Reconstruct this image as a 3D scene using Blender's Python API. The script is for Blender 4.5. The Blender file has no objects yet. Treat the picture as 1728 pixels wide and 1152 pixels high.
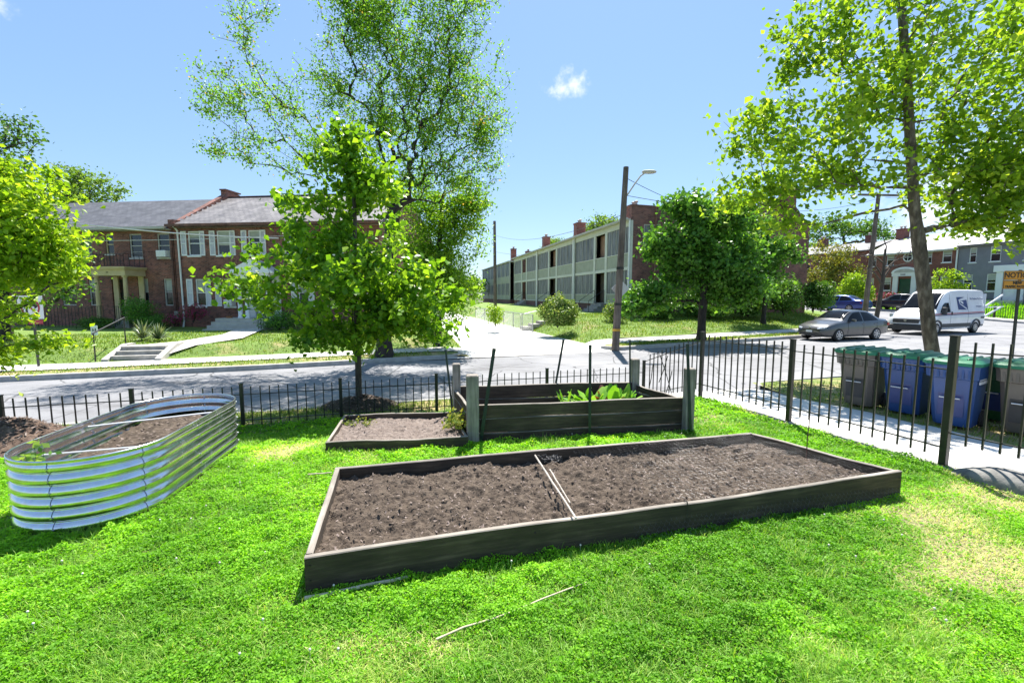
import bpy, math, random
import numpy as np
from mathutils import Vector, Matrix
R = math.radians
S = bpy.context.scene
COL = S.collection
EYE = 1.9
PITCH = R(5.78)
FOC = 770.0
CP, SP = math.cos(PITCH), math.sin(PITCH)
UD = Vector((0.955, 0.296)); VD = Vector((-0.296, 0.955))      # along the street / across it
def W(u, v): return (u*UD.x+v*VD.x, u*UD.y+v*VD.y)
def UV(x, y): return (x*UD.x+y*UD.y, x*VD.x+y*VD.y)
def ray(px, py):
    a = (px-864)/FOC; b = (576-py)/FOC
    return (a, CP+b*SP, -SP+b*CP)
def G(px, py, z):
    d = ray(px, py); t = (z-EYE)/d[2]
    return (d[0]*t, d[1]*t, z)
def D(px, py, Y):
    d = ray(px, py); t = Y/d[1]
    return (d[0]*t, Y, EYE+d[2]*t)
def sm(a, b, x):
    t = max(0.0, min(1.0, (x-a)/(b-a))); return t*t*(3-2*t)

# ---------------------------------------------------------------- noise
def _hash(ix, iy, seed):
    h = (ix.astype(np.int64)*374761393 + iy.astype(np.int64)*668265263 + seed*974711) & 0x7fffffff
    h = ((h ^ (h >> 13))*1274126177) & 0x7fffffff
    return ((h ^ (h >> 16)) & 0xffff)/65535.0
def vnoise(x, y, seed=0):
    x = np.asarray(x, float); y = np.asarray(y, float)
    ix = np.floor(x); iy = np.floor(y); fx = x-ix; fy = y-iy
    fx = fx*fx*(3-2*fx); fy = fy*fy*(3-2*fy)
    a = _hash(ix, iy, seed); b = _hash(ix+1, iy, seed); c = _hash(ix, iy+1, seed); d = _hash(ix+1, iy+1, seed)
    return (a*(1-fx)+b*fx)*(1-fy)+(c*(1-fx)+d*fx)*fy
def fbm(x, y, seed=0, octv=4):
    t = 0; amp = .5; f = 1.0
    for k in range(octv):
        t = t+amp*vnoise(np.asarray(x)*f, np.asarray(y)*f, seed+k*17); amp *= .5; f *= 2.03
    return t

# ---------------------------------------------------------------- object helpers
def tag(o, label=None, cat=None, group=None, kind=None):
    if label: o['label'] = label
    if cat: o['category'] = cat
    if group: o['group'] = group
    if kind: o['kind'] = kind
    return o
def thing(name, label, cat, loc=(0, 0, 0), rz=0, group=None):
    o = bpy.data.objects.new(name, None); COL.objects.link(o)
    o.location = loc; o.rotation_euler = (0, 0, rz); o.empty_display_size = .2
    return tag(o, label, cat, group)
def dup(root, loc=None, rz=None, label=None):
    r = root.copy(); COL.objects.link(r)
    if loc is not None: r.location = loc
    if rz is not None: r.rotation_euler = (0, 0, rz)
    if label: r['label'] = label
    for ch in list(root.children):
        c = ch.copy(); COL.objects.link(c); c.parent = r
        for g in list(ch.children):
            d = g.copy(); COL.objects.link(d); d.parent = c
    return r
def link_mesh(name, me, mats, parent=None):
    o = bpy.data.objects.new(name, me); COL.objects.link(o)
    for m in (mats if isinstance(mats, (list, tuple)) else [mats]): me.materials.append(m)
    if parent is not None: o.parent = parent
    return o
def np_mesh(name, verts, faces, mats, parent=None, attr=None, midx=None, smooth=False):
    """faces: (n,k) int array, all of one size"""
    me = bpy.data.meshes.new(name)
    n, k = faces.shape
    me.vertices.add(len(verts)); me.vertices.foreach_set('co', np.ascontiguousarray(verts, np.float32).ravel())
    me.loops.add(n*k); me.loops.foreach_set('vertex_index', np.ascontiguousarray(faces, np.int32).ravel())
    me.polygons.add(n)
    me.polygons.foreach_set('loop_start', np.arange(0, n*k, k, dtype=np.int32))
    me.polygons.foreach_set('loop_total', np.full(n, k, np.int32))
    if midx is not None: me.polygons.foreach_set('material_index', np.asarray(midx, np.int32))
    if smooth: me.polygons.foreach_set('use_smooth', np.ones(n, bool))
    me.update(calc_edges=True)
    if attr is not None:
        a = me.attributes.new('rnd', 'FLOAT', 'FACE'); a.data.foreach_set('value', np.asarray(attr, np.float32))
    return link_mesh(name, me, mats, parent)

class MB:
    def __init__(s): s.v = []; s.f = []; s.m = []
    def add(s, vs, fs, mi=0):
        b = len(s.v); s.v += [tuple(p) for p in vs]
        for f in fs: s.f.append(tuple(b+i for i in f)); s.m.append(mi)
        return s
    def box(s, a, b, mi=0):
        x0, y0, z0 = a; x1, y1, z1 = b
        return s.add([(x0,y0,z0),(x1,y0,z0),(x1,y1,z0),(x0,y1,z0),(x0,y0,z1),(x1,y0,z1),(x1,y1,z1),(x0,y1,z1)],
              [(0,3,2,1),(4,5,6,7),(0,1,5,4),(1,2,6,5),(2,3,7,6),(3,0,4,7)], mi)
    def cbox(s, a, b, c=.006, mi=0):
        """box with its vertical and top edges chamfered"""
        x0, y0, z0 = a; x1, y1, z1 = b
        def ring(d, z): return [(x0+c+d,y0+d,z),(x1-c-d,y0+d,z),(x1-d,y0+c+d,z),(x1-d,y1-c-d,z),(x1-c-d,y1-d,z),(x0+c+d,y1-d,z),(x0+d,y1-c-d,z),(x0+d,y0+c+d,z)]
        rs = [ring(0, z0), ring(0, z1-c), ring(c*.9, z1)]
        vs = sum(rs, []); fs = [tuple(range(7, -1, -1)), tuple(range(16, 24))]
        for r in range(2):
            for i in range(8):
                j = (i+1) % 8; fs.append((r*8+i, r*8+j, r*8+8+j, r*8+8+i))
        return s.add(vs, fs, mi)
    def bar(s, p, q, w, h, up=(0, 0, 1), mi=0):
        """rectangular bar from p to q; w across, h along 'up'"""
        p = Vector(p); q = Vector(q); d = (q-p).normalized(); u = Vector(up)
        side = d.cross(u)
        if side.length < 1e-4: side = d.cross(Vector((1, 0, 0)))
        side.normalize(); u = side.cross(d).normalized()
        a = side*w/2; b = u*h/2
        vs = [p-a-b, p+a-b, p+a+b, p-a+b, q-a-b, q+a-b, q+a+b, q-a+b]
        return s.add(vs, [(0,1,2,3),(7,6,5,4),(0,4,5,1),(1,5,6,2),(2,6,7,3),(3,7,4,0)], mi)
    def tube(s, pts, rad, n=8, mi=0, cap=True):
        pts = [Vector(p) for p in pts]; rads = rad if isinstance(rad, (list, tuple)) else [rad]*len(pts)
        vs = []; fs = []; prev = None
        for i, p in enumerate(pts):
            d = (pts[min(i+1, len(pts)-1)]-pts[max(i-1, 0)]).normalized()
            if prev is None:
                x = d.orthogonal().normalized()
            else:
                x = (prev-d*prev.dot(d)); x = x.normalized() if x.length > 1e-5 else d.orthogonal().normalized()
            prev = x; y = d.cross(x)
            for k in range(n):
                a = 2*math.pi*k/n; vs.append(p+(x*math.cos(a)+y*math.sin(a))*rads[i])
        for i in range(len(pts)-1):
            for k in range(n):
                j = (k+1) % n; fs.append((i*n+k, i*n+j, i*n+n+j, i*n+n+k))
        if cap:
            fs.append(tuple(range(n-1, -1, -1))); fs.append(tuple(range((len(pts)-1)*n, len(pts)*n)))
        return s.add(vs, fs, mi)
    def lathe(s, c, prof, n=16, mi=0, axis='z'):
        vs = []; fs = []; c = Vector(c)
        for r, z in prof:
            for k in range(n):
                a = 2*math.pi*k/n; q = (r*math.cos(a), r*math.sin(a), z)
                if axis == 'y': q = (q[0], q[2], q[1])
                if axis == 'x': q = (q[2], q[0], q[1])
                vs.append(c+Vector(q))
        for i in range(len(prof)-1):
            for k in range(n):
                j = (k+1) % n; fs.append((i*n+k, i*n+j, i*n+n+j, i*n+n+k))
        fs.append(tuple(range(n-1, -1, -1))); fs.append(tuple(range((len(prof)-1)*n, len(prof)*n)))
        return s.add(vs, fs, mi)
    def prism(s, poly, axis, a, b, mi=0):
        """poly of 2-D points extruded along axis from a to b"""
        def P(p, t):
            return {'x': (t, p[0], p[1]), 'y': (p[0], t, p[1]), 'z': (p[0], p[1], t)}[axis]
        n = len(poly); vs = [P(p, a) for p in poly]+[P(p, b) for p in poly]
        fs = [tuple(range(n-1, -1, -1)), tuple(range(n, 2*n))]+[(i, (i+1) % n, n+(i+1) % n, n+i) for i in range(n)]
        return s.add(vs, fs, mi)
    def build(s, name, mats, parent=None, smooth=None, fix=True):
        me = bpy.data.meshes.new(name); me.from_pydata(s.v, [], s.f)
        me.polygons.foreach_set('material_index', s.m)
        if fix:
            import bmesh
            bm = bmesh.new(); bm.from_mesh(me); bmesh.ops.recalc_face_normals(bm, faces=bm.faces); bm.to_mesh(me); bm.free()
        if smooth is not None:
            me.polygons.foreach_set('use_smooth', [True]*len(me.polygons)); me.set_sharp_from_angle(angle=R(smooth))
        me.update()
        return link_mesh(name, me, mats, parent)

def text_mesh(name, txt, size, mat, parent, origin, xdir, updir, depth=.004, align='LEFT', bold=0.0, shear=0):
    cu = bpy.data.curves.new(name, 'FONT'); cu.body = txt; cu.size = size; cu.align_x = align; cu.align_y = 'CENTER'
    cu.extrude = depth/2; cu.offset = bold; cu.shear = shear; cu.resolution_u = 3
    t = bpy.data.objects.new(name, cu); COL.objects.link(t)
    dg = bpy.context.evaluated_depsgraph_get(); me = bpy.data.meshes.new_from_object(t.evaluated_get(dg))
    bpy.data.objects.remove(t); bpy.data.curves.remove(cu)
    x = Vector(xdir).normalized(); u = Vector(updir).normalized(); n = x.cross(u)
    M = Matrix((x, u, n)).transposed().to_4x4(); M.translation = Vector(origin)
    me.transform(M); me.name = name; me.materials.clear()
    return link_mesh(name, me, mat, parent)

# ---------------------------------------------------------------- materials
class NT:
    def __init__(s, name):
        s.mat = bpy.data.materials.new(name); s.mat.use_nodes = True
        s.t = s.mat.node_tree; s.b = s.t.nodes['Principled BSDF']; s.out = s.t.nodes['Material Output']
    def n(s, typ, **kw):
        x = s.t.nodes.new(typ)
        for k, v in kw.items():
            if k in x.inputs.keys() if hasattr(x.inputs, 'keys') else False: x.inputs[k].default_value = v
            else: setattr(x, k, v)
        return x
    def l(s, a, b): s.t.links.new(a, b)
    def coord(s, kind='Object', scale=(1, 1, 1)):
        tc = s.n('ShaderNodeTexCoord'); mp = s.n('ShaderNodeMapping'); mp.inputs['Scale'].default_value = scale
        s.l(tc.outputs[kind], mp.inputs['Vector']); return mp.outputs['Vector']
    def noise(s, vec, scale, detail=5, rough=.6):
        x = s.n('ShaderNodeTexNoise'); x.inputs['Scale'].default_value = scale; x.inputs['Detail'].default_value = detail
        x.inputs['Roughness'].default_value = rough; s.l(vec, x.inputs['Vector']); return x.outputs['Fac']
    def ramp(s, fac, stops):
        x = s.n('ShaderNodeValToRGB'); e = x.color_ramp.elements
        while len(e) < len(stops): e.new(.5)
        for i, (p, c) in enumerate(stops): e[i].position = p; e[i].color = (*c, 1)
        s.l(fac, x.inputs['Fac']); return x.outputs['Color']
    def mix(s, fac, a, b, mode='MIX'):
        x = s.n('ShaderNodeMix'); x.data_type = 'RGBA'; x.blend_type = mode
        for sock, val in ((x.inputs[0], fac), (x.inputs[6], a), (x.inputs[7], b)):
            if isinstance(val, (int, float)): sock.default_value = val
            elif isinstance(val, tuple): sock.default_value = (*val, 1)
            else: s.l(val, sock)
        return x.outputs[2]
    def math(s, op, a, b=None):
        x = s.n('ShaderNodeMath'); x.operation = op
        for i, val in enumerate((a, b)):
            if val is None: continue
            if isinstance(val, (int, float)): x.inputs[i].default_value = val
            else: s.l(val, x.inputs[i])
        return x.outputs[0]
    def base(s, c):
        if isinstance(c, tuple): s.b.inputs['Base Color'].default_value = (*c, 1)
        else: s.l(c, s.b.inputs['Base Color'])
    def bump(s, h, strength=.3, dist=.01):
        x = s.n('ShaderNodeBump'); x.inputs['Strength'].default_value = strength; x.inputs['Distance'].default_value = dist
        s.l(h, x.inputs['Height']); s.l(x.outputs['Normal'], s.b.inputs['Normal'])
    def set(s, rough=.6, metal=0, spec=None):
        s.b.inputs['Roughness'].default_value = rough; s.b.inputs['Metallic'].default_value = metal
        if spec is not None: s.b.inputs['Specular IOR Level'].default_value = spec
        return s.mat

def m_noise(name, c1, c2, scale=4, rough=.7, bump=0, metal=0, stretch=(1, 1, 1), detail=6, lo=.3, hi=.7, spec=None, c3=None, dist=.01):
    t = NT(name); v = t.coord('Object', stretch); f = t.noise(v, scale, detail)
    st = [(lo, c1), (hi, c2)] if c3 is None else [(lo, c1), ((lo+hi)/2, c2), (hi, c3)]
    t.base(t.ramp(f, st))
    if bump: t.bump(t.noise(v, scale*4, 4), bump, dist)
    return t.set(rough, metal, spec)
def m_brick(name, c1, c2, mortar, dark, rot=False):
    t = NT(name); tc = t.n('ShaderNodeTexCoord'); sp = t.n('ShaderNodeSeparateXYZ'); t.l(tc.outputs['Object'], sp.inputs[0])
    cb = t.n('ShaderNodeCombineXYZ'); t.l(t.math('ADD', sp.outputs[0], sp.outputs[1]), cb.inputs[0]); t.l(sp.outputs[2], cb.inputs[1])
    b = t.n('ShaderNodeTexBrick'); t.l(cb.outputs[0], b.inputs['Vector'])
    b.inputs['Color1'].default_value = (*c1, 1); b.inputs['Color2'].default_value = (*c2, 1); b.inputs['Mortar'].default_value = (*mortar, 1)
    b.inputs['Scale'].default_value = 1; b.inputs['Mortar Size'].default_value = .007; b.inputs['Brick Width'].default_value = .215
    b.inputs['Row Height'].default_value = .075; b.inputs['Bias'].default_value = -.1
    vo = t.n('ShaderNodeTexVoronoi'); vo.inputs['Scale'].default_value = 7; t.l(cb.outputs[0], vo.inputs['Vector'])
    blot = t.ramp(t.noise(cb.outputs[0], .8, 5), [(.35, (.62, .6, .6)), (.7, (1.15, 1.1, 1.08))])
    c = t.mix(1.0, b.outputs['Color'], blot, 'MULTIPLY')
    c = t.mix(t.math('MULTIPLY', t.math('LESS_THAN', vo.outputs['Color'], .16), .55), c, dark)
    t.base(c); t.bump(b.outputs['Fac'], -.4, .01)
    return t.set(.85)
def m_rows(name, c1, c2, mortar, w, h, dims, gap=.012, blotch=(.6, 1.2), rough=.8, bump=.5, bias=0.0):
    """tiles, slates, paving: dims picks the two object axes"""
    t = NT(name); tc = t.n('ShaderNodeTexCoord'); sp = t.n('ShaderNodeSeparateXYZ'); t.l(tc.outputs['Object'], sp.inputs[0])
    cb = t.n('ShaderNodeCombineXYZ'); t.l(sp.outputs[dims[0]], cb.inputs[0]); t.l(sp.outputs[dims[1]], cb.inputs[1])
    b = t.n('ShaderNodeTexBrick'); t.l(cb.outputs[0], b.inputs['Vector'])
    b.inputs['Color1'].default_value = (*c1, 1); b.inputs['Color2'].default_value = (*c2, 1); b.inputs['Mortar'].default_value = (*mortar, 1)
    b.inputs['Scale'].default_value = 1; b.inputs['Mortar Size'].default_value = gap; b.inputs['Brick Width'].default_value = w
    b.inputs['Row Height'].default_value = h; b.inputs['Bias'].default_value = bias
    bl = t.ramp(t.noise(cb.outputs[0], 1.3, 6), [(.3, (blotch[0],)*3), (.7, (blotch[1],)*3)])
    t.base(t.mix(1.0, b.outputs['Color'], bl, 'MULTIPLY')); t.bump(b.outputs['Fac'], -bump, .015)
    return t.set(rough)
def m_leaf(name, stops, trans=.45, rough=.45, tint=(1.25, 1.15, .5)):
    """leaf: colour picked per leaf from the 'rnd' attribute, lets light through"""
    t = NT(name); a = t.n('ShaderNodeAttribute'); a.attribute_name = 'rnd'
    c = t.ramp(a.outputs['Fac'], stops)
    t.base(c); t.set(rough, 0, .35)
    tr = t.n('ShaderNodeBsdfTranslucent'); t.l(t.mix(1.0, c, tint, 'MULTIPLY'), tr.inputs['Color'])
    mx = t.n('ShaderNodeMixShader'); mx.inputs[0].default_value = trans
    t.l(t.b.outputs[0], mx.inputs[1]); t.l(tr.outputs[0], mx.inputs[2]); t.l(mx.outputs[0], t.out.inputs['Surface'])
    return t.mat
def m_wood(name, c1, c2, c3, axis_scale, rough=.8):
    """weathered board: grain stretched along the board"""
    t = NT(name); v = t.coord('Object', axis_scale); f = t.noise(v, 3, 8, .65)
    g = t.noise(t.coord('Object'), 1.7, 4)
    c = t.ramp(f, [(.28, c1), (.5, c2), (.72, c3)])
    c = t.mix(1.0, c, t.ramp(g, [(.3, (.55, .55, .55)), (.7, (1.25, 1.25, 1.25))]), 'MULTIPLY')
    t.base(c); t.bump(f, .5, .006)
    return t.set(rough)

M = {}
M['brick'] = m_brick('brick_red', (.29, .10, .066), (.12, .042, .032), (.30, .23, .20), (.05, .022, .02))
M['brick_dark'] = m_brick('brick_brown', (.23, .092, .066), (.11, .05, .04), (.22, .165, .15), (.05, .022, .02))
M['brick_rose'] = m_brick('brick_rose', (.26, .085, .058), (.19, .06, .045), (.24, .17, .15), (.09, .035, .03))
M['slate'] = m_rows('slate_grey', (.115, .115, .125), (.075, .075, .085), (.03, .03, .035), .35, .19, (0, 1), .01, (.65, 1.3), .6)
M['slate_light'] = m_rows('slate_pale', (.24, .22, .21), (.17, .155, .155), (.05, .045, .045), .33, .2, (0, 1), .012, (.55, 1.35), .55)
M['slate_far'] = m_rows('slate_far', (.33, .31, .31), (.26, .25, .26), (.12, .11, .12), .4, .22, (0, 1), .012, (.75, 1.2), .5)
M['white'] = m_noise('white_paint', (.70, .70, .70), (.82, .82, .81), 3, .45, .05)
M['white_clean'] = m_noise('white_gloss_paint', (.76, .77, .79), (.80, .81, .83), 1.2, .25)
M['tan'] = m_noise('tan_paint', (.46, .36, .19), (.56, .45, .26), 3, .6, .05)
M['celadon'] = m_noise('celadon_paint', (.255, .265, .20), (.335, .345, .265), 1.6, .6, .04)
M['cream'] = m_noise('cream_trim_paint', (.47, .47, .40), (.57, .57, .50), 2.0, .55, .04)
M['stone'] = m_noise('limestone', (.38, .36, .33), (.5, .48, .44), 3, .8, .1)
M['greystucco'] = m_noise('grey_painted_brick', (.17, .17, .20), (.22, .22, .25), 1.2, .75, .2)
M['greybrick2'] = m_noise('dark_grey_base', (.11, .11, .13), (.15, .15, .17), 2, .8, .2)
M['concrete'] = m_noise('pale_concrete', (.46, .44, .41), (.60, .58, .54), 2.2, .85, .25, detail=9)
M['concrete_old'] = m_noise('old_concrete', (.22, .21, .19), (.40, .38, .35), 5, .9, .5, detail=9)
M['blk'] = m_noise('black_iron_paint', (.008, .008, .009), (.02, .019, .018), 9, .38, .1)
M['rust_blk'] = m_noise('bronze_black_steel', (.012, .010, .010), (.035, .028, .026), 6, .42, .1)
M['tpost'] = m_noise('dark_green_steel', (.008, .022, .018), (.016, .036, .03), 8, .45)
M['wood_grey'] = m_wood('weathered_post_wood', (.14, .12, .098), (.30, .262, .222), (.42, .375, .325), (9, 9, .8))
M['board'] = m_wood('dark_weathered_board', (.028, .018, .010), (.060, .041, .025), (.125, .09, .058), (.8, 9, 9))
M['board_top'] = m_wood('pale_board_top', (.15, .125, .10), (.25, .22, .185), (.36, .325, .28), (.9, 10, 10))  # paler wood colour for the top edges of the boards
M['pole'] = m_wood('utility_pole_wood', (.07, .055, .045), (.14, .11, .09), (.22, .18, .155), (6, 6, .25))
M['bark'] = m_noise('bark_brown', (.035, .028, .022), (.11, .09, .07), 5, .9, .8, stretch=(2.2, 2.2, .5), detail=8, dist=.03)
M['bark_dark'] = m_noise('bark_dark', (.018, .014, .012), (.05, .04, .035), 5, .9, .8, stretch=(2, 2, .5), detail=8, dist=.03)
M['bark_plane'] = m_noise('bark_mottled', (.045, .034, .026), (.115, .09, .07), 5.5, .85, .9, stretch=(1.6, 1.6, .6), detail=9, dist=.03, c3=(.25, .21, .17))
M['soil'] = m_noise('garden_soil', (.034, .023, .015), (.074, .053, .037), 16, .95, .8, detail=10, c3=(.128, .097, .071), dist=.02)
M['chip'] = m_noise('pale_wood_chip', (.14, .10, .085), (.30, .24, .21), 30, .85)
M['mulch'] = m_noise('brown_mulch', (.045, .026, .018), (.11, .07, .05), 12, .95, .9, detail=10, c3=(.22, .15, .11), dist=.03)
M['soil_pale'] = m_noise('dry_pale_soil', (.10, .075, .062), (.17, .132, .112), 14, .95, .8, detail=10, c3=(.24, .195, .17), dist=.02)
M['glass'] = None
def m_glass(name, c, rough=.06, spec=.6):
    t = NT(name); v = t.coord('Object'); t.base(t.ramp(t.noise(v, 1.4, 3), [(.3, tuple(x*.6 for x in c)), (.7, tuple(x*1.4 for x in c))])); return t.set(rough, 0, spec)
M['glass'] = m_glass('window_glass', (.016, .018, .022))
M['glass_car'] = m_glass('car_glass', (.006, .007, .009), .05, .18)
M['shade'] = m_noise('window_blind', (.34, .35, .31), (.44, .45, .40), 3, .7)
M['screen'] = m_noise('porch_screen', (.04, .04, .045), (.20, .20, .21), 2.2, .55, stretch=(3, 3, .35), lo=.35, hi=.62)
M['dark'] = m_noise('dark_recess', (.022, .018, .016), (.045, .038, .034), 2, .7)
M['porch_in'] = m_noise('porch_back_wall', (.24, .14, .09), (.34, .21, .14), 1.5, .8)
M['steel'] = None
# ---------------------------------------------------------------- more materials
def _steel():
    t = NT('galvanised_steel'); v = t.coord('Object', (1, 1, 1))
    f = t.noise(v, 6, 5); vo = t.n('ShaderNodeTexVoronoi'); vo.inputs['Scale'].default_value = 45; t.l(v, vo.inputs['Vector'])
    c = t.mix(.25, t.ramp(f, [(.3, (.64, .65, .67)), (.7, (.82, .83, .85))]), vo.outputs['Color'], 'SOFT_LIGHT')
    t.base(c); t.l(t.ramp(f, [(.3, (.17,)*3), (.75, (.30,)*3)]), t.b.inputs['Roughness'])
    t.b.inputs['Metallic'].default_value = 1.0
    t.bump(t.noise(v, 9, 3), .05, .01)
    return t.mat
M['steel'] = _steel()
M['chrome'] = m_noise('bright_metal', (.5, .5, .52), (.7, .7, .72), 8, .3, 0, 1.0)
def _asphalt():
    t = NT('worn_asphalt'); v = t.coord('Object')
    big = t.ramp(t.noise(v, .35, 6), [(.3, (.165, .165, .175)), (.7, (.26, .26, .27))])
    st = t.ramp(t.noise(t.coord('Object', (.5, 1.6, 1)), .9, 7, .7), [(.52, (1, 1, 1)), (.68, (.62, .61, .6))]); big = t.mix(1.0, big, st, 'MULTIPLY')
    fine = t.ramp(t.noise(v, 60, 4, .8), [(.3, (.72,)*3), (.7, (1.22,)*3)])
    c = t.mix(1.0, big, fine, 'MULTIPLY')
    # cracks and tar patches
    vo = t.n('ShaderNodeTexVoronoi'); vo.feature = 'DISTANCE_TO_EDGE'; vo.inputs['Scale'].default_value = .33
    nv = t.n('ShaderNodeTexNoise'); nv.inputs['Scale'].default_value = 1.1; nv.inputs['Detail'].default_value = 6; t.l(v, nv.inputs['Vector'])
    t.l(t.mix(.35, v, nv.outputs['Color'], 'ADD'), vo.inputs['Vector'])
    crack = t.math('LESS_THAN', vo.outputs['Distance'], .006)
    c = t.mix(t.math('MULTIPLY', crack, .75), c, (.05, .05, .052))
    t.base(c); t.bump(t.noise(v, 90, 3), .35, .006)
    return t.set(.85)
M['asphalt'] = _asphalt()
def _walk(name, joint, c1, c2, ang=0.0):
    t = NT(name); v = t.coord('Object')
    c = t.ramp(t.noise(v, .8, 9, .65), [(.3, c1), (.7, c2)])
    c = t.mix(1.0, c, t.ramp(t.noise(v, .45, 8, .75), [(.5, (1, 1, 1)), (.66, (.74, .72, .69))]), 'MULTIPLY')
    fine = t.ramp(t.noise(v, 70, 3, .8), [(.3, (.86,)*3), (.7, (1.1,)*3)])
    c = t.mix(1.0, c, fine, 'MULTIPLY')
    if joint:
        tc = t.n('ShaderNodeTexCoord'); mp = t.n('ShaderNodeMapping'); mp.inputs['Rotation'].default_value = (0, 0, -ang)
        t.l(tc.outputs['Object'], mp.inputs['Vector'])
        b = t.n('ShaderNodeTexBrick'); b.offset = 0; t.l(mp.outputs['Vector'], b.inputs['Vector']); b.inputs['Scale'].default_value = 1
        b.inputs['Brick Width'].default_value = joint; b.inputs['Row Height'].default_value = joint; b.inputs['Mortar Size'].default_value = .012
        c = t.mix(t.math('MULTIPLY', b.outputs['Fac'], .6), c, (.16, .15, .13))
    t.base(c); t.bump(t.noise(v, 40, 5), .25, .006)
    return t.set(.88)
ANG = math.atan2(UD.y, UD.x)
M['walk'] = _walk('sidewalk_concrete', 1.35, (.50, .48, .45), (.62, .60, .56), ANG)
M['alley'] = _walk('alley_concrete', 4.6, (.58, .56, .53), (.70, .68, .65), ANG)
M['kerb'] = m_noise('kerb_stone', (.26, .25, .235), (.44, .42, .40), 4, .85, .4, detail=8)
def _lawn(name, g1, g2, straw, amt, sc=1.0):
    t = NT(name); v = t.coord('Object')
    c = t.ramp(t.noise(v, 2.2*sc, 8, .7), [(.3, g1), (.7, g2)])
    s = t.ramp(t.noise(v, .55*sc, 7, .7), [(amt, (0, 0, 0)), (amt+.16, (1, 1, 1))])
    c = t.mix(s, c, straw)
    if name == 'lawn_thatch':
        a = t.n('ShaderNodeAttribute'); a.attribute_name = 'dry'; c = t.mix(a.outputs['Fac'], c, (.27, .23, .115))
    fine = t.ramp(t.noise(v, 38, 4, .85), [(.3, (.45,)*3), (.7, (1.5,)*3)])
    t.base(t.mix(1.0, c, fine, 'MULTIPLY')); t.bump(t.noise(v, 30, 4), .9, .05)
    return t.set(.9)
M['lawn'] = _lawn('lawn_thatch', (.055, .10, .013), (.10, .17, .022), (.26, .21, .10), .56)
M['lawn_far'] = _lawn('lawn_grass_far', (.11, .19, .025), (.17, .27, .04), (.36, .29, .13), .54)
M['verge'] = _lawn('verge_grass', (.12, .18, .03), (.20, .26, .05), (.42, .33, .16), .44, 1.6)
M['earth'] = m_noise('far_ground', (.05, .07, .02), (.09, .11, .035), .4, .95)

# ---------------------------------------------------------------- levels
def zroad(u, v=14.0):
    return -.5+.17*sm(2, 24, u)+(.06*max(0, v-20) if u > 38 else .06*max(0, v-20)*sm(34, 38, u))
def voff(u):
    return -1.15+1.15*max(0.0, min(1.0, (u+9)/11.0))
def kfar(u):
    pts = [(-80, 16.2), (-12, 16.3), (-4, 16.5), (0, 16.95), (2.6, 17.2), (10, 17.35), (16, 17.8), (22, 18.5), (30, 19.9), (36, 21.0), (90, 30)]
    for (a, p), (b, q) in zip(pts, pts[1:]):
        if a <= u <= b: return p+(q-p)*(u-a)/(b-a)
    return 17
def knear(u):
    pts = [(-80, 10.0), (3.6, 10.0), (7.0, 9.3), (18, 9.1), (90, 9.1)]
    for (a, p), (b, q) in zip(pts, pts[1:]):
        if a <= u <= b: return p+(q-p)*(u-a)/(b-a)
    return 10
def strip(name, rows, mat, kind='structure', smooth=True, jig=0, seed=0):
    """rows: lists of equal length of (x,y,z): a ruled sheet"""
    n = len(rows[0]); vs = np.array([p for r in rows for p in r], float); fs = []
    if jig:
        vs[:, 2] += (fbm(vs[:, 0]*1.1, vs[:, 1]*1.1, seed)-.5)*jig
    for i in range(len(rows)-1):
        for k in range(n-1): fs.append((i*n+k, i*n+k+1, i*n+n+k+1, i*n+n+k))
    o = np_mesh(name, vs, np.array(fs), mat, smooth=smooth)
    return tag(o, kind=kind) if kind else o
def lin(a, b, n): return [a+(b-a)*i/(n-1) for i in range(n)]

# far ground, one sheet out to the horizon
g = MB(); g.add([(-900, -300, -.68), (900, -300, -.68), (900, 1500, -.68), (-900, 1500, -.68)], [(0, 1, 2, 3)])
tag(g.build('ground', M['earth'], fix=False), kind='structure')

# road: main street then the cross street at the right
us = lin(-70, 37, 108)
rows = []
for k in range(9):
    r = []
    for u in us:
        v = knear(u)-.02+(kfar(u)+.04-knear(u))*k/8
        z = zroad(u, 14)+.05*(1-abs(k-4)/4)-.03
        r.append((*W(u, v), z))
    rows.append(r)
strip('road', rows, M['asphalt'])
us2 = lin(37, 47.5, 8); vs2 = lin(-30, 90, 121)
strip('cross_road', [[(*W(u, v), (zroad(u, v)-.03+.004)) for u in us2] for v in vs2], M['asphalt'])

# ------- kerbs (a stone strip with a real step)
def kerb(name, pts, inward, zf, w=.16, h=.13):
    """pts (u,v) along the kerb; inward: +1 the land lies at larger v"""
    vs = []; fs = []
    for i, (u, v) in enumerate(pts):
        a = pts[max(i-1, 0)]; b = pts[min(i+1, len(pts)-1)]
        d = Vector((b[0]-a[0], b[1]-a[1])).normalized(); n = Vector((-d.y, d.x))*inward
        z = zf(u, v); o = (u+n.x*w, v+n.y*w)
        for (q, zz) in (((u, v), z-.12), ((u, v), z+h-.02), ((u+n.x*.02, v+n.y*.02), z+h), (o, z+h), (o, z-.12)):
            vs.append((*W(*q), zz))
    for i in range(len(pts)-1):
        for k in range(4): fs.append((i*5+k, i*5+k+1, i*5+k+6, i*5+k+5))
    return tag(np_mesh(name, np.array(vs), np.array(fs), M['kerb']), kind='structure')
def al_l(v): return (.086*v+2.36)/1.02            # alley's left and right edges (u at v)
def al_r(v): return 9.44+.0095*v
kl = [(u, kfar(u)) for u in lin(-70, 2.6, 60)]+[(2.6+.9*math.sin(a), 17.2+.9*(1-math.cos(a))) for a in lin(.15, 1.4, 8)]
kerb('kerb', kl, 1, zroad)
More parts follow.
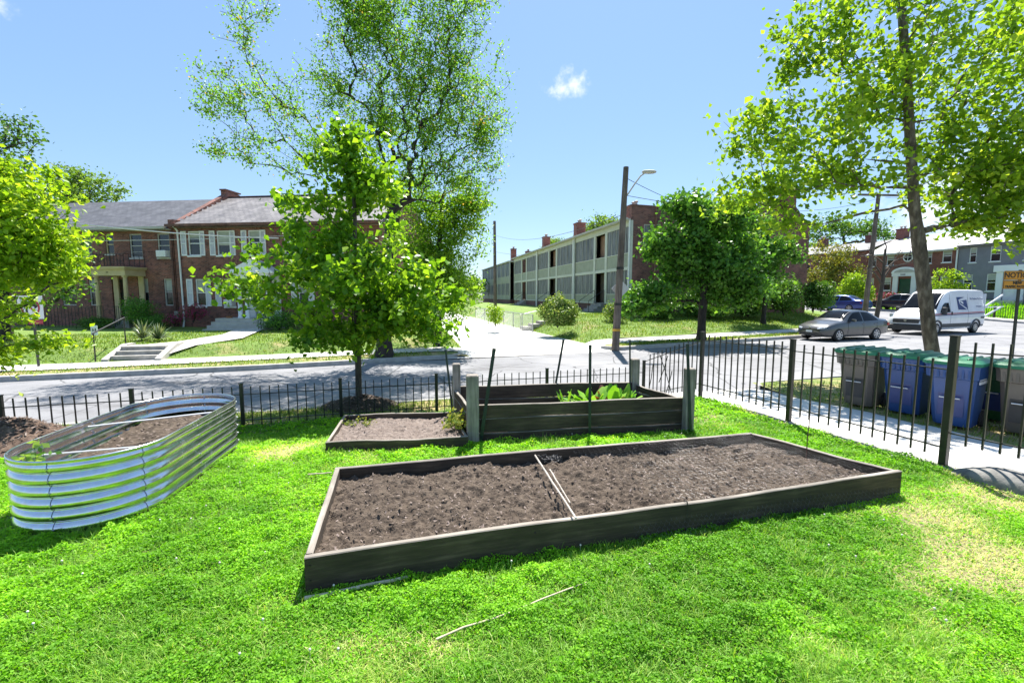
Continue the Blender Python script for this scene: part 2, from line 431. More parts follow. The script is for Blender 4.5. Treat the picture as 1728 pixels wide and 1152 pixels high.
kr = [(al_r(18)+.9-.9*math.sin(a)+.1, 17.3+.9*(1-math.cos(a))) for a in lin(1.4, .1, 8)]+[(u, kfar(u)) for u in lin(10.6, 35.2, 50)]
kr += [(35.2+1.4*math.sin(a)*1.3, kfar(35.2)+1.6*(1-math.cos(a))) for a in lin(.25, 1.5, 8)]+[(37.05, v) for v in lin(23, 80, 40)]
kerb('kerb', kr, 1, zroad)
kerb('kerb', [(u, knear(u)) for u in lin(-70, 3.4, 60)]+[(3.4+.6*math.sin(a), 10-.6*(1-math.cos(a))) for a in lin(.2, 1.5, 6)], -1, zroad)
kerb('kerb', [(9.75-.6*math.sin(a), 9.26-.5*(1-math.cos(a))) for a in lin(1.5, .2, 6)]+[(u, knear(u)) for u in lin(9.8, 36, 30)], -1, zroad, .10)

# ------- left block: verge, sidewalk, bank and lawn
ul = lin(0, 1, 150)
def urow(v, t): e = al_l(v)+.1; return -60+(e+60)*(t**.55)
def ramp_l(u, v): return sm(-.15, .8, al_l(v)-u)
def zl(v): return zroad(-5)+.13
rows = [[(*W(urow(v, t), kfar(urow(v, t))+.12+(v-17.2)), zl(v)+.02*math.sin(v*9)) for t in ul] for v in lin(17.2, 18.75, 5)]
rows = [[(*W(urow(v, t), kfar(urow(v, t))+.12+(v-17.2)*(18.65+voff(urow(v, t))-kfar(urow(v, t))-.1)/1.55), -.50+ramp_l(urow(v, t), v)*(.5+zl(v)+.02*math.sin(v*9)-.02*(v-17.2))) for t in ul] for v in lin(17.2, 18.75, 5)]
strip('verge', rows, M['verge'], jig=.06, seed=3)
wl = [[(*W(urow(v, t), v+voff(urow(v, t))), -.48+.095*ramp_l(urow(v, t), v)) for t in ul] for v in (18.7, 20.15)]
strip('sidewalk', wl, M['walk'])
def zleft(u, v):
    vo = voff(u)*sm(25, 21.3, v); e = al_l(v)-u
    b = sm(20.15+vo, 21.3+vo, v)*sm(-.1, 1.3, e)
    return -.47+.07*ramp_l(u, v)+.38*b+.05*sm(21, 28, v)*sm(0, 1.3, e)
vv = [20.15, 20.3, 20.5, 20.7, 20.9, 21.1, 21.3, 21.6]+lin(22, 62, 40)
rows = []
for v in vv:
    r = []
    for t in ul:
        u = urow(v, t); v2 = v+voff(u)*sm(25, 21.3, v); r.append((*W(u, v2), zleft(u, v2)))
    rows.append(r)
strip('front_lawn', rows, M['lawn_far'], jig=.10, seed=5)

# ------- alley with its apron
va = lin(17.1, 95, 60)
def zal(v): return -.43-.06*sm(18.2, 17.1, v)+.03*sm(18, 40, v)
rows = []
for v in va:
    fl = 2.4*max(0, 1-(v-17.1)/2.2)**2
    a = al_l(v)-.15-fl; b = al_r(v)+.25+fl
    rows.append([(*W(a+(b-a)*k/8, v), zal(v)+.0) for k in range(9)])
strip('alley', rows, M['alley'])

# ------- right block
def zright(u, v):
    k = kfar(u); d = v-k
    z = zroad(u)+.13+.08*sm(.0, 2.6, d)+.62*sm(2.6, 10.5, d)+(.15*sm(8, 14, u)*sm(2.4, 4.5, d))
    e = sm(al_r(v)+.1, al_r(v)+2.2, u)
    return -.44+(z+.44)*e
ur = lin(0, 1, 70)
def urr(v, t): return al_r(v)-.1+(36.9-al_r(v)+.1)*t
def ramp_r(u): return sm(al_r(19)-.05, al_r(19)+.9, u)
rows = [[(*W(urr(20, t), kfar(urr(20, t))+d), -.52+ramp_r(urr(20, t))*(.52+zroad(urr(20, t))+.125)) for t in ur] for d in lin(.12, 1.25, 5)]
strip('verge', rows, M['verge'], jig=.05, seed=8)
rows = [[(*W(urr(20, t), kfar(urr(20, t))+d), -.49+ramp_r(urr(20, t))*(.49+zroad(urr(20, t))+.135+.03*(d-1.2))) for t in ur] for d in (1.2, 2.65)]
strip('sidewalk', rows, M['walk'])
rows = [[(*W(urr(20+d, t), kfar(urr(20, t))+d), zright(urr(20, t), kfar(urr(20, t))+d)) for t in ur] for d in lin(2.6, 14, 24)+lin(15, 60, 20)]
strip('side_lawn', rows, M['lawn_far'], jig=.10, seed=12)

# ------- far right: yards beyond the cross street
def zfar(u, v): return zroad(40, v)+.12+.85*sm(49.0, 55.5, u)
rows = [[(*W(u, v), zfar(u, v)-.02) for u in [47.6, 48.5, 49, 50, 51, 52, 53, 54, 55, 56, 60, 80, 95]] for v in lin(-30, 90, 90)]
strip('far_lawn', rows, M['lawn_far'], jig=.08, seed=15)
kerb('kerb', [(47.5, v) for v in lin(90, -30, 60)], 1, zroad)
rows = [[(*W(u, v), zfar(u, v)+.02) for u in (47.62, 49.2)] for v in lin(-30, 90, 90)]
strip('far_sidewalk', rows, M['walk'])

# ------- near block: garden lawn, walk beside the fence, verges
FENCE = [(2.95, 9.95), (3.64, 8.67), (4.15, 6.70), (4.81, 4.93), (5.42, 3.28), (6.2, 1.2), (7.7, -3.0)]   # side fence line on the ground
def fence_x(y):
    for (a, p), (b, q) in zip(FENCE, FENCE[1:]):
        if q <= y <= p: return a+(b-a)*(y-p)/(q-p)
    return FENCE[0][0] if y > FENCE[0][1] else FENCE[-1][0]
def dry(x, y):
    """where the lawn is yellowed or worn"""
    d = np.exp(-(((x-3.55)/.85)**2+((y-3.3)/.85)**2))*1.28+np.exp(-(((x-4.35)/.7)**2+((y-4.2)/.5)**2))*1.0
    d += np.exp(-(((x+2.75)/.45)**2+((y-5.5)/.5)**2))*.95+np.exp(-(((x-2.9)/.5)**2+((y-6.9)/.4)**2))*.5+np.exp(-(((x+.55)/.35)**2+((y-2.3)/.12)**2))*.55
    edge = np.interp(-y, [-p[1] for p in FENCE], [p[0] for p in FENCE])-x; d += np.exp(-(edge/.22)**2)*.7
    return d+(fbm(x*1.7, y*1.7, 55, 5)-.5)*2.0
def zlawn(x, y):
    t = y-.30*x
    left = sm(1.5, -2.0, x)
    return -.33*sm(6.1+.9*(1-left), 8.7, t)
def fine_fence_v(x): return 9.05+.30*x
yy = [-3, -1, 0, 1]+lin(1.5, 10.2, 90)
rows = []
for y in yy:
    x1 = fence_x(y)-.10; r = []
    for k in range(150):
        x = -16+(x1+16)*(k/149)**.8
        y2 = min(y, fine_fence_v(x)+.05)
        r.append((x, y2, zlawn(x, y2)))
    rows.append(r)
gl_ = strip('garden_lawn', rows, M['lawn'], jig=.035, seed=21)
co_ = np.array([v.co[:] for v in gl_.data.vertices]); at_ = gl_.data.attributes.new('dry', 'FLOAT', 'POINT'); at_.data.foreach_set('value', np.clip((dry(co_[:, 0], co_[:, 1])-.25)*1.5, 0, 1).astype(np.float32))
# verge between the front fence and the kerb
rows = []
for k in range(6):
    r = []
    for x in lin(-22, 3.4, 60):
        u0, v0 = UV(x, fine_fence_v(x)+.05); v1 = knear(u0)-.15
        v = v0+(v1-v0)*k/5
        r.append((*W(u0, v), -.35-.03*k/5))
    rows.append(r)
strip('verge', rows, M['verge'], jig=.04, seed=23)
# walk along the side fence, down to the street
rows = []
for k in range(5):
    r = []
    for i, y in enumerate(lin(-3, 9.95, 40)):
        x = fence_x(y)+.06+k/4*3.25; r.append((x, y, -.335+.0*k))
    u_ = 5.75+3.5*k/4; r.append((*W(u_, 8.95-.55*k/4), -.37)); r.append((*W(u_, 9.35-.3*k/4), -.45)); r.append((*W(u_, knear(u_)+.12), -.522))
    rows.append(r)
strip('sidewalk', rows, M['alley'])
rows = []
for k in range(12):
    r = []
    for y in lin(-3, 14, 70):
        x0 = fence_x(y)+3.2
        u0, v0 = UV(x0, y); x = x0+(34-x0)*k/11
        u, v = UV(x, y); vm = knear(u)-.05
        if v > vm: v = vm
        r.append((*W(u, v), -.33))
    rows.append(r)
strip('verge', rows, M['verge'], jig=.04, seed=27)
# verge nose beyond the walk's ramp
# ================================================================ GARDEN
def rect_from(fl, fr, br, bl): return [Vector((p[0], p[1])) for p in (fl, fr, br, bl)]
def board_ring(parent, P, zb, zt, th, names, cap=True):
    """four boards on edge round the quad P (fl, fr, br, bl), paler top edge as part of each"""
    ns = names
    for i in range(4):
        a = P[i]; b = P[(i+1) % 4]; d = (b-a).normalized(); n = Vector((-d.y, d.x))   # inward
        L = (b-a).length
        o0 = 0 if i % 2 == 0 else th; o1 = L if i % 2 == 0 else L-th
        rz = math.atan2(d.y, d.x)
        mb = MB()
        seg = 14; vs = []; fs = []
        rng = random.Random(i+3)
        for k in range(seg+1):
            x = o0+(o1-o0)*k/seg; w = .007*math.sin(k*.55+i*1.7)+rng.uniform(-.003, .003)
            for (yy_, zz_, dz) in ((0, zb, 0), (0, zt-.006, w), (.006, zt, w), (th-.006, zt, w), (th, zt-.006, w), (th, zb, 0)):
                vs.append((x, yy_+w*.6, zz_+dz))
        mi = []
        for k in range(seg):
            for j in range(5):
                fs.append((k*6+j, k*6+j+1, k*6+j+7, k*6+j+6)); mi.append(1 if j in (1, 2, 3) else 0)
        mb.v = vs; mb.f = fs; mb.m = mi
        mb.add([vs[j] for j in range(6)], [(0, 1, 2, 3, 4, 5)]); mb.add([vs[seg*6+j] for j in range(6)], [(5, 4, 3, 2, 1, 0)])
        o = mb.build(ns[i], [M['board'], M['board_top']], parent)
        o.location = (a.x, a.y, 0); o.rotation_euler = (0, 0, rz)
        # screw heads at the corners, and the butt joint where two boards meet end to end
        sc = MB()
        for xs_ in (o0+.03, o1-.03):
            for zz_ in (zb+(zt-zb)*.45, zb+(zt-zb)*.8): sc.lathe((xs_, -.004, zz_), [(.007, -.002), (.007, .003)], 8, axis='y')
        sc.build('screw', M['rust_blk'], o)
        if L > 3:
            j = MB(); xj = L*.545; j.box((xj-.002, -.0055, zb), (xj+.002, .003, zt+.003)); j.box((xj-.002, -.0055, zt+.003), (xj+.002, th, zt+.010)); j.build('butt_joint', M['dark'], o)
def soil_sheet(name, P, z0, amp, mats, parent, seed, nx=120, ny=60, slope=0, chips=0, inset=.0):
    """lumpy soil filling the quad P"""
    s = np.linspace(0, 1, nx); t = np.linspace(0, 1, ny); SS, TT = np.meshgrid(s, t)
    a, b, c, d = [np.array(p) for p in P]
    XY = (a*(1-SS[..., None])+b*SS[..., None])*(1-TT[..., None])+(d*(1-SS[..., None])+c*SS[..., None])*TT[..., None]
    X = XY[..., 0]; Y = XY[..., 1]
    h = (fbm(X*2.2, Y*2.2, seed, 3)-.5)*amp*1.6+(fbm(X*9, Y*9, seed+5, 4)-.5)*amp*1.1+(fbm(X*30, Y*30, seed+9, 3)-.5)*amp*.85
    Z = z0+h+slope*TT
    V = np.stack([X, Y, Z], -1).reshape(-1, 3)
    idx = np.arange(nx*ny).reshape(ny, nx)
    F = np.stack([idx[:-1, :-1], idx[:-1, 1:], idx[1:, 1:], idx[1:, :-1]], -1).reshape(-1, 4)
    mi = np.zeros(len(F), int)
    if chips:
        rg = np.random.default_rng(seed)
        k = rg.integers(0, len(V), chips); c0 = V[k]+rg.normal(0, .006, (chips, 3))*[1, 1, .2]+[0, 0, .006]
        ang = rg.uniform(0, 6.28, chips); L = .003+.013*rg.random(chips)**2.2; wd = L*rg.uniform(.10, .45, chips)
        dx = np.stack([np.cos(ang)*L, np.sin(ang)*L, rg.normal(0, .35, chips)*L], -1); dy = np.stack([-np.sin(ang)*wd, np.cos(ang)*wd, rg.normal(0, .3, chips)*wd], -1)
        q = np.stack([c0-dx-dy, c0+dx-dy, c0+dx+dy, c0-dx+dy], 1).reshape(-1, 3)
        b0 = len(V); V = np.concatenate([V, q]); F = np.concatenate([F, b0+np.arange(chips*4).reshape(-1, 4)])
        mi = np.concatenate([mi, np.where(rg.random(chips) < .62, 0, 1)])
    return np_mesh(name, V, F, mats, parent, midx=mi, smooth=True)

# ---- the big bed in front
BT = .245
P1 = rect_from(G(513, 941, BT), G(1523, 796, BT), G(1266, 729, BT), G(566, 787, BT))
BIG = thing('raised_bed', 'long low raised bed of dark weathered boards filled with bare brown soil', 'raised bed', (0, 0, 0))
board_ring(BIG, P1, -.04, BT, .045, ['front_board', 'end_board', 'back_board', 'end_board'])
ctr = sum(P1, Vector((0, 0)))/4
Pin = [p+(ctr-p).normalized()*.045 for p in P1]
soil_sheet('soil', Pin, BT-.075, .075, [M['soil'], M['chip']], BIG, 4, 420, 160, -.02, 10000)
# two laths lying over the soil
def stick(name, a, b, r, mat, label, cat, group=None, n=7, bend=.01, seed=1, flat=1.0):
    rg = random.Random(seed); a = Vector(a); b = Vector(b); pts = []
    for i in range(7):
        t = i/6; p = a.lerp(b, t); p += Vector((rg.uniform(-1, 1), rg.uniform(-1, 1), rg.uniform(-.5, .5)))*bend*math.sin(math.pi*t); pts.append(p)
    mb = MB(); mb.tube(pts, [r*(1-.25*i/6) for i in range(7)], n)
    return tag(mb.build(name, mat, smooth=40), label, cat, group)
M['lath'] = m_wood('pale_lath', (.30, .27, .23), (.44, .40, .35), (.56, .52, .46), (6, 6, 6))
M['bamboo'] = m_noise('dry_cane', (.40, .33, .22), (.60, .52, .38), 12, .7)
z_ = BT-.015
stick('garden_lath', G(903, 768, z_+.03), G(972, 874, z_+.055), .0095, M['lath'], 'pale wooden lath lying straight across the big soil bed', 'stick', bend=.003)
stick('garden_lath', G(928, 792, z_+.02), G(962, 848, z_+.045), .007, M['lath'], 'short thin lath tucked against the long lath on the big bed', 'stick', bend=.004, seed=5)
stick('garden_cane', G(736, 1078, .035), G(990, 982, .04), .006, M['bamboo'], 'thin broken cane lying in the clover in front of the big bed', 'stick', bend=.02, seed=2)
stick('garden_cane', G(514, 1009, .03), G(690, 972, .03), .014, M['bamboo'], 'weathered cane along the foot of the big bed front board', 'stick', bend=.01, seed=8)
stick('garden_cane', G(520, 800, .07), G(560, 797, .10), .009, M['bamboo'], 'short cane sticking out at the back corner of the big bed', 'stick', bend=.004, seed=4)
M['rust'] = m_noise('rusty_iron', (.07, .03, .02), (.15, .07, .045), 14, .8)
r0 = G(1361, 757, BT); stick('rusty_rod', (r0[0], r0[1], .02), D(1368, 680, r0[1]-.02), .006, M['rust'], 'thin rusty rod standing upright at the end of the big bed', 'rod', bend=.003)
# wire netting crumpled over the right half of the bed
M['wire'] = m_noise('galvanised_wire', (.06, .06, .062), (.24, .24, .25), 20, .36, 0, .9)
def netting(name, fn, nu, nv, r, label):
    """hexagonal wire net laid over the surface fn(s,t)"""
    vs = []; fs = []
    def seg(p, q):
        p = Vector(p); q = Vector(q); d = q-p; x = d.orthogonal().normalized()*r; y = d.cross(x).normalized()*r
        b = len(vs)
        for e in (p, q):
            vs.extend([e+x, e-x*.5+y*.87, e-x*.5-y*.87])
        for k in range(3): fs.append((b+k, b+(k+1) % 3, b+3+(k+1) % 3, b+3+k))
    for i in range(nu):
        for j in range(nv):
            s = (i+(.5 if j % 2 else 0))/nu; t = j/nv; du = 1/nu; dv = 1/nv
            seg(fn(s, t), fn(s+du*.25, t+dv*.5)); seg(fn(s+du*.25, t+dv*.5), fn(s+du*.5, t+dv)) if False else seg(fn(s+du*.5, t), fn(s+du*.25, t+dv*.5))
            seg(fn(s+du*.25, t+dv*.5), fn(s+du*.25, t+dv))
    return tag(np_mesh(name, np.array([tuple(v) for v in vs]), np.array(fs), M['wire']), label, 'wire netting')
def lerp2(s, t):
    p = P1[0].lerp(P1[1], s).lerp(P1[3].lerp(P1[2], s), t); return p
def net_top(s, t):
    s2 = .50+s*.47; p = lerp2(s2, .04+t*.92)
    h = float(fbm(p.x*3, p.y*3, 77, 3))
    return (p.x, p.y, BT-.03+h*.07)
netting('wire_netting', net_top, 40, 20, .0005, 'shiny hexagonal wire netting laid over the soil of the big bed')
def net_front(s, t):
    s2 = .45+s*.54; a = P1[0].lerp(P1[1], s2); d = (P1[1]-P1[0]).normalized(); n = Vector((d.y, -d.x))
    off = .012+.05*(1-t)*float(vnoise(s*9, t*2, 5))+.03*(1-t)
    p = a+n*off; return (p.x, p.y, .02+.13*t*(.6+.8*float(vnoise(s*6, 3, 8))))
netting('wire_netting', net_front, 60, 5, .0009, 'strip of wire netting bunched along the foot of the front board')
def net_bunch(s, t):
    q = G(925, 772, BT); a = s*6.28; rr = .03+.09*t
    return (q[0]+math.cos(a)*rr*1.0+.04*float(vnoise(s*9, t*9, 2)), q[1]+math.sin(a)*rr*.8, BT-.05+.09*float(vnoise(s*8+3, t*5, 9)))
netting('wire_netting', net_bunch, 16, 7, .0012, 'crumpled ball of wire netting beside the lath at the back board')

# ---- low bed behind, left of the tall planter
P2 = rect_from(G(549, 746, .13), G(790, 737, .13), G(765, 694, .13), G(581, 699, .13))
LOW = thing('raised_bed', 'small low bed of thin boards with pale dry soil beside the tall plank planter', 'raised bed')
board_ring(LOW, P2, -.08, .13, .035, ['front_board', 'end_board', 'back_board', 'end_board'])
c2 = sum(P2, Vector((0, 0)))/4
soil_sheet('soil', [p+(c2-p).normalized()*.03 for p in P2], .085, .05, [M['soil_pale'], M['chip']], LOW, 14, 120, 60, -.02, 1500)

# ---- tall plank planter
TALL = thing('plank_planter', 'tall planter of dark planks on four grey posts, standing behind the big bed', 'planter')
tfl = Vector((-.50, 5.92)); tfr = Vector((2.36, 6.28)); tbl = Vector((-.80, 7.02)); tbr = Vector((2.02, 7.40))
posts = [(G(798, 745, 0), .86, .155), (G(1160, 728, .0), .83, .125), (D(771, 690, 7.0), .86, .12), (D(1070, 670, 7.4), .83, .125)]
PP = []
for (p, h, w), top in zip(posts, (632, 621, 613, 605)):
    d = ray(p and 0, 0); q = (p[0], p[1])
    ztop = D(800, top, q[1])[2]
    mb = MB(); mb.cbox((-w/2, -w/2, -.15), (w/2, w/2, ztop), .012)
    o = mb.build('post', M['wood_grey'], TALL); o.location = (q[0], q[1], 0); o.rotation_euler = (0, 0, R(9))
    PP.append((Vector(q), ztop, w))
def plank(parent, name, a, b, z0, z1, th, seed, mat=None):
    d = (b-a).normalized(); L = (b-a).length; rg = random.Random(seed); mb = MB(); vs = []; fs = []; mi = []
    n = 12
    for k in range(n+1):
        x = L*k/n; w0 = .006*math.sin(k*.8+seed)+rg.uniform(-.003, .003); w1 = .006*math.sin(k*.7+seed*2)+rg.uniform(-.003, .003)
        for (y, z) in ((0, z0+w0), (0, z1-.005+w1), (.005, z1+w1), (th-.005, z1+w1), (th, z1-.005+w1), (th, z0+w0)): vs.append((x, y, z))
    for k in range(n):
        for j in range(6):
            j2 = (j+1) % 6; fs.append((k*6+j, k*6+j2, k*6+6+j2, k*6+6+j)); mi.append(1 if j in (1, 2, 3) else 0)
    mb.v = vs; mb.f = fs; mb.m = mi
    mb.add(vs[:6], [(0, 1, 2, 3, 4, 5)]); mb.add(vs[-6:], [(5, 4, 3, 2, 1, 0)])
    o = mb.build(name, [M['board'], mat or M['board_top']], parent); o.location = (a.x, a.y, 0); o.rotation_euler = (0, 0, math.atan2(d.y, d.x))
    return o
fa = PP[0][0]+Vector((.06, .03)); fb = PP[1][0]+Vector((-.02, .06))
ztf = D(800, 684, fa.y)[2]
zs = [-.10, .155, .165, .315, .325, ztf]
for i, (z0, z1) in enumerate(((-.10, .10), (.112, .29), (.302, ztf))):
    plank(TALL, 'front_board', fa, fb, z0, z1, .045, i+2)
ba = PP[2][0]+Vector((.02, -.03)); bb = PP[3][0]+Vector((0, -.05)); ztb = D(775, 652, ba.y)[2]
for i, (z0, z1) in enumerate(((-.1, .16), (.172, ztb-.21), (ztb-.20, ztb))):
    plank(TALL, 'back_board', ba, bb, z0, z1, .045, i+12)
for (s, e, sd) in ((PP[0][0]+Vector((-.03, .07)), PP[2][0]+Vector((.01, -.05)), 31), (PP[1][0]+Vector((.0, .08)), PP[3][0]+Vector((.05, -.06)), 35)):
    for i, (z0, z1) in enumerate(((-.1, .13), (.142, .33), (.342, ztf-.03))):
        plank(TALL, 'end_board', s, e, z0, z1, .04, sd+i)
soil_sheet('soil', [PP[0][0]+Vector((.1, .12)), PP[1][0]+Vector((-.08, .12)), PP[3][0]+Vector((-.05, -.1)), PP[2][0]+Vector((.08, -.1))], ztf-.34, .05, [M['soil'], M['chip']], TALL, 24, 70, 30, 0, 300)
# leafy greens growing in it
M['lettuce'] = m_leaf('lettuce_leaf', [(0, (.10, .30, .02)), (.6, (.22, .48, .04)), (1, (.36, .55, .10))], .4, .45)
M['redleaf'] = m_leaf('red_lettuce_leaf', [(0, (.10, .03, .02)), (.6, (.18, .05, .035)), (1, (.16, .22, .05))], .35, .45)
def leaf_rosette(name, c, n, L, mat, label, cat, group, seed, wide=.5, up=.9, curl=.4):
    rg = random.Random(seed); V = []; F = []; A = []
    for i in range(n):
        a = rg.uniform(0, 6.28); l = L*rg.uniform(.6, 1.1); e = rg.uniform(.35, up); wd = l*wide*rg.uniform(.7, 1.1)
        d = Vector((math.cos(a)*math.cos(e), math.sin(a)*math.cos(e), math.sin(e))); s = Vector((-math.sin(a), math.cos(a), 0)); nrm = d.cross(s)*-1
        b = len(V); col = rg.random()
        for k in range(5):
            t = k/4; w = wd*math.sin(math.pi*(.12+.82*t))*(.35+.65*t); p = Vector(c)+d*l*t+Vector((0, 0, -curl*l*t*t*.5))
            f = .012*math.sin(k*2.2+i)
            V += [p-s*w+nrm*(.12*w+f), p-nrm*.05*w, p+s*w+nrm*(.12*w-f)]
        for k in range(4):
            for j in range(2): F.append((b+k*3+j, b+k*3+j+1, b+k*3+4+j, b+k*3+3+j)); A.append(min(1, max(0, col+rg.uniform(-.15, .15))))
    return tag(np_mesh(name, np.array([tuple(v) for v in V]), np.array(F), mat, attr=A, smooth=True), label, cat, group)
zs_ = ztf-.30
lt = [(985, 7.0, 'lettuce', 20, 'bright green lettuce behind the middle stake of the plank planter'),
      (1005, 6.75, 'lettuce', 22, 'tallest bright green lettuce just right of the middle stake'),
      (1022, 6.95, 'redleaf', 22, 'reddish brown leafed lettuce among the green ones'),
      (1034, 6.75, 'lettuce', 18, 'broad leafed lettuce between the red lettuce and the grey post'),
      (1052, 7.0, 'lettuce', 20, 'pale leafy plant beside the back grey post of the planter')]
for i, (px, Y, k, n, lab) in enumerate(lt):
    q = D(px, 670, Y); leaf_rosette('lettuce', (q[0], q[1], zs_), n, .42+.05*(i % 2), M[k], lab, 'plant', 'salad plants in the plank planter', 40+i, .24, 1.4, .35)
q = D(955, 675, 6.7); leaf_rosette('leek', (q[0], q[1], zs_), 7, .42, M['lettuce'], 'thin upright leek shoots at the left of the lettuces', 'plant', 'salad plants in the plank planter', 52, .07, 1.4, .2)
# yellow-green weed at the planter's corner, growing in the low bed
M['weed'] = m_leaf('yellow_weed_leaf', [(0, (.16, .26, .03)), (.5, (.30, .36, .05)), (1, (.42, .40, .10))], .45)
def weed(name, c, n, rad, h, leaf, mat, label, seed, cat='plant', group=None):
    rg = random.Random(seed); V = []; F = []; A = []; st = MB()
    for i in range(n):
        a = rg.uniform(0, 6.28); rr = rad*math.sqrt(rg.random()); t = Vector((c[0]+math.cos(a)*rr, c[1]+math.sin(a)*rr, c[2]+h*rg.uniform(.3, 1)*(1-.5*rr/rad)))
        b0 = Vector((c[0]+math.cos(a)*rr*.35, c[1]+math.sin(a)*rr*.35, c[2]))
        st.tube([b0, b0.lerp(t, .55)+Vector((0, 0, .03)), t], [.003, .0025, .0015], 3)
        for k in range(9):
            p = b0.lerp(t, rg.uniform(.35, 1.05))+Vector((rg.gauss(0, .03), rg.gauss(0, .03), rg.gauss(0, .02)))
            d = Vector((rg.gauss(0, 1), rg.gauss(0, 1), rg.gauss(.2, .5))).normalized(); s = d.orthogonal().normalized()
            l = leaf*rg.uniform(.6, 1.2); b = len(V)
            V += [p-d*l*.5, p+s*l*.32, p+d*l*.6, p-s*l*.32]; F.append((b, b+1, b+2, b+3)); A.append(rg.random())
    o = np_mesh(name, np.array([tuple(v) for v in V]), np.array(F), mat, attr=A); tag(o, label, cat, group)
    st.build('stem', mat, o)
    return o
q = G(772, 722, .1); weed('weed_clump', q, 26, .22, .34, .06, M['weed'], 'yellow green weed clump against the left post of the plank planter', 3)
q = G(640, 712, .1); tag(weed('low_weeds', (q[0]-.3, q[1], .09), 12, .3, .07, .035, M['weed'], None, 9, None), kind='stuff')
# steel stakes
def t_post(px0, py0, px1, py1, Y, label, zbase=-.1, w=.034, dy=0.0):
    b = D(px0, py0, Y); t = D(px1, py1, Y+dy)
    # carry the line down into the ground
    b = Vector(b); t = Vector(t); d = (t-b)
    if b.z > zbase: b = b-d*((b.z-zbase)/d.z)
    L = (t-b).length; mb = MB()
    mb.box((-w/2, -.003, 0), (w/2, .003, L)); mb.box((-.003, .0035, 0), (.003, w*.8, L))
    o = mb.build('steel_stake', M['tpost']); z = (t-b).normalized(); x = Vector((1, 0, 0)); y = z.cross(x).normalized(); x = y.cross(z)
    mm = Matrix((x, y, z)).transposed().to_4x4(); mm.translation = b; o.matrix_world = mm
    tag(o, label, 'stake', 'dark green steel stakes round the plank planter')
    k = MB()
    for i in range(int(L/.09)):
        if i*.09 > L*.25: k.box((-.004, -.012, .05+i*.09), (.004, -.0035, .062+i*.09))
    k.build('stud', M['chrome'] if False else M['tpost'], o)
    c = MB(); c.box((-w/2-.002, -.0045, L-.05), (w/2+.002, .0045, L+.002)); c.build('tip', M['tpost'], o)
    return o
t_post(763, 690, 752, 590, 7.05, 'dark steel stake leaning left beside the back left post of the planter', .0, .03)
t_post(811, 746, 834, 588, 5.78, 'dark green steel stake leaning right in front of the planter left post', 0, .045)
t_post(937, 652, 951, 573, 7.3, 'dark steel stake leaning right behind the back planks of the planter', 0)
t_post(995, 735, 996, 582, 6.0, 'straight upright steel stake in front of the middle of the planter', 0, .036)
t_post(1063, 660, 1063, 574, 7.3, 'thin upright stake beside the back right post of the planter', 0, .026)
t_post(1165, 728, 1160, 580, 6.15, 'dark steel stake against the front right post of the planter', 0, .04)

# ---- galvanised steel planter: a stadium with ribbed wall
STEEL = thing('steel_planter', 'oval galvanised planter with ribbed shiny walls and a soil filling, at the left', 'planter', (-3.85, 4.68, 0), R(10))
SH = .60
def stadium(hw, hl, n=26):
    pts = []
    for k in range(n+1):
        a = -math.pi*0+math.pi*k/n; pts.append((hw*math.cos(a), hl+hw*math.sin(a)*1.0, math.cos(a), math.sin(a)))
    for k in range(n+1):
        a = math.pi+math.pi*k/n; pts.append((hw*math.cos(a), -hl+hw*math.sin(a), math.cos(a), math.sin(a)))
    out = []
    for i, p in enumerate(pts):
        out.append(p)
        q = pts[(i+1) % len(pts)]
        if (Vector(p[:2])-Vector(q[:2])).length > .3:
            for s in range(1, 10):
                t = s/10; out.append((p[0]+(q[0]-p[0])*t, p[1]+(q[1]-p[1])*t, p[2], p[3]))
    return out
ST = stadium(.54, .69)
NZ = 96; rows_ = []
for k in range(NZ+1):
    z = SH*k/NZ; ph = (z/SH*6) % 1.0
    off = .030*(max(0.0, math.sin(math.pi*ph))**.75)
    if k >= NZ-2: off = .022
    rows_.append([(p[0]+p[2]*off, p[1]+p[3]*off, z) for p in ST])
n_ = len(ST); V = np.array([p for r in rows_ for p in r]); F = []
for k in range(NZ):
    for i in range(n_): F.append((k*n_+i, k*n_+(i+1) % n_, (k+1)*n_+(i+1) % n_, (k+1)*n_+i))
wall = np_mesh('wall_sheet', V, np.array(F), M['steel'], STEEL, smooth=True)
md = wall.modifiers.new('thick', 'SOLIDIFY'); md.thickness = .004; md.offset = -1
rim = MB(); rp = [(p[0]+p[2]*.02, p[1]+p[3]*.02, SH+.004) for p in ST]; rim.tube(rp+[rp[0]], .010, 8, cap=False)
rim.build('rim', M['steel'], STEEL, smooth=60)
M['seam'] = m_noise('dark_seam', (.05, .05, .055), (.11, .11, .12), 20, .5, 0, .6)
bl = MB(); sm_ = MB()
for i in (4, 13, 22, 30, 40, 49, 58, 66):
    p = ST[i % n_]; q = ST[(i+1) % n_]
    for k in range(6):
        z = SH*(k+.5)/6; c = Vector((p[0]+p[2]*.031, p[1]+p[3]*.031, z)); nn = Vector((p[2], p[3], 0))
        bl.tube([c, c+nn*.008], .009, 7); c2_ = Vector((p[0]-p[2]*.006, p[1]-p[3]*.006, z)); bl.tube([c2_+nn*.03, c2_+nn*.018], .009, 7)
    t = Vector((-p[3], p[2], 0))*.0022
    for k in range(NZ):
        a = Vector(rows_[k][i % n_]); b = Vector(rows_[k+1][i % n_]); nn = Vector((p[2], p[3], 0))*.0018
        sm_.add([a-t+nn, a+t+nn, b+t+nn, b-t+nn], [(0, 1, 2, 3)])
bl.build('bolt', M['chrome'], STEEL, smooth=50); sm_.build('seam', M['seam'], STEEL)
rod = MB(); rod.tube([(-.54, -.62, SH-.13), (.54, -.50, SH-.12)], .009, 6); rod.build('cross_rod', M['white'], STEEL)
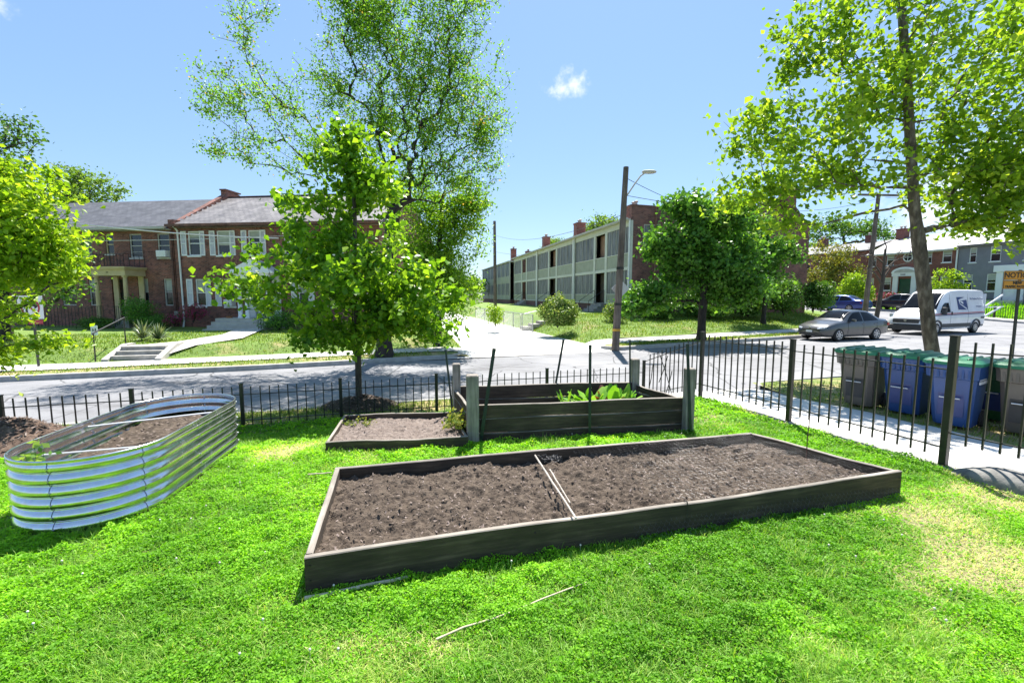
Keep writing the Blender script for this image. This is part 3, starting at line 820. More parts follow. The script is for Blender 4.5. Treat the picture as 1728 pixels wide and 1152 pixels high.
rod = MB(); rod.tube([(-.54, .02, SH-.05), (.54, .52, SH-.06)], .009, 6); rod.build('cross_rod', M['white'], STEEL)
# soil disc in it
ns = 60; V = []; 
ss = np.linspace(-1, 1, ns); AA, BB = np.meshgrid(ss, np.linspace(-1, 1, 110))
yy_ = BB*1.22; half = np.where(np.abs(yy_) < .69, .535, np.sqrt(np.maximum(0.0, .535**2-(np.abs(yy_)-.69)**2)))
xx_ = AA*half; zz_ = .30+(fbm(xx_*7, yy_*7, 3)-.5)*.09+(fbm(xx_*24, yy_*24, 8)-.5)*.05+.07*(yy_/1.2)
V = np.stack([xx_, yy_, zz_], -1).reshape(-1, 3); idx = np.arange(ns*110).reshape(110, ns)
F = np.stack([idx[:-1, :-1], idx[:-1, 1:], idx[1:, 1:], idx[1:, :-1]], -1).reshape(-1, 4)
rg_ = np.random.default_rng(3); ch = 900; k = rg_.integers(0, len(V), ch); c0 = V[k]+[0, 0, .006]; an = rg_.uniform(0, 6.28, ch); L = rg_.uniform(.004, .016, ch)
dx = np.stack([np.cos(an)*L, np.sin(an)*L, L*.1], -1); dy = np.stack([-np.sin(an)*L*.4, np.cos(an)*L*.4, L*.1], -1)
b0 = len(V); V = np.concatenate([V, np.stack([c0-dx-dy, c0+dx-dy, c0+dx+dy, c0-dx+dy], 1).reshape(-1, 3)]); F2 = b0+np.arange(ch*4).reshape(-1, 4)
np_mesh('soil', V, np.concatenate([F, F2]), [M['soil'], M['chip']], STEEL, midx=np.concatenate([np.zeros(len(F), int), np.ones(len(F2), int)]), smooth=True)
M['seedling'] = m_leaf('seedling_leaf', [(0, (.08, .22, .03)), (1, (.30, .46, .10))], .4)
weed('seedling', (-4.0, 3.72, .30), 7, .09, .50, .07, M['seedling'], 'tall thin seedling at the near end of the steel planter', 11, group='seedlings in the steel planter')
weed('seedling', (-3.75, 3.75, .30), 8, .16, .28, .06, M['seedling'], 'low leafy seedlings in the near end of the steel planter', 12, group='seedlings in the steel planter')

# ---- mulch heaps
def mound(name, c, rx, ry, h, mat, label, seed, chips=1500, dip=0.0):
    n = 50; s = np.linspace(0, 1, n); a = np.linspace(0, 2*np.pi, 64, endpoint=False); SS, AA = np.meshgrid(s, a, indexing='ij')
    X = SS*np.cos(AA)*rx*(1+.12*np.sin(3*AA+seed)); Y = SS*np.sin(AA)*ry*(1+.1*np.cos(2*AA+seed))
    prof = np.cos(SS*np.pi/2)**1.3
    Z = h*prof+(fbm(X*6+c[0], Y*6, seed)-.5)*.08*(1-SS**4)+(fbm(X*22, Y*22+c[1], seed+4)-.5)*.05-.03*SS
    V = np.stack([X, Y, Z], -1).reshape(-1, 3); F = []
    for i in range(n-1):
        for k in range(64): F.append((i*64+k, (i+1)*64+k, (i+1)*64+(k+1) % 64, i*64+(k+1) % 64))
    F = np.array(F); rg = np.random.default_rng(seed); k = rg.integers(0, len(V), chips); c0 = V[k]+[0, 0, .008]; an = rg.uniform(0, 6.28, chips); L = rg.uniform(.008, .035, chips)
    dx = np.stack([np.cos(an)*L, np.sin(an)*L, rg.normal(0, .3, chips)*L], -1); dy = np.stack([-np.sin(an)*L*.3, np.cos(an)*L*.3, L*.05], -1)
    b0 = len(V); V = np.concatenate([V, np.stack([c0-dx-dy, c0+dx-dy, c0+dx+dy, c0-dx+dy], 1).reshape(-1, 3)]); F2 = b0+np.arange(chips*4).reshape(-1, 4)
    o = np_mesh(name, V, np.concatenate([F, F2]), [mat, M['chip']], midx=np.concatenate([np.zeros(len(F), int), (rg.random(chips) < .35).astype(int)]), smooth=True)
    o.location = c; return tag(o, label, 'mulch heap')
mound('mulch_heap', (-7.05, 6.2, -.12), 1.15, .75, .30, M['mulch'], 'brown heap of wood chip mulch behind the steel planter', 2)
mound('mulch_heap', (-3.08, 9.12, -.42), 1.0, .7, .30, M['soil'], 'dark soil mound round the foot of the young street tree', 5)

# ================================================================ IRON FENCES
def pickets(parent, name, a, b, za0, za1, zb0, zb1, nb, rails, r=.008, over=0, mat=None, tops=None, skip_ends=True):
    """panel from ground point a to b; bottoms za0->zb0, tops za1->zb1; rails: fractions of height"""
    mb = MB(); a = Vector(a); b = Vector(b); d = (b-a).normalized(); n = Vector((-d.y, d.x))*r
    for i in range(1, nb):
        t = i/nb; p = a.lerp(b, t); z0 = za0+(zb0-za0)*t; z1 = za1+(zb1-za1)*t
        mb.box((0, 0, 0), (0, 0, 0)) if False else None
        e = d*r
        vs = [(p.x-e.x-n.x, p.y-e.y-n.y), (p.x+e.x-n.x, p.y+e.y-n.y), (p.x+e.x+n.x, p.y+e.y+n.y), (p.x-e.x+n.x, p.y-e.y+n.y)]
        mb.add([(x, y, z0) for x, y in vs]+[(x, y, z1) for x, y in vs], [(3, 2, 1, 0), (4, 5, 6, 7), (0, 1, 5, 4), (1, 2, 6, 5), (2, 3, 7, 6), (3, 0, 4, 7)])
    for f0, f1 in rails:
        mb.bar((a.x, a.y, za0+(za1-za0)*f0), (b.x, b.y, zb0+(zb1-zb0)*f1), .028, .012)
    return mb.build(name, mat or M['rust_blk'], parent)
def fpost(parent, p, z0, z1, w, mat=None, rz=0, lean=0):
    mb = MB(); mb.cbox((-w/2, -w/2, z0), (w/2, w/2, z1), .004); mb.box((-w/2-.004, -w/2-.004, z1), (w/2+.004, w/2+.004, z1+.012))
    o = mb.build('fence_post', mat or M['rust_blk'], parent); o.location = (p[0], p[1], 0); o.rotation_euler = (0, lean, rz); return o
SIDE = thing('iron_fence', 'black iron picket fence stepping along the concrete walk at the right of the garden', 'fence')
# post tops/bases along the side fence from the street corner towards the camera
SP_ = [((3.64, 8.67), -.30, 1.20), ((4.15, 6.70), -.05, 1.245), ((4.81, 4.93), -.02, 1.455), ((5.47, 3.20), .02, 1.63), ((6.2, 1.2), .05, 1.8)]
ws = [.062, .062, .068, .07, .07]
for (p, z0, z1), w in zip(SP_, ws): fpost(SIDE, p, z0-.2, z1, w, rz=R(20))
def rail_z(px, py, Y): return D(px, py, Y)[2]
def side_panel(i, zt0, zt1, zb0, zb1, ext_t=.11, ext_b=.11, n=13):
    a = Vector(SP_[i][0]); b = Vector(SP_[i+1][0]); d = (b-a).normalized(); a = a+d*.04; b = b-d*.04
    ht0 = zt0+ext_t; ht1 = zt1+ext_t; hb0 = zb0-ext_b; hb1 = zb1-ext_b
    f = lambda z, lo, hi: (z-lo)/(hi-lo)
    pickets(SIDE, 'picket_panel', a, b, hb0, ht0, hb1, ht1, n, [(f(zt0, hb0, ht0), f(zt1, hb1, ht1)), (f(zb0, hb0, ht0), f(zb1, hb1, ht1))], .0085)
Y1, Y2, Y3 = 8.67, 6.70, 4.93
side_panel(0, rail_z(1187, 573.6, Y1), rail_z(1344, 590, Y2), rail_z(1187, 648, Y1), rail_z(1337, 686, Y2))
side_panel(1, rail_z(1350, 592, Y2), rail_z(1618, 624, Y3), rail_z(1340, 686.5, Y2), rail_z(1606, 755, Y3))
z4t = rail_z(1630, 593, Y3); z4b = rail_z(1615, 729, Y3)
side_panel(2, z4t, z4t+.06, z4b, z4b+.04)
side_panel(3, z4t+.2, z4t+.24, z4b+.18, z4b+.2)
# raked panel with bent pickets dropping to the low front fence
cn = (2.95, 9.93)
a = Vector(SP_[0][0]); b = Vector(cn)
zt0 = rail_z(1183, 575, Y1); zt1 = rail_z(1081, 609, 9.93); zb0 = rail_z(1181, 646, Y1); zb1 = rail_z(1095, 666, 9.93)
f = lambda z, lo, hi: (z-lo)/(hi-lo)
pickets(SIDE, 'picket_panel', a, b, zb0-.1, zt0+.10, zb1-.1, zt1+.12, 13, [(f(zt0, zb0-.1, zt0+.1), f(zt1, zb1-.1, zt1+.12)), (f(zb0, zb0-.1, zt0+.1), f(zb1, zb1-.1, zt1+.12))], .008)
bent = MB()
def onpan(px, py):
    d = ray(px, py); # intersect the vertical plane of the raked panel
    ax, ay = a; bx, by = b; nx_, ny_ = by-ay, -(bx-ax)
    t = (ax*nx_+ay*ny_)/(d[0]*nx_+d[1]*ny_); return Vector((d[0]*t, d[1]*t, EYE+d[2]*t))
for (p, q, r2) in (((1113, 597), (1134, 666), None), ((1127, 600), (1112, 645), None), ((1134, 626), (1123, 666), None), ((1102, 614), (1094, 662), None)):
    m_ = onpan((p[0]+q[0])/2+1, (p[1]+q[1])/2); bent.tube([onpan(*p), m_, onpan(*q)], .009, 5)
bent.build('bent_picket', M['rust_blk'], SIDE)
FRONT = thing('iron_fence', 'low black iron picket fence along the street edge of the garden', 'fence')
zt = .35
fxs = [2.90, .72, -1.45, -3.10, -4.62, -6.12, -7.7, -9.4, -11.2]
for i, x in enumerate(fxs):
    y = fine_fence_v(x); fpost(FRONT, (x, y), -.6, .47 if i == 0 else zt+.05, .055, M['blk'], rz=R(16.7))
    if i < len(fxs)-1:
        x2 = fxs[i+1]; A_ = Vector((x, y)); B_ = Vector((x2, fine_fence_v(x2))); n = max(3, round((A_-B_).length/.147))
        pickets(FRONT, 'picket_panel', A_, B_, -.33, zt, -.33, zt, n, [(.80, .80), (.14, .14)], .0078, mat=M['blk'])
# concrete kerb wall the side fence stands on
kw = MB(); L_ = []
for i in range(len(FENCE)-1):
    p = Vector(FENCE[i]); q = Vector(FENCE[i+1])
    for s in range(4): L_.append(p.lerp(q, s/4))
vs = []; fs = []
rg = random.Random(4)
for i, p in enumerate(L_):
    z = -.20+.22*sm(9.9, 6.9, p.y)+.02*sm(5, 3, p.y)
    d = (L_[min(i+1, len(L_)-1)]-L_[max(i-1, 0)]).normalized(); n = Vector((-d.y, d.x))   # towards the walk (+x)
    if n.x < 0: n = -n
    w = rg.uniform(-.008, .008)
    for off, zz in ((.08, -.5), (.08, z-.012), (.065, z), (-.05+w, z+w), (-.075+w, z-.02), (-.085, -.3)): vs.append((p.x+n.x*off, p.y+n.y*off, zz))
for i in range(len(L_)-1):
    for k in range(5): fs.append((i*6+k, i*6+k+1, i*6+7+k, i*6+6+k))
tag(np_mesh('kerb_wall', np.array(vs), np.array(fs), M['concrete_old']), 'low old concrete kerb wall under the iron fence beside the walk', 'kerb wall')
# humped concrete lump at the right edge
hb = []
n1, n2 = 40, 18
A0 = Vector((4.80, 4.84)); B0 = Vector((5.75, 2.45)); d = (B0-A0).normalized(); nn = Vector((-d.y, d.x))
V = []; F = []
for i in range(n1+1):
    t = i/n1; c = A0.lerp(B0, t); prof = (min(1, t*7))**.5*(1 if t < .93 else max(0, (1-t)/.07)**.5)
    for k in range(n2+1):
        a_ = math.pi*k/n2; off = .20*math.cos(a_); h = .235*(math.sin(a_)**.6)*prof
        wob = float(fbm(c.x*5+off*3, c.y*5, 31))*.05-.02
        V.append((c.x+nn.x*off*(.6+.4*prof), c.y+nn.y*off*(.6+.4*prof), -.08+h*(.93+wob*3)+.02))
for i in range(n1):
    for k in range(n2): F.append((i*(n2+1)+k, i*(n2+1)+k+1, (i+1)*(n2+1)+k+1, (i+1)*(n2+1)+k))
M['lump'] = m_noise('lump_concrete', (.10, .097, .09), (.25, .24, .225), 6, .9, .7, detail=9)
tag(np_mesh('concrete_lump', np.array(V), np.array(F), M['lump'], smooth=True), 'rounded grey concrete lump at the fence foot beside the yellowed grass', 'concrete block')
# ================================================================ BUILDINGS
def wall_holes(mb, x0, x1, z0, z1, holes, y=0.0, depth=.16, mi=0):
    xs = sorted({x0, x1, *[h[0] for h in holes], *[h[1] for h in holes]}); zs = sorted({z0, z1, *[h[2] for h in holes], *[h[3] for h in holes]})
    xs = [x for x in xs if x0 <= x <= x1]; zs = [z for z in zs if z0 <= z <= z1]
    for i in range(len(xs)-1):
        for k in range(len(zs)-1):
            cx = (xs[i]+xs[i+1])/2; cz = (zs[k]+zs[k+1])/2
            if any(h[0] < cx < h[1] and h[2] < cz < h[3] for h in holes): continue
            mb.add([(xs[i], y, zs[k]), (xs[i+1], y, zs[k]), (xs[i+1], y, zs[k+1]), (xs[i], y, zs[k+1])], [(0, 1, 2, 3)], mi)
    for (a, b, c, d) in holes:
        mb.add([(a, y, c), (b, y, c), (b, y, d), (a, y, d), (a, y+depth, c), (b, y+depth, c), (b, y+depth, d), (a, y+depth, d)],
               [(0, 4, 5, 1), (1, 5, 6, 2), (2, 6, 7, 3), (3, 7, 4, 0)], mi)
def window(parent, x0, x1, z0, z1, y=0.0, fm=None, blind=None, ac=False, sill=None, mull=1, rows=1, fw=.06):
    """double-hung sash window set back in its opening; frame > pane, blind, sill"""
    fm = fm or M['white']; mb = MB(); y0 = y+.05; y1 = y+.12
    mb.box((x0, y0, z0), (x0+fw, y1, z1)); mb.box((x1-fw, y0, z0), (x1, y1, z1))
    mb.box((x0+fw, y0, z0), (x1-fw, y1, z0+fw)); mb.box((x0+fw, y0, z1-fw), (x1-fw, y1, z1))
    zm = (z0+z1)/2; mb.box((x0+fw, y0+.01, zm-.025), (x1-fw, y1-.005, zm+.025))
    for i in range(1, mull):
        x = x0+(x1-x0)*i/mull; mb.box((x-.012, y0+.03, z0+fw), (x+.012, y1-.01, z1-fw))
    for i in range(1, rows*2):
        if i == rows: continue
        z = z0+(z1-z0)*i/(rows*2); mb.box((x0+fw, y0+.031, z-.011), (x1-fw, y1-.012, z+.011))
    f = mb.build('window', fm, parent)
    p = MB(); p.add([(x0+fw*.5, y1-.015, z0+fw*.5), (x1-fw*.5, y1-.015, z0+fw*.5), (x1-fw*.5, y1-.015, z1-fw*.5), (x0+fw*.5, y1-.015, z1-fw*.5)], [(0, 1, 2, 3)])
    p.build('pane', M['glass'], f)
    if blind:
        zb = z1-fw-(z1-z0-2*fw)*blind; q = MB(); q.box((x0+fw+.01, y1-.022, zb), (x1-fw-.01, y1-.017, z1-fw-.005)); q.build('blind', M['shade'], f)
    if sill:
        s = MB(); s.box((x0-.06, y-.06, z0-.09), (x1+.06, y+.14, z0-.002)); s.build('sill', sill, f)
    if ac:
        s = MB(); xa = x0+fw+.03; xb = min(x1-fw-.02, xa+.62); s.cbox((xa, y-.26, z0+.03), (xb, y+.10, z0+.40), .015)
        for i in range(8): s.box((xa+.05, y-.268, z0+.08+i*.035), (xb-.05, y-.26, z0+.10+i*.035))
        s.build('air_conditioner', M['white'], f)
    return f
def facade_x(O, d, px, off=0.0):
    """local x where the sight line at px crosses the vertical plane of a facade (origin O, direction d)"""
    m = (px-864)/FOC/(CP+(576-430)/FOC*SP)
    # nearly level rays: X/Y = m (pitch effect below a percent)
    n = Vector((-d.y, d.x)); P = O-n*off
    t = (m*P.y-P.x)/(d.x-m*d.y); return t
def facade_z(O, d, x, py, off=0.0):
    n = Vector((-d.y, d.x)); P = O-n*off+d*x
    return D(864, py, P.y)[2]
def gable_prism(mb, x0, x1, prof, mi=0): mb.prism(prof, 'x', x0, x1, mi)

# ---------------------------------------------------------------- left row house pair
Of = Vector((-29.6, 28.42)); df = Vector((8.8, -1.0)).normalized()
RZ = math.atan2(df.y, df.x)
fx = lambda px, off=0: facade_x(Of, df, px, off)
def fz(px, py): return facade_z(Of, df, fx(px), py)
LEFT = thing('row_house', 'dark brick row house with grey slate roof and tan portico under an iron balcony', 'house', (Of.x, Of.y, 0), RZ)
xp = fx(294.5); H1 = 5.88; XL = -9.0
zb_ = -.25
up = [(137, 156), (179.5, 193.5), (220, 241), (267, 287.5)]; lo = [(98, 121), (145, 161), (228.5, 246), (275.5, 294.2)]
U = [(fx(a), fx(b), 4.12, 5.52) for a, b in up]; U[1] = (U[1][0], U[1][1], 4.35, 5.5)
Lw = [(fx(a), fx(b), 1.28, 2.88) for a, b in lo]
Lw[3] = (Lw[3][0]-.12, Lw[3][1]-.30, 1.28, 2.88)
doorL = (fx(184), fx(206), .50, 2.85)
extra = [(-7.5, -6.5, 4.1, 5.5), (-7.5, -6.5, 1.28, 2.88), (-4.2, -3.2, 4.1, 5.5), (-4.2, -3.2, 1.28, 2.88)]
mb = MB(); wall_holes(mb, XL, xp-.02, zb_, H1, U+Lw+[doorL]+extra)
mb.add([(XL, 0, zb_), (XL, 10, zb_), (XL, 10, H1), (XL, 0, H1)], [(3, 2, 1, 0)])
mb.add([(XL, 10, zb_), (xp, 10, zb_), (xp, 10, H1), (XL, 10, H1)], [(0, 1, 2, 3)])
RZ1 = 8.25; RY = 4.6
mb.add([(XL, 0, H1), (XL, 10, H1), (XL, RY, RZ1-.05)], [(0, 1, 2)])
mb.build('wall', M['brick'], LEFT, fix=False)
st_ = M['stone']
for i, w in enumerate(U): window(LEFT, *w, fm=M['tan'] if i == 1 else M['stone'], ac=(i in (0, 3)), sill=st_, mull=1, rows=2 if i == 2 else 1, blind=(.0, .0, 0, 0)[i])
for i, w in enumerate(Lw): window(LEFT, *w, fm=M['stone'], sill=None, blind=(.0, .3, .5, .45)[i])
for w in extra: window(LEFT, *w, fm=M['stone'], sill=st_)
def roof(parent, x0, x1, h, ry, rz, mat, ov=.35, yb=10.0, name='roof'):
    mb = MB(); k = (rz-h)/ry
    e = -ov; ze = h-ov*k+.10
    prof = [(e, ze), (ry, rz+.10), (yb+ov, h-(yb+ov-2*ry-(0))*0-.0 if False else rz+.10-(yb+ov-ry)*k), (yb+ov, rz-.04-(yb+ov-ry)*k), (ry, rz-.04), (e, ze-.14)]
    mb.prism(prof, 'x', x0, x1); return mb.build(name, mat, parent)
roof(LEFT, XL-.3, xp-.15, H1, RY, RZ1+.06, M['slate'])
g = MB(); g.box((XL-.3, -.52, H1-.16), (xp-.1, -.36, H1-.02)); g.box((XL-.3, -.35, H1-.20), (xp-.1, -.004, H1-.12)); g.build('gutter', M['stone'], LEFT)
# party wall parapet with chimney, stepping up the slope between the two units
pw = MB(); k = (RZ1-H1)/RY
pw.prism([(-.15, H1-.1), (-.15, H1+.40), (.35, H1+.42), (RY-.35, RZ1+.36), (RY-.35, RZ1+.72), (RY+1.0, RZ1+.58), (RY+1.0, RZ1-.8), (RY, H1)], 'x', xp-.15, xp+.22)
pwo = pw.build('parapet', M['brick'], LEFT)
cp = MB(); cp.box((xp-.20, RY-.42, RZ1+.66), (xp+.27, RY+1.06, RZ1+.74)); cp.build('coping', M['brick_dark'], pwo)
fl = MB()
for i in range(9):
    t = i/9; y0 = .35+(RY-.8)*t; fl.box((xp+.222, y0, H1+k*y0+.02), (xp+.235, y0+.34, H1+k*y0+.36))
fl.build('flashing', M['chrome'], pwo)
# tan portico
po = 1.25; px0, px1 = fx(152, po), fx(208, po); zp0 = .42; zt_ = 3.02
pf = MB(); pf.box((px0-.1, -po-.1, zb_), (px1+.1, .02, zp0)); pf.box((px0+.3, -po-.45, zb_), (px1-.3, -po-.1, zp0-.2)); pf.build('porch_step', M['concrete_old'], LEFT)
for x in (px0+.14, px1-.14): 
    pc = MB(); pc.lathe((x, -po+.12, zp0), [(.16, 0), (.16, .07), (.125, .1), (.118, 1.0), (.10, zt_-zp0-.12), (.15, zt_-zp0-.08), (.15, zt_-zp0)], 14)
    pc.build('column', M['tan'], LEFT, smooth=40)
pe = MB(); pe.box((px0-.06, -po-.05, zt_), (px1+.06, .02, zt_+.36)); pe.box((px0-.16, -po-.16, zt_+.36), (px1+.16, .02, zt_+.44)); pe.box((px0-.2, -po-.2, zt_+.44), (px1+.2, .02, zt_+.50))
for x0_, x1_ in ((px0+.05, px0+.38), (px1-.38, px1-.05)): pe.box((x0_, -.09, zp0), (x1_, -.004, zt_))
pe.build('portico', M['tan'], LEFT)
text_mesh('house_number', '34', .16, M['dark'], LEFT, ((px0+px1)/2-.1, -po-.056, zt_+.18), (1, 0, 0), (0, 0, 1), .006)
dr = MB(); dr.box((doorL[0], .12, zp0), (doorL[1], .16, doorL[3])); 
d_ = dr.build('door', M['dark'], LEFT)
dp = MB()
for i in range(2):
    for j in range(3): dp.box((doorL[0]+.12+i*.5, .108, zp0+.15+j*.75), (doorL[0]+.5+i*.5, .12, zp0+.75+j*.75))
dp.build('door_panel', M['brick_dark'], d_)
def rail_panel(parent, name, a, b, z0, z1, n, mat, r=.010, scroll=False):
    mb = MB(); a = Vector(a); b = Vector(b)
    mb.bar((*a, z1), (*b, z1), .04, .02); mb.bar((*a, z0+.06), (*b, z0+.06), .025, .015)
    for i in range(n+1):
        p = a.lerp(b, i/n); mb.bar((p.x, p.y, z0 if i in (0, n) else z0+.06), (p.x, p.y, z1), r*2, r*2, (1, 0, 0))
        if scroll and i < n:
            q = a.lerp(b, (i+.5)/n); mb.tube([(q.x+.06*math.cos(t), q.y, (z0+z1)/2+.16*math.sin(t)) for t in np.linspace(0, 6.28, 9)], .008, 4)
    return mb.build(name, mat, parent)
rail_panel(LEFT, 'balcony_rail', (px0-.1, -po-.1), (px1+.1, -po-.1), zt_+.5, zt_+1.22, 11, M['blk'], scroll=True)
rail_panel(LEFT, 'balcony_rail', (px0-.1, -po-.1), (px0-.1, -.05), zt_+.5, zt_+1.22, 4, M['blk'])
rail_panel(LEFT, 'balcony_rail', (px1+.1, -po-.1), (px1+.1, -.05), zt_+.5, zt_+1.22, 4, M['blk'])
rail_panel(LEFT, 'porch_rail', (fx(95), -po-.1), (px0-.05, -po-.1), .0, 1.2, 16, M['blk'])
rail_panel(LEFT, 'porch_rail', (px0+.35, -po-.5), (px0+.42, -po+.1), zp0-.3, zp0+.85, 4, M['blk'])
rail_panel(LEFT, 'porch_rail', (px1-.35, -po-.5), (px1-.42, -po+.1), zp0-.3, zp0+.85, 4, M['blk'])
m_ = MB(); m_.box((fx(290), -.14, .45), (fx(297)-.06, -.004, .95)); m_.build('meter_box', M['stone'], LEFT)
dp_ = MB(); xq = fx(291.5); dp_.tube([(xq, -.06, H1-.2), (xq, -.06, -.1)], .045, 6); dp_.build('downpipe', M['brick_dark'], LEFT, smooth=40)

RIGHT = thing('row_house', 'dark brick row house with pale slate roof, white shutters and white portico', 'house', (Of.x, Of.y, 0), RZ)
XR = fx(640); H2 = 6.0
upw = [(318.5, 338.5), (367, 389), (420, 440), (480, 500), (560, 580)]; low = [(326, 343), (375, 393), (500, 518), (545, 563), (600, 618)]
U2 = [(fx(a), fx(b), 4.22, 5.62) for a, b in upw]; L2 = [(fx(a), fx(b), 1.25, 2.85) for a, b in low]
door2 = (fx(411), fx(436), .60, 2.8)
mb = MB(); wall_holes(mb, xp+.02, XR, zb_, H2, U2+L2+[door2])
mb.add([(XR, 0, zb_), (XR, 10, zb_), (XR, 10, H2), (XR, 0, H2)], [(0, 1, 2, 3)]); mb.add([(xp, 10, zb_), (XR, 10, zb_), (XR, 10, H2), (xp, 10, H2)], [(0, 1, 2, 3)])
mb.add([(XR, 0, H2), (XR, 10, H2), (XR, RY, RZ1)], [(0, 1, 2)])
mb.build('wall', M['brick'], RIGHT, fix=False)
for i, w in enumerate(U2): window(RIGHT, *w, fm=M['white'], sill=M['white'], rows=1, blind=(.25, .6, .3, 0, .3)[i])
for i, w in enumerate(L2): window(RIGHT, *w, fm=M['white'], sill=M['white'], rows=1, ac=(i == 1), blind=(.45, .3, .5, .4, 0)[i])
sh = [(307.5, 316.5, 0), (339.2, 347.2, 0), (355.6, 364.8, 0), (390, 398.5, 0), (409, 418, 0), (441, 450, 0), (312, 322, 1), (343.5, 352.5, 1), (360, 370, 1), (489, 498, 1), (519, 528, 1)]
for a_, b_, l in sh:
    x0, x1 = fx(a_), fx(b_); z0, z1 = ((4.2, 5.62), (1.25, 2.85))[l]; mb = MB()
    mb.box((x0, -.05, z0), (x0+.05, -.004, z1)); mb.box((x1-.05, -.05, z0), (x1, -.004, z1))
    for q in (z0, (z0+z1)/2-.03, z1-.06): mb.box((x0+.05, -.05, q), (x1-.05, -.004, q+.06))
    n = int((z1-z0)/.06)
    for i in range(n): 
        z = z0+.06+i*.06
        if z < z1-.07: mb.add([(x0+.05, -.040, z), (x1-.05, -.040, z), (x1-.05, -.012, z+.05), (x0+.05, -.012, z+.05)], [(0, 1, 2, 3)])
    mb.build('shutter', M['white'], RIGHT)
roof(RIGHT, xp+.225, XR+.3, H2, RY, RZ1+.15, M['slate_light'])
g = MB(); g.box((xp-.05, -.52, H2-.16), (XR+.3, -.36, H2-.02)); g.box((xp+.2, -.35, H2-.22), (XR+.3, -.004, H2-.12)); g.build('gutter', M['brick_dark'], RIGHT)
dp_ = MB(); xq = xp+.36; dp_.tube([(xq, -.40, H2-.1), (xq, -.08, H2-.35), (xq+.05, -.08, .5), (xq+.05, -.2, -.05)], .05, 7); dp_.build('downpipe', M['white'], RIGHT, smooth=40)
dp_ = MB(); dp_.tube([(xq+.75, -.06, H2-.3), (xq+.75, -.06, 3)], .03, 6); 
rdg = MB(); rdg.box((xp+.225, RY-.12, RZ1+.24), (XR+.3, RY+.12, RZ1+.30)); rdg.build('ridge_cap', M['brick_dark'], RIGHT)
# white portico with steps
pp = 1.0; qx0, qx1 = fx(393, pp), fx(452, pp); z0 = .62
st = MB()
for i in range(4): st.box((qx0-.9+.0*i, -pp-.2-.32*(3-i)-.32, -.35), (qx1+.3, -pp-.2-.32*(3-i) if i < 3 else .02, -.12+.18*(i+1)+.02))
st.build('front_step', M['stone'], RIGHT)
for x in (qx0+.18, qx0+.62, qx1-.62, qx1-.18):
    pc = MB(); pc.lathe((x, -pp+.1, z0), [(.15, 0), (.15, .08), (.12, .12), (.105, 2.05), (.15, 2.12), (.15, 2.2)], 14)
    pc.build('column', M['white_clean'], RIGHT, smooth=40)
pe = MB(); pe.box((qx0, -pp-.08, z0+2.2), (qx1, .02, z0+2.5)); pe.box((qx0-.35, -pp-.2, z0+2.5), (qx1+.35, .02, z0+2.58))
pe.prism([(qx0-.35, z0+2.58), (qx1+.35, z0+2.58), ((qx0+qx1)/2, z0+3.25)], 'y', -pp-.15, -.02)
for x0_, x1_ in ((qx0, qx0+.5), (qx1-.5, qx1)): pe.box((x0_, -.08, z0), (x1_, -.004, z0+2.2))
pe.build('portico', M['white_clean'], RIGHT)
dr = MB(); dr.box((door2[0], .10, z0), (door2[1], .15, 2.8)); d_ = dr.build('door', M['white_clean'], RIGHT)
dw = MB(); dw.box((door2[0]+.12, .092, 1.5), (door2[1]-.12, .099, 2.6)); dw.build('door_pane', M['glass'], d_)
rail_panel(RIGHT, 'step_rail', (qx1+.2, -pp-1.4), (qx1+.2, -pp-.1), .1, 1.25, 6, M['blk'])
pot = MB(); pot.lathe((qx0-.45, -1.0, .42), [(.13, 0), (.17, .28), (.18, .3)], 12); o = pot.build('plant_pot', m_noise('terracotta', (.3, .12, .05), (.42, .19, .08), 4, .8), None, smooth=40)
o.location = (Of.x, Of.y, 0); o.rotation_euler = (0, 0, RZ); tag(o, 'terracotta pot at the edge of the white portico steps', 'plant pot')

# ---------------------------------------------------------------- path and garden steps of the left house
def s2(px, py, z): q = G(px, py, z); return Vector((q[0], q[1]))
def shz(p): u, v = UV(p.x, p.y); return zleft(u, v)+.10
pthL = [s2(222, 584, .03), s2(300, 577, .03), s2(375, 566, .03), s2(400, 557, .03)]; pthR = [s2(262, 587, .03), s2(330, 581, .03), s2(410, 571, .03), s2(445, 557, .03)]
rows = [[(*a.lerp(b, t), .055) for t in (0, .5, 1)] for a, b in zip(pthL, pthR)]
rows = [[(p[0], p[1], zleft(*UV(p[0], p[1]))+.075) for p in [(r[0][0]+(r[2][0]-r[0][0])*k/4, r[0][1]+(r[2][1]-r[0][1])*k/4) for k in range(5)]] for r in rows]
r2 = []
for a_, b_ in zip(rows, rows[1:]): r2 += [[tuple(x+(y-x)*k/5 for x, y in zip(p, q)) for p, q in zip(a_, b_)] for k in range(5)]
strip('front_path', r2+[rows[-1]], M['walk'])
STP = thing('garden_steps', 'concrete steps with sloping side walls cut into the grass bank at the left', 'steps', (-13.35, 15.97, -.37), ANG+R(-6))
mb = MB()
for i in range(3): mb.box((-.72, .30*i, -.1), (.72, 1.35 if i == 2 else .30*(i+1), .135*(i+1)+.012))
mb.build('tread', M['concrete_old'], STP)
for x0_, x1_ in ((-.92, -.72), (.72, .92)):
    mb = MB(); mb.prism([(-.15, -.1), (-.15, .06), (1.0, .47), (1.5, .47), (1.5, -.1)], 'x', x0_, x1_); mb.build('side_wall', M['stone'], STP)
HR = thing('handrail', 'thin black pipe handrail beside the garden steps', 'handrail', (-13.35, 15.97, -.37), ANG+R(-6))
mb = MB(); mb.tube([(-1.02, -.25, .0), (-1.02, -.25, .98)], .022, 8); mb.build('post', M['blk'], HR, smooth=40)
mb = MB(); mb.tube([(-1.02, 1.45, .3), (-1.02, 1.45, 1.42)], .022, 8); mb.build('post', M['blk'], HR, smooth=40)
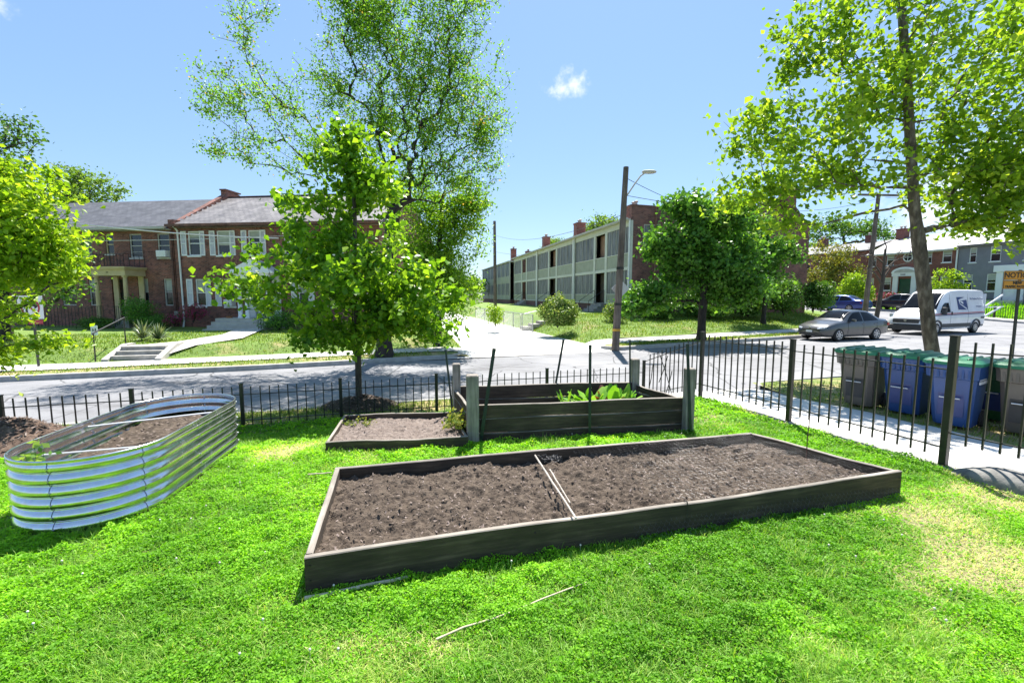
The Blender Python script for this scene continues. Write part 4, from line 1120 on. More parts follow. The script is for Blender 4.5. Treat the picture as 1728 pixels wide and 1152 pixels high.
mb = MB(); mb.tube([(-1.02, -.3, .97), (-1.02, 1.5, 1.43)], .024, 8); mb.build('rail', M['blk'], HR, smooth=40)

# ---------------------------------------------------------------- apartment block with two-storey porches along the alley
AC = Vector((8.2, 32.0)); aw = Vector((.226, -1.0)).normalized(); AL = 35.8
AO = AC-aw*AL; ARZ = math.atan2(aw.y, aw.x); AZ = .45
APT = thing('apartment_block', 'long brick apartment block with pale green two storey screened porches facing the alley', 'building', (AO.x, AO.y, AZ), ARZ)
px_ = lambda px: facade_x(AO, aw, px)
# everything local: x along the porch face towards the camera, y into the building
zF, zPan, zWin, zMid, zPan2, zWin2, zE = .78, .80, 1.55, 3.32, 4.42, 6.22, 6.58
bounds = [0, px_(907), px_(969.5), AL]
mb = MB(); DP = 1.9
wall_holes(mb, 0, AL, -.6, zE+.9, [], y=DP)
mb.build('back_wall', M['porch_in'], APT, fix=False)
bs = MB(); bs.box((0, .06, -.8), (AL-.02, .20, zF)); bs.build('porch_base', M['brick_dark'], APT)
fl = MB(); fl.box((0, .12, zF), (AL-.5, DP, zF+.06)); fl.box((0, .12, zMid+.02), (AL-.5, DP, zMid+.12)); fl.build('porch_floor', M['celadon'], APT)
for u0, u1 in zip(bounds, bounds[1:]):
    L = u1-u0
    cuts = [u0+.14, u0+.34*L, u0+.375*L, u0+.555*L, u0+.59*L, u1-.14] if u1 < AL-1 else [u0+.14, px_(1001.5), px_(1004.5), px_(1020.5), px_(1024), u1-.14]
    fr = MB()
    for x in (u0+.07, u1-.07):
        fr.box((x-.07, -.02, zF), (x+.07, .14, zE))
    for (x0, x1) in ((cuts[1], cuts[2]), (cuts[3], cuts[4])): fr.box((x0, 0, zF), (x1, .12, zE))
    for (z0, z1) in ((zF, zF+.10), (zWin-.06, zWin), (zMid-.10, zMid), (zMid+.001, zMid+.12), (zPan2-.06, zPan2), (zWin2, zE)):
        if z0 == zF or abs(z0-(zWin-.06)) < 1e-6:
            for x0, x1 in ((cuts[0], cuts[1]), (cuts[4], cuts[5])): fr.box((x0, .005, z0), (x1, .115, z1))
        else: fr.box((cuts[0], .006, z0), (cuts[5], .114, z1))
    fr.build('porch_frame', M['cream'], APT)
    for x0, x1 in ((cuts[0], cuts[1]), (cuts[4], cuts[5])):
        sp = MB(); sp.box((x0, .05, zF+.1), (x1, .09, zWin-.06)); sp.build('spandrel_panel', M['celadon'], APT)
    sp = MB(); sp.box((cuts[0], .05, zMid+.12), (cuts[5], .09, zPan2-.06)); sp.build('spandrel_panel', M['celadon'], APT)
    for (z0, z1) in ((zWin, zMid-.10), (zPan2, zWin2)):
        for x0, x1 in ((cuts[0], cuts[1]), (cuts[4], cuts[5])):
            w = MB(); n = 5
            for i in range(n+1):
                x = x0+(x1-x0)*i/n; xa = max(x0, x-.022); xb = min(x1, x+.022); w.box((xa, .03, z0), (xb, .09, z1))
            wo = w.build('screen_window', M['stone'], APT)
            p = MB(); p.box((x0+.01, .065, z0), (x1-.01, .072, z1)); p.build('screen', M['screen'], wo)
    # doorway and steps
    dd = MB(); dd.box((cuts[2]-.1, .55, zF+.06), (cuts[3]+.1, .61, zMid-.1)); dd.build('door', M['bark'], APT)
    dd = MB(); dd.box((cuts[2]-.1, .5, zMid+.12), (cuts[3]+.1, .56, zWin2)); dd.build('door', M['porch_in'], APT)  # no door: porch partition panel added up front so the upper opening reads lighter
    stp = MB()
    for i in range(4): stp.box((cuts[2]-.1, -.3*(4-i), -.8), (cuts[3]+.1, -.3*(3-i) if i < 3 else .05, -.0+.19*(i+1)))
    stp.build('porch_step', M['concrete_old'], APT)
    for x in (cuts[2]-.05, cuts[3]+.05):
        rl = MB(); rl.tube([(x, -1.3, -.1), (x, -1.3, 1.0), (x, -.02, 1.85), (x, -.02, .8)], .025, 6)
        rl.build('step_rail', M['blk'], APT)
for x in (bounds[1]-.12, bounds[1]+.16, bounds[2]-.16, bounds[2]+.16, AL-.05):
    q = MB(); q.tube([(x, -.10, zE+.05), (x, -.10, -.3)], .06, 8); q.build('downpipe', M['white'], APT, smooth=40)
rf = MB(); rf.box((-.1, -.28, zE), (AL-.5, DP, zE+.10)); rf.box((AL-.5, -.28, zE), (AL+.02, -.06, zE+.10)); rf.box((-.1, -.42, zE+.02), (AL+.06, -.28, zE+.16))
rf.box((-.1, DP, zE+.85), (AL-.3, 9.8, zE+.98)); rf.build('roof', M['stone'], APT)
# gable end facing the street: parapet, then a front part with pitched roof
GE = MB(); zPar = 7.55; DT = 16.0
# end wall runs along local +y at x = AL, leaning to the street direction
ud_l = Vector((UD.x*aw.x+UD.y*aw.y, UD.x*-aw.y+UD.y*aw.x))   # street direction in local axes
sk = ud_l.x/ud_l.y                                          # skew of the end wall in the plan
def e(y): return AL+sk*y
hole = [(1.0, 2.3, 4.65, 6.35), (5.2, 6.2, 4.6, 6.2), (5.2, 6.2, 1.6, 3.3), (9.4, 10.4, 4.6, 6.2)]
pts = MB(); wall_holes(pts, 0, DT, -1.0, 6.75, hole, y=0, depth=-.14)
for v in pts.v: GE.v.append((e(v[0])-v[1]*-1, v[0], v[2]))
GE.f = pts.f; GE.m = pts.m
prof = [(0, 6.75), (0, zPar), (9.4, zPar), (9.4, zPar+.15), (12.6, 8.85), (13.9, 8.85), (DT, 6.75)]
GE.add([(e(y), y, z) for y, z in prof]+[(e(y)-.32, y, z) for y, z in prof], [tuple(range(7)), tuple(range(13, 6, -1))]+[(i, i+7, (i+1) % 7+7, (i+1) % 7) for i in range(7)])
GE.add([(e(0), 0.0, -1), (e(0), 0.0, 6.75), (e(0)-.32, 0.0, 6.75), (e(0)-.32, 0.0, -1)], [(0, 1, 2, 3)])
GE.add([(e(DT), DT, -1), (e(DT), DT, 6.75), (2, DT, 6.75), (2, DT, -1)], [(3, 2, 1, 0)])
GE.build('end_wall', M['brick_dark'], APT, fix=False)
cpg = MB()
cpg.add([(e(0)+.04, -.05, zPar), (e(9.4)+.04, 9.4, zPar), (e(9.4)-.38, 9.4, zPar), (e(0)-.38, -.05, zPar), (e(0)+.04, -.05, zPar+.09), (e(9.4)+.04, 9.4, zPar+.09), (e(9.4)-.38, 9.4, zPar+.09), (e(0)-.38, -.05, zPar+.09)], [(0,3,2,1),(4,5,6,7),(0,1,5,4),(1,2,6,5),(2,3,7,6),(3,0,4,7)])
cpg.build('coping', M['brick_dark'], APT)
for i, (y0, y1, z0, z1) in enumerate(hole):
    w = MB(); X_ = e((y0+y1)/2)-.10
    for (a_, b_, c_, d_) in ((y0, y0+.06, z0, z1), (y1-.06, y1, z0, z1), (y0+.06, y1-.06, z0, z0+.06), (y0+.06, y1-.06, z1-.06, z1), ((y0+y1)/2-.03, (y0+y1)/2+.03, z0+.06, z1-.06)):
        w.add([(e(a_)-.02, a_, c_), (e(b_)-.02, b_, c_), (e(b_)-.02, b_, d_), (e(a_)-.02, a_, d_), (e(a_)-.10, a_, c_), (e(b_)-.10, b_, c_), (e(b_)-.10, b_, d_), (e(a_)-.10, a_, d_)], [(0,1,2,3),(7,6,5,4),(0,4,5,1),(1,5,6,2),(2,6,7,3),(3,7,4,0)])
    wo = w.build('window', M['stone'], APT); p = MB()
    p.add([(e(y0)-.08, y0, z0), (e(y1)-.08, y1, z0), (e(y1)-.08, y1, z1), (e(y0)-.08, y0, z1)], [(0, 1, 2, 3)]); p.build('pane', M['screen'], wo)
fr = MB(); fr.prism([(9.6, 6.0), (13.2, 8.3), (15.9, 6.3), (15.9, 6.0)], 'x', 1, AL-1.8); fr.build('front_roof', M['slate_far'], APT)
def chimney(parent, x, y, z0, z1, w, d):
    c = MB(); c.box((x-w/2, y-d/2, z0), (x+w/2, y+d/2, z1)); c.box((x-w/2-.05, y-d/2-.05, z1), (x+w/2+.05, y+d/2+.05, z1+.12))
    co = c.build('chimney', M['brick_rose'], parent); p = MB()
    for s in (-.2, .2): p.lathe((x+s*w*1.1, y, z1+.12), [(.1, 0), (.1, .22), (.16, .24), (.16, .30), (.06, .36)], 9)
    p.build('chimney_pot', M['stone'], co)
for pxx, pyy, w, d in ((1069, 348, .95, 1.1), (977.5, 377, .95, .9), (921.5, 400, .8, .8), (866.5, 420, .75, .8)):
    yo_ = 1.5; x = min(facade_x(AO, aw, pxx, -yo_), AL-.62); chimney(APT, x, yo_, zE+.02, facade_z(AO, aw, x, pyy, -yo_)-AZ-.1, w, d)
chimney(APT, AL-.7, 13.2, 8.0, 9.45, .9, .8)
# a further block at the end of the alley
OB = Vector(AO)-aw*3.2; B2 = thing('apartment_block', 'far porch fronted brick block beyond the first at the end of the alley', 'building', ((OB-aw*26).x, (OB-aw*26).y, AZ), ARZ)
mb = MB(); mb.box((0, 1.6, -.8), (26, 9, 7.2)); mb.build('wall', M['brick_dark'], B2)
mb = MB(); mb.box((0, .1, -.8), (26, 1.6, .75)); mb.build('porch_base', M['brick_dark'], B2)
fr = MB(); sc_ = MB()
for i in range(9):
    x = 26*i/8; fr.box((max(0, x-.1), .0, .75), (min(26, x+.1), .15, 6.5))
fr.box((0, -.2, 6.5), (26, 1.7, 6.65)); fr.build('porch_frame', M['cream'], B2)
for i in range(8):
    x0 = 26*i/8+.1; x1 = 26*(i+1)/8-.1
    for z0_, z1_ in ((.76, 1.5), (3.3, 4.4)): pn = MB(); pn.box((x0, .05, z0_), (x1, .1, z1_)); pn.build('spandrel_panel', M['celadon'], B2)
    sc_.box((x0, .06, 1.51), (x1, .09, 3.29)); sc_.box((x0, .06, 4.41), (x1, .09, 6.49))
sc_.build('screen', M['screen'], B2)
chimney(B2, 22, 4, 7.2, 8.4, .8, .8); chimney(B2, 12, 4, 7.2, 8.4, .8, .8)

# ---------------------------------------------------------------- houses beyond the cross street, facing it
hd = Vector((-VD.x, -VD.y))                 # local x runs left to right as seen: from far to near along the street
HO = Vector((41.7, 53.9)); HRZ = math.atan2(hd.y, hd.x)
hx = lambda px, off=0: facade_x(HO, hd, px, off)
def hz(px, py): return facade_z(HO, hd, hx(px), py)
BR = thing('brick_house', 'red brick house with white arched doorway, green door and pale roof across the side street', 'house', (HO.x, HO.y, 0), HRZ)
L1 = hx(1617.5); HE = 6.55; hb_ = .6
zf_ = lambda px, py: hz(px, py)
wu = [(1472, 1479.5), (1497, 1509.5), (1564, 1573), (1590.5, 1606.5)]; wl_ = [(1470, 1478), (1494, 1507), (1563, 1571), (1590, 1605)]
ZU = (hz(1503, 448), hz(1503, 428.5)); ZL = (hz(1503, 490), hz(1503, 468.5))
holes = [(hx(a), hx(b), *ZU) for a, b in wu]+[(hx(a), hx(b), *ZL) for a, b in wl_]
zd0 = hz(1530, 504); zd1 = hz(1530, 470); hdoor = (hx(1520.5), hx(1541.5), zd0, zd1)
mb = MB(); wall_holes(mb, 0, L1-.01, hb_, HE, holes+[hdoor]); mb.add([(0, 0, hb_), (0, 9, hb_), (0, 9, HE), (0, 0, HE)], [(3, 2, 1, 0)])
mb.add([(0, 9, hb_), (L1, 9, hb_), (L1, 9, HE), (0, 9, HE)], [(0, 1, 2, 3)]); mb.add([(0, 0, HE), (0, 9, HE), (0, 4.5, HE+2.2)], [(2, 1, 0)])
mb.build('wall', M['brick_rose'], BR, fix=False)
for h in holes: window(BR, *h, fm=M['white'], sill=M['white'], blind=.4)
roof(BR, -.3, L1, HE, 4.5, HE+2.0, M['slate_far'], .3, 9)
dr = MB(); dr.box((hdoor[0], .1, zd0), (hdoor[1], .15, zd1)); d_ = dr.build('door', m_noise('green_door_paint', (.01, .06, .035), (.015, .09, .05), 3, .4), BR)
dpn = MB()
for i in range(2):
    for j in range(3): dpn.box((hdoor[0]+.12+i*.62, .09, zd0+.2+j*.65), (hdoor[0]+.56+i*.62, .1, zd0+.7+j*.65))
dpn.build('door_panel', bpy.data.materials['green_door_paint'], d_)
sr = MB(); xa, xb = hdoor[0]-.55, hdoor[1]+.55
sr.box((xa, -.14, zd0), (hdoor[0]-.05, -.004, zd1+.25)); sr.box((hdoor[1]+.05, -.14, zd0), (xb, -.004, zd1+.25)); sr.box((xa-.1, -.2, zd1+.25), (xb+.1, -.004, zd1+.6))
xm = (xa+xb)/2; rr = (xb-xa)/2+.15; arc = [(xm+rr*math.cos(t), zd1+.6+rr*.5*math.sin(t)) for t in np.linspace(0, math.pi, 15)]
sr.prism(arc, 'y', -.24, -.004); sr.build('door_surround', M['white_clean'], BR)
fan = MB(); arc2 = [(xm+(rr-.3)*math.cos(t), zd1+.66+(rr-.4)*.42*math.sin(t)) for t in np.linspace(0, math.pi, 13)]; fan.prism(arc2, 'y', -.252, -.244); fan.build('tympanum', M['stone'], BR)
text_mesh('house_number', '3848', .26, M['dark'], BR, (xm-.4, -.212, zd1+.42), (1, 0, 0), (0, 0, 1), .006)
ov = MB(); xo, zo = hx(1533), hz(1533, 434); ov.lathe((xo, -.03, zo), [(.50, 0), (.50, .06), (.38, .06)], 20, axis='y'); ovo = ov.build('oval_window', M['white'], BR)
pv = MB(); pv.lathe((xo, -.045, zo), [(.38, 0), (.36, .01)], 20, axis='y'); pv.build('pane', M['glass'], ovo)
mz = MB(); mz.box((xo-.5, -.06, zo-.02), (xo+.5, -.045, zo+.02)); mz.box((xo-.02, -.06, zo-.5), (xo+.02, -.045, zo+.5)); mz.build('mullion', M['white'], ovo)
dq = MB(); dq.tube([(.1, -.1, HE), (.1, -.1, hb_)], .07, 7); dq.build('downpipe', M['white'], BR)
dq = MB(); dq.tube([(L1-.06, -.1, HE), (L1-.06, -.1, hb_)], .07, 7); dq.build('downpipe', M['white'], BR)
g = MB(); g.box((-.3, -.42, HE-.12), (L1, -.28, HE)); g.box((-.3, -.28, HE-.2), (L1, -.004, HE-.12)); g.build('gutter', M['white'], BR)
chimney(BR, .4, 4.5, HE+1.8, HE+3.0, .9, .9)
sp = MB(); sp.box((xa-.5, -1.6, hb_-.5), (xb+.5, -.25, zd0)); 
for i in range(4): sp.box((xa-.2, -1.6-.35*(i+1), hb_-.6), (xb+.2, -1.6-.35*i, zd0-.2*(i+1)))
sp.build('front_step', M['stone'], BR)
# grey painted house
GH = thing('grey_house', 'grey painted row house with white framed windows behind the white van', 'house', (HO.x, HO.y, 0), HRZ)
L3 = L1+24; HG = 6.75; z4 = hz(1640, 506)
wg = [(1636, 1648), (1671, 1689), (1728, 1745)]
hU = [(hx(a), hx(b), hz(1680, 441), hz(1680, 415)) for a, b in wg]
wgl = [(1629, 1645), (1669, 1687)]; hL = [(hx(a), hx(b), hz(1680, 491), hz(1680, 462)) for a, b in wgl]
dg_ = (hx(1698), hx(1722), z4, z4+2.3)
mb = MB(); wall_holes(mb, L1+.01, L3, hb_, HG, hU+hL+[dg_]); mb.build('wall', M['greystucco'], GH, fix=False)
bm_ = MB(); bm_.box((L1+.02, -.03, hb_-.3), (dg_[0]-.6, -.004, z4+.15)); bm_.build('base_course', M['greybrick2'], GH)
for h in hU+hL: window(GH, *h, fm=M['white'], sill=M['white'], blind=.35)
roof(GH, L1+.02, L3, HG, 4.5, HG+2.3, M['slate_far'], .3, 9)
g = MB(); g.box((L1, -.42, HG-.12), (L3, -.28, HG)); g.box((L1, -.28, HG-.2), (L3, -.004, HG-.12)); g.build('gutter', M['greybrick2'], GH)
dr = MB(); dr.box((dg_[0], .08, z4), (dg_[1], .14, z4+2.3)); dr.build('door', M['white'], GH)
sr = MB(); sr.box((dg_[0]-.5, -.12, z4), (dg_[0]-.04, -.004, z4+2.6)); sr.box((dg_[1]+.04, -.12, z4), (dg_[1]+.5, -.004, z4+2.6)); sr.box((dg_[0]-.7, -.2, z4+2.6), (dg_[1]+.7, -.004, z4+3.2)); sr.build('door_surround', M['white_clean'], GH)
sp = MB(); sp.box((dg_[0]-.6, -1.5, hb_-.6), (dg_[1]+.6, -.21, z4)); sp.build('front_step', M['concrete'], GH)
# red brick house further left, behind the yellow-green tree
RB = thing('brick_house', 'plain red brick house set back between the apartment gable and the arched door house', 'house', (38.3, 66.0, 0), HRZ+R(6))
mb = MB(); hl = [(1.2, 2.3, 4.6, 6.2), (3.4, 4.4, 4.6, 6.2), (6.0, 7.0, 4.6, 6.2), (1.2, 2.3, 1.8, 3.4), (6, 7, 1.8, 3.4)]
wall_holes(mb, -3, 11.3, .4, 7.3, hl); mb.add([(11.3, 0, .4), (11.3, 9, .4), (11.3, 9, 7.3), (11.3, 0, 7.3)], [(0, 1, 2, 3)]); mb.add([(-3, 0, .4), (-3, 9, .4), (-3, 9, 7.3), (-3, 0, 7.3)], [(3, 2, 1, 0)]); mb.build('wall', M['brick_rose'], RB, fix=False)
for h in hl: window(RB, *h, fm=M['white'], sill=M['white'])
roof(RB, -3.2, 11.5, 7.3, 4.5, 8.6, M['slate'], .3, 9); chimney(RB, 3, 4.5, 8.4, 9.6, 1.0, .8); chimney(RB, 9, 4.5, 8.4, 9.4, .9, .8)
# ================================================================ VEHICLES
def paint(name, c, metal=.0, rough=.28):
    t = NT(name); v = t.coord('Object'); t.base(t.ramp(t.noise(v, 2.0, 4), [(.3, tuple(x*.93 for x in c)), (.7, tuple(min(1, x*1.05) for x in c))]))
    t.b.inputs['Coat Weight'].default_value = .8; t.b.inputs['Coat Roughness'].default_value = .06
    return t.set(rough, metal)
M['car_grey'] = paint('car_paint_grey', (.060, .062, .066), .3); M['car_blue'] = paint('car_paint_blue', (.015, .05, .24), .4); M['car_black'] = paint('car_paint_black', (.012, .012, .014), .3)
M['van_white'] = paint('van_paint_white', (.74, .75, .78), 0, .35)
M['plastic'] = m_noise('dark_trim_plastic', (.028, .028, .03), (.045, .045, .048), 6, .6)
M['plastic_grey'] = m_noise('grey_trim_plastic', (.07, .07, .075), (.10, .10, .105), 6, .6)
M['tyre'] = m_noise('tyre_rubber', (.012, .012, .013), (.028, .027, .027), 9, .85)
M['rim'] = m_noise('alloy_wheel', (.40, .40, .42), (.55, .55, .57), 9, .35, 0, .7)
M['lamp'] = m_noise('headlamp_lens', (.45, .47, .5), (.62, .64, .68), 9, .12, 0, .2)
M['red_lens'] = m_noise('red_lamp_lens', (.30, .01, .01), (.42, .02, .015), 9, .15)
M['plate'] = m_noise('licence_plate', (.62, .64, .68), (.72, .73, .76), 9, .4)

def interp(st, x):
    for a, b in zip(st, st[1:]):
        if a[0] <= x <= b[0]:
            t = (x-a[0])/(b[0]-a[0]); return [a[i]+(b[i]-a[i])*t for i in range(len(a))]
    return list(st[0] if x < st[0][0] else st[-1])
def smooth_st(st, n):
    """stations resampled with a light smoothing so the body has no knuckles"""
    x0, x1 = st[0][0], st[-1][0]; xs = [x0+(x1-x0)*i/n for i in range(n+1)]; w = (x1-x0)/n*1.2; out = []
    for x in xs:
        k = [interp(st, x+d) for d in (-w, -w/2, 0, w/2, w)]; c = [sum(q[i]*g for q, g in zip(k, (.12, .23, .3, .23, .12))) for i in range(len(st[0]))]; c[0] = x; out.append(c)
    out[0] = list(st[0]); out[-1] = list(st[-1]); return out
def section(s):
    x, zb, zbelt, hw, zr, hwr = s
    zm = zb+(zbelt-zb)*.55
    half = [(0, zb), (hw*.75, zb), (hw*.94, zb+.05), (hw*.99, zb+(zm-zb)*.5), (hw, zm), (hw*.985, zbelt-.06), (hw*.955, zbelt), (hw*.955+(hwr-hw*.955)*.5, zbelt+(zr-zbelt)*.52), (hwr, zr-.03*min(1, (zr-zbelt)*4)), (hwr*.88, zr+.012), (hwr*.5, zr+.035), (0, zr+.045)]
    return half
def side_y(st, x, z):
    h = section(interp(st, x))
    for a, b in zip(h[1:], h[2:]):
        if min(a[1], b[1]) <= z <= max(a[1], b[1]) and abs(a[1]-b[1]) > 1e-6:
            return a[0]+(b[0]-a[0])*(z-a[1])/(b[1]-a[1])
    return h[5][0]
def top_z(st, x, y):
    h = section(interp(st, x))[8:]
    for a, b in zip(h, h[1:]):
        if b[0] <= y <= a[0]: return b[1]+(a[1]-b[1])*(y-b[0])/max(1e-6, a[0]-b[0])
    return h[0][1]
def car_body(parent, st, mat, wheels, wr, hw, n=60):
    st2 = smooth_st(st, n); V = []; F = []
    for s in st2:
        h = section(s); ring = [(s[0], y, z) for y, z in h]+[(s[0], -y, z) for y, z in reversed(h[1:-1])]
        V += ring
    m = 22
    for i in range(n):
        for k in range(m): F.append((i*m+k, i*m+(k+1) % m, (i+1)*m+(k+1) % m, (i+1)*m+k))
    F.append(tuple(range(m-1, -1, -1))); F.append(tuple(range(n*m, n*m+m)))
    mb = MB(); mb.v = V; mb.f = F; mb.m = [0]*len(F); o = mb.build('body', [mat, M['plastic']], parent, smooth=35)
    # wheel arches cut as real wells
    cut = MB()
    for x in wheels:
        for s in (-1, 1):
            cut.lathe((x, s*(hw-.02), wr), [(wr+.065, -.24), (wr+.065, .30)], 28, axis='y', mi=1)
    c = cut.build('cutter', [mat, M['plastic']]); bm = o.modifiers.new('b', 'BOOLEAN'); bm.operation = 'DIFFERENCE'; bm.object = c; bm.solver = 'EXACT'
    dg = bpy.context.evaluated_depsgraph_get(); dg.update(); me = bpy.data.meshes.new_from_object(o.evaluated_get(dg))
    o.modifiers.clear(); o.data = me; bpy.data.objects.remove(c); me.set_sharp_from_angle(angle=R(32))
    return o, st2
def wheel(parent, x, y, r, w, spokes=7, rim_m=None, rr=.68):
    s = 1 if y > 0 else -1; mb = MB(); prof = [(r*rr, -w/2), (r*.93, -w/2), (r, -w/2+.03), (r, w/2-.03), (r*.93, w/2), (r*rr, w/2)]
    mb.lathe((0, 0, 0), prof, 30, axis='y'); o = mb.build('wheel', M['tyre'], parent, smooth=45); o.location = (x, y, r)
    k = MB(); R0 = r*rr; yo = s*w/2
    k.lathe((0, yo*.86, 0), [(R0, -.004), (R0, .004)], 30, axis='y'); 
    k.lathe((0, yo*.98, 0), [(R0*.16, -.02), (R0*.2, .0), (R0*.12, .012)], 14, axis='y')
    for i in range(spokes):
        a = 6.2832*i/spokes; d = Vector((math.cos(a), 0, math.sin(a))); k.bar(d*R0*.15+Vector((0, yo*.96, 0)), d*R0*.93+Vector((0, yo*.98, 0)), R0*.24, .02, (0, 1, 0))
    ring = [(math.cos(t)*R0*.95, yo*.99, math.sin(t)*R0*.95) for t in np.linspace(0, 6.2832, 31)]; k.tube(ring, R0*.06, 6, cap=False)
    ro = k.build('rim', [rim_m or M['rim']], o, smooth=40)
    dk = MB(); dk.lathe((0, yo*.80, 0), [(R0*.98, -.003), (R0*.98, .003)], 24, axis='y'); dk.build('brake_disc', M['plastic'], o)
    return o
def side_glass(parent, st, poly, name, mat, off=.006, both=True):
    for s in ((1, -1) if both else (1,)):
        # fan over a fine grid so the pane follows the curved side
        xs = sorted({p[0] for p in poly}); mb = MB(); x0, x1 = xs[0], xs[-1]; N = 14; cols = []
        def zlim(x):
            zz = []
            for a, b in zip(poly, poly[1:]+poly[:1]):
                if min(a[0], b[0])-1e-9 <= x <= max(a[0], b[0])+1e-9 and abs(a[0]-b[0]) > 1e-9: zz.append(a[1]+(b[1]-a[1])*(x-a[0])/(b[0]-a[0]))
            return min(zz), max(zz)
        for i in range(N+1):
            x = x0+(x1-x0)*(.0005+.999*i/N); a, b = zlim(x); cols.append([(x, s*(side_y(st, x, a+(b-a)*k/4)+off), a+(b-a)*k/4) for k in range(5)])
        V = sum(cols, []); F = [(i*5+k, i*5+k+1, i*5+6+k, i*5+5+k) for i in range(N) for k in range(4)]
        mb.add(V, F); mb.build(name, mat, parent, smooth=50)
def top_glass(parent, st, x0, x1, f0, f1, name, mat, off=.008):
    mb = MB(); N = 8; K = 12; V = []
    for i in range(N+1):
        x = x0+(x1-x0)*i/N; hwr = interp(st, x)[5]; f = f0+(f1-f0)*i/N
        for k in range(K+1):
            y = hwr*f*(-1+2*k/K); V.append((x, y, top_z(st, x, abs(y))+off))
    F = [(i*(K+1)+k, i*(K+1)+k+1, (i+1)*(K+1)+k+1, (i+1)*(K+1)+k) for i in range(N) for k in range(K)]
    mb.add(V, F); return mb.build(name, mat, parent, smooth=50)
def sedan(label, loc, rz, mat, detail=True, group=None):
    """x from the nose (0) to the tail (4.6); parts as one would name them"""
    t = thing('parked_car', label, 'car', loc, rz, group)
    # x, zb, zbelt, hw, zroof, hw_roof
    st = [(0, .30, .55, .56, .58, .50), (.10, .24, .68, .72, .69, .62), (.35, .20, .76, .84, .80, .72), (.8, .19, .86, .88, .915, .76), (1.15, .19, .905, .89, .955, .78),
          (1.28, .19, .915, .89, 1.02, .72), (1.62, .19, .92, .89, 1.27, .65), (1.95, .19, .925, .89, 1.43, .62), (2.35, .19, .93, .89, 1.475, .61), (2.9, .19, .94, .89, 1.465, .60), (3.3, .20, .95, .885, 1.40, .60),
          (3.88, .22, .97, .87, 1.10, .67), (4.0, .24, .975, .86, 1.06, .70), (4.45, .28, .96, .80, 1.02, .68), (4.60, .34, .80, .70, .84, .58)]
    body, s2 = car_body(t, st, mat, (.86, 3.48), .315, .88)
    gl = [(1.42, .955), (1.72, 1.19), (2.02, 1.37), (2.5, 1.41), (2.5, .965)]; side_glass(t, s2, gl, 'side_window', M['glass_car'])
    gl = [(2.58, .965), (2.58, 1.41), (3.05, 1.385), (3.45, 1.23), (3.66, 1.0)]; side_glass(t, s2, gl, 'side_window', M['glass_car'])
    top_glass(t, s2, 1.32, 1.94, 1.0, .97, 'windscreen', M['glass_car']); top_glass(t, s2, 3.36, 3.88, .97, .97, 'rear_window', M['glass_car'])
    for x in (.86, 3.48):
        for s in (-1, 1): wheel(t, x, s*.80, .315, .21)
    # bumper, grille, lamps, plate, mirrors, handles
    def nose(y, z, off=.02): 
        # x of the nose at height z and half-width |y|
        x = 0.0
        for i in range(60):
            x = i*.012; s = interp(s2, x); h = section(s); zt_ = max(q[1] for q in h)
            if z < zt_ and z > s[1] and abs(y) < side_y(s2, x, min(z, s[2]-.01)): break
        return x-off
    mb = MB(); 
    for z0, z1 in ((.60, .655),):
        V = []; K = 14
        for k in range(K+1):
            y = -.36+.72*k/K; V += [(nose(y, z0), y, z0), (nose(y, z1), y, z1)]
        mb.add(V, [(2*k, 2*k+1, 2*k+3, 2*k+2) for k in range(K)])
    mb.build('grille', M['plastic'], t)
    mb = MB(); V = []; K = 16
    for k in range(K+1):
        y = -.62+1.24*k/K; V += [(nose(y, .30, .015), y, .28), (nose(y, .42, .018), y, .42)]
    mb.add(V, [(2*k, 2*k+1, 2*k+3, 2*k+2) for k in range(K)]); mb.build('air_intake', M['plastic'], t)
    for s in (-1, 1):
        mb = MB(); V = []; K = 8
        for k in range(K+1):
            y = s*(.40+.34*k/K); z0 = .60+.03*k/K; z1 = .665+.05*k/K; V += [(nose(y, z0, .012), y, z0), (nose(y, z1, .012), y, z1)]
        mb.add(V, [(2*k, 2*k+1, 2*k+3, 2*k+2) for k in range(K)]); mb.build('headlight', M['lamp'], t)
        mb = MB(); mb.cbox((1.62, s*.90-.02 if s > 0 else s*.90-.17, .95), (1.74, s*.90+.17 if s > 0 else s*.90+.02, 1.08), .02); mb.build('mirror', mat, t)
        mb = MB(); mb.box((4.35, s*.80-.02, .72), (4.50, s*.80+.02, .86)); mb.build('tail_light', M['red_lens'], t)
        for x in (2.42, 3.28):
            mb = MB(); y = side_y(s2, x, .82); mb.cbox((x, s*y-.02, .80), (x+.2, s*y+.02, .835), .006); mb.build('door_handle', mat, t)
        mb = MB()
        for x in (1.45, 2.54, 3.5):
            for z in np.linspace(.28, .90, 9)[:-1]: y = side_y(s2, x, z+.04)+.002; mb.box((x-.004, s*y-.004, z), (x+.004, s*y+.002, z+.08))
        mb.build('door_seam', M['plastic'], t)
    pl = MB(); xn = nose(0, .47, .03); pl.box((xn, -.16, .43), (xn+.012, .16, .53)); pl.build('number_plate', M['plate'], t)
    em = MB(); em.lathe((nose(0, .66, .022), 0, .665), [(.05, 0), (.05, .012)], 14, axis='x'); em.build('emblem', M['chrome'], t)
    return t
def zr(p): return zroad(*UV(p[0], p[1]))
def along(u, v, z, extra=0): q = W(u, v); return (q[0], q[1], z)
# the grey sedan: near wheels at v about 16.4, nose towards the camera-left; local +x runs to its tail along +u
cu, cv = 20.9, 17.3
sedan('metallic grey sedan parked at the far kerb in front of the van', along(cu, cv, -.345), ANG+R(1.5), M['car_grey'])
b1 = sedan('shiny blue saloon half hidden behind the lawn crest on the side street', (30.3, 45.6, .42), math.atan2(-.955, .296)+R(8), M['car_blue'])
b2 = sedan('black car parked on the side street between the grey sedan and the van', (36.3, 46.0, .55), math.atan2(-.955, .296)+R(10), M['car_black'])

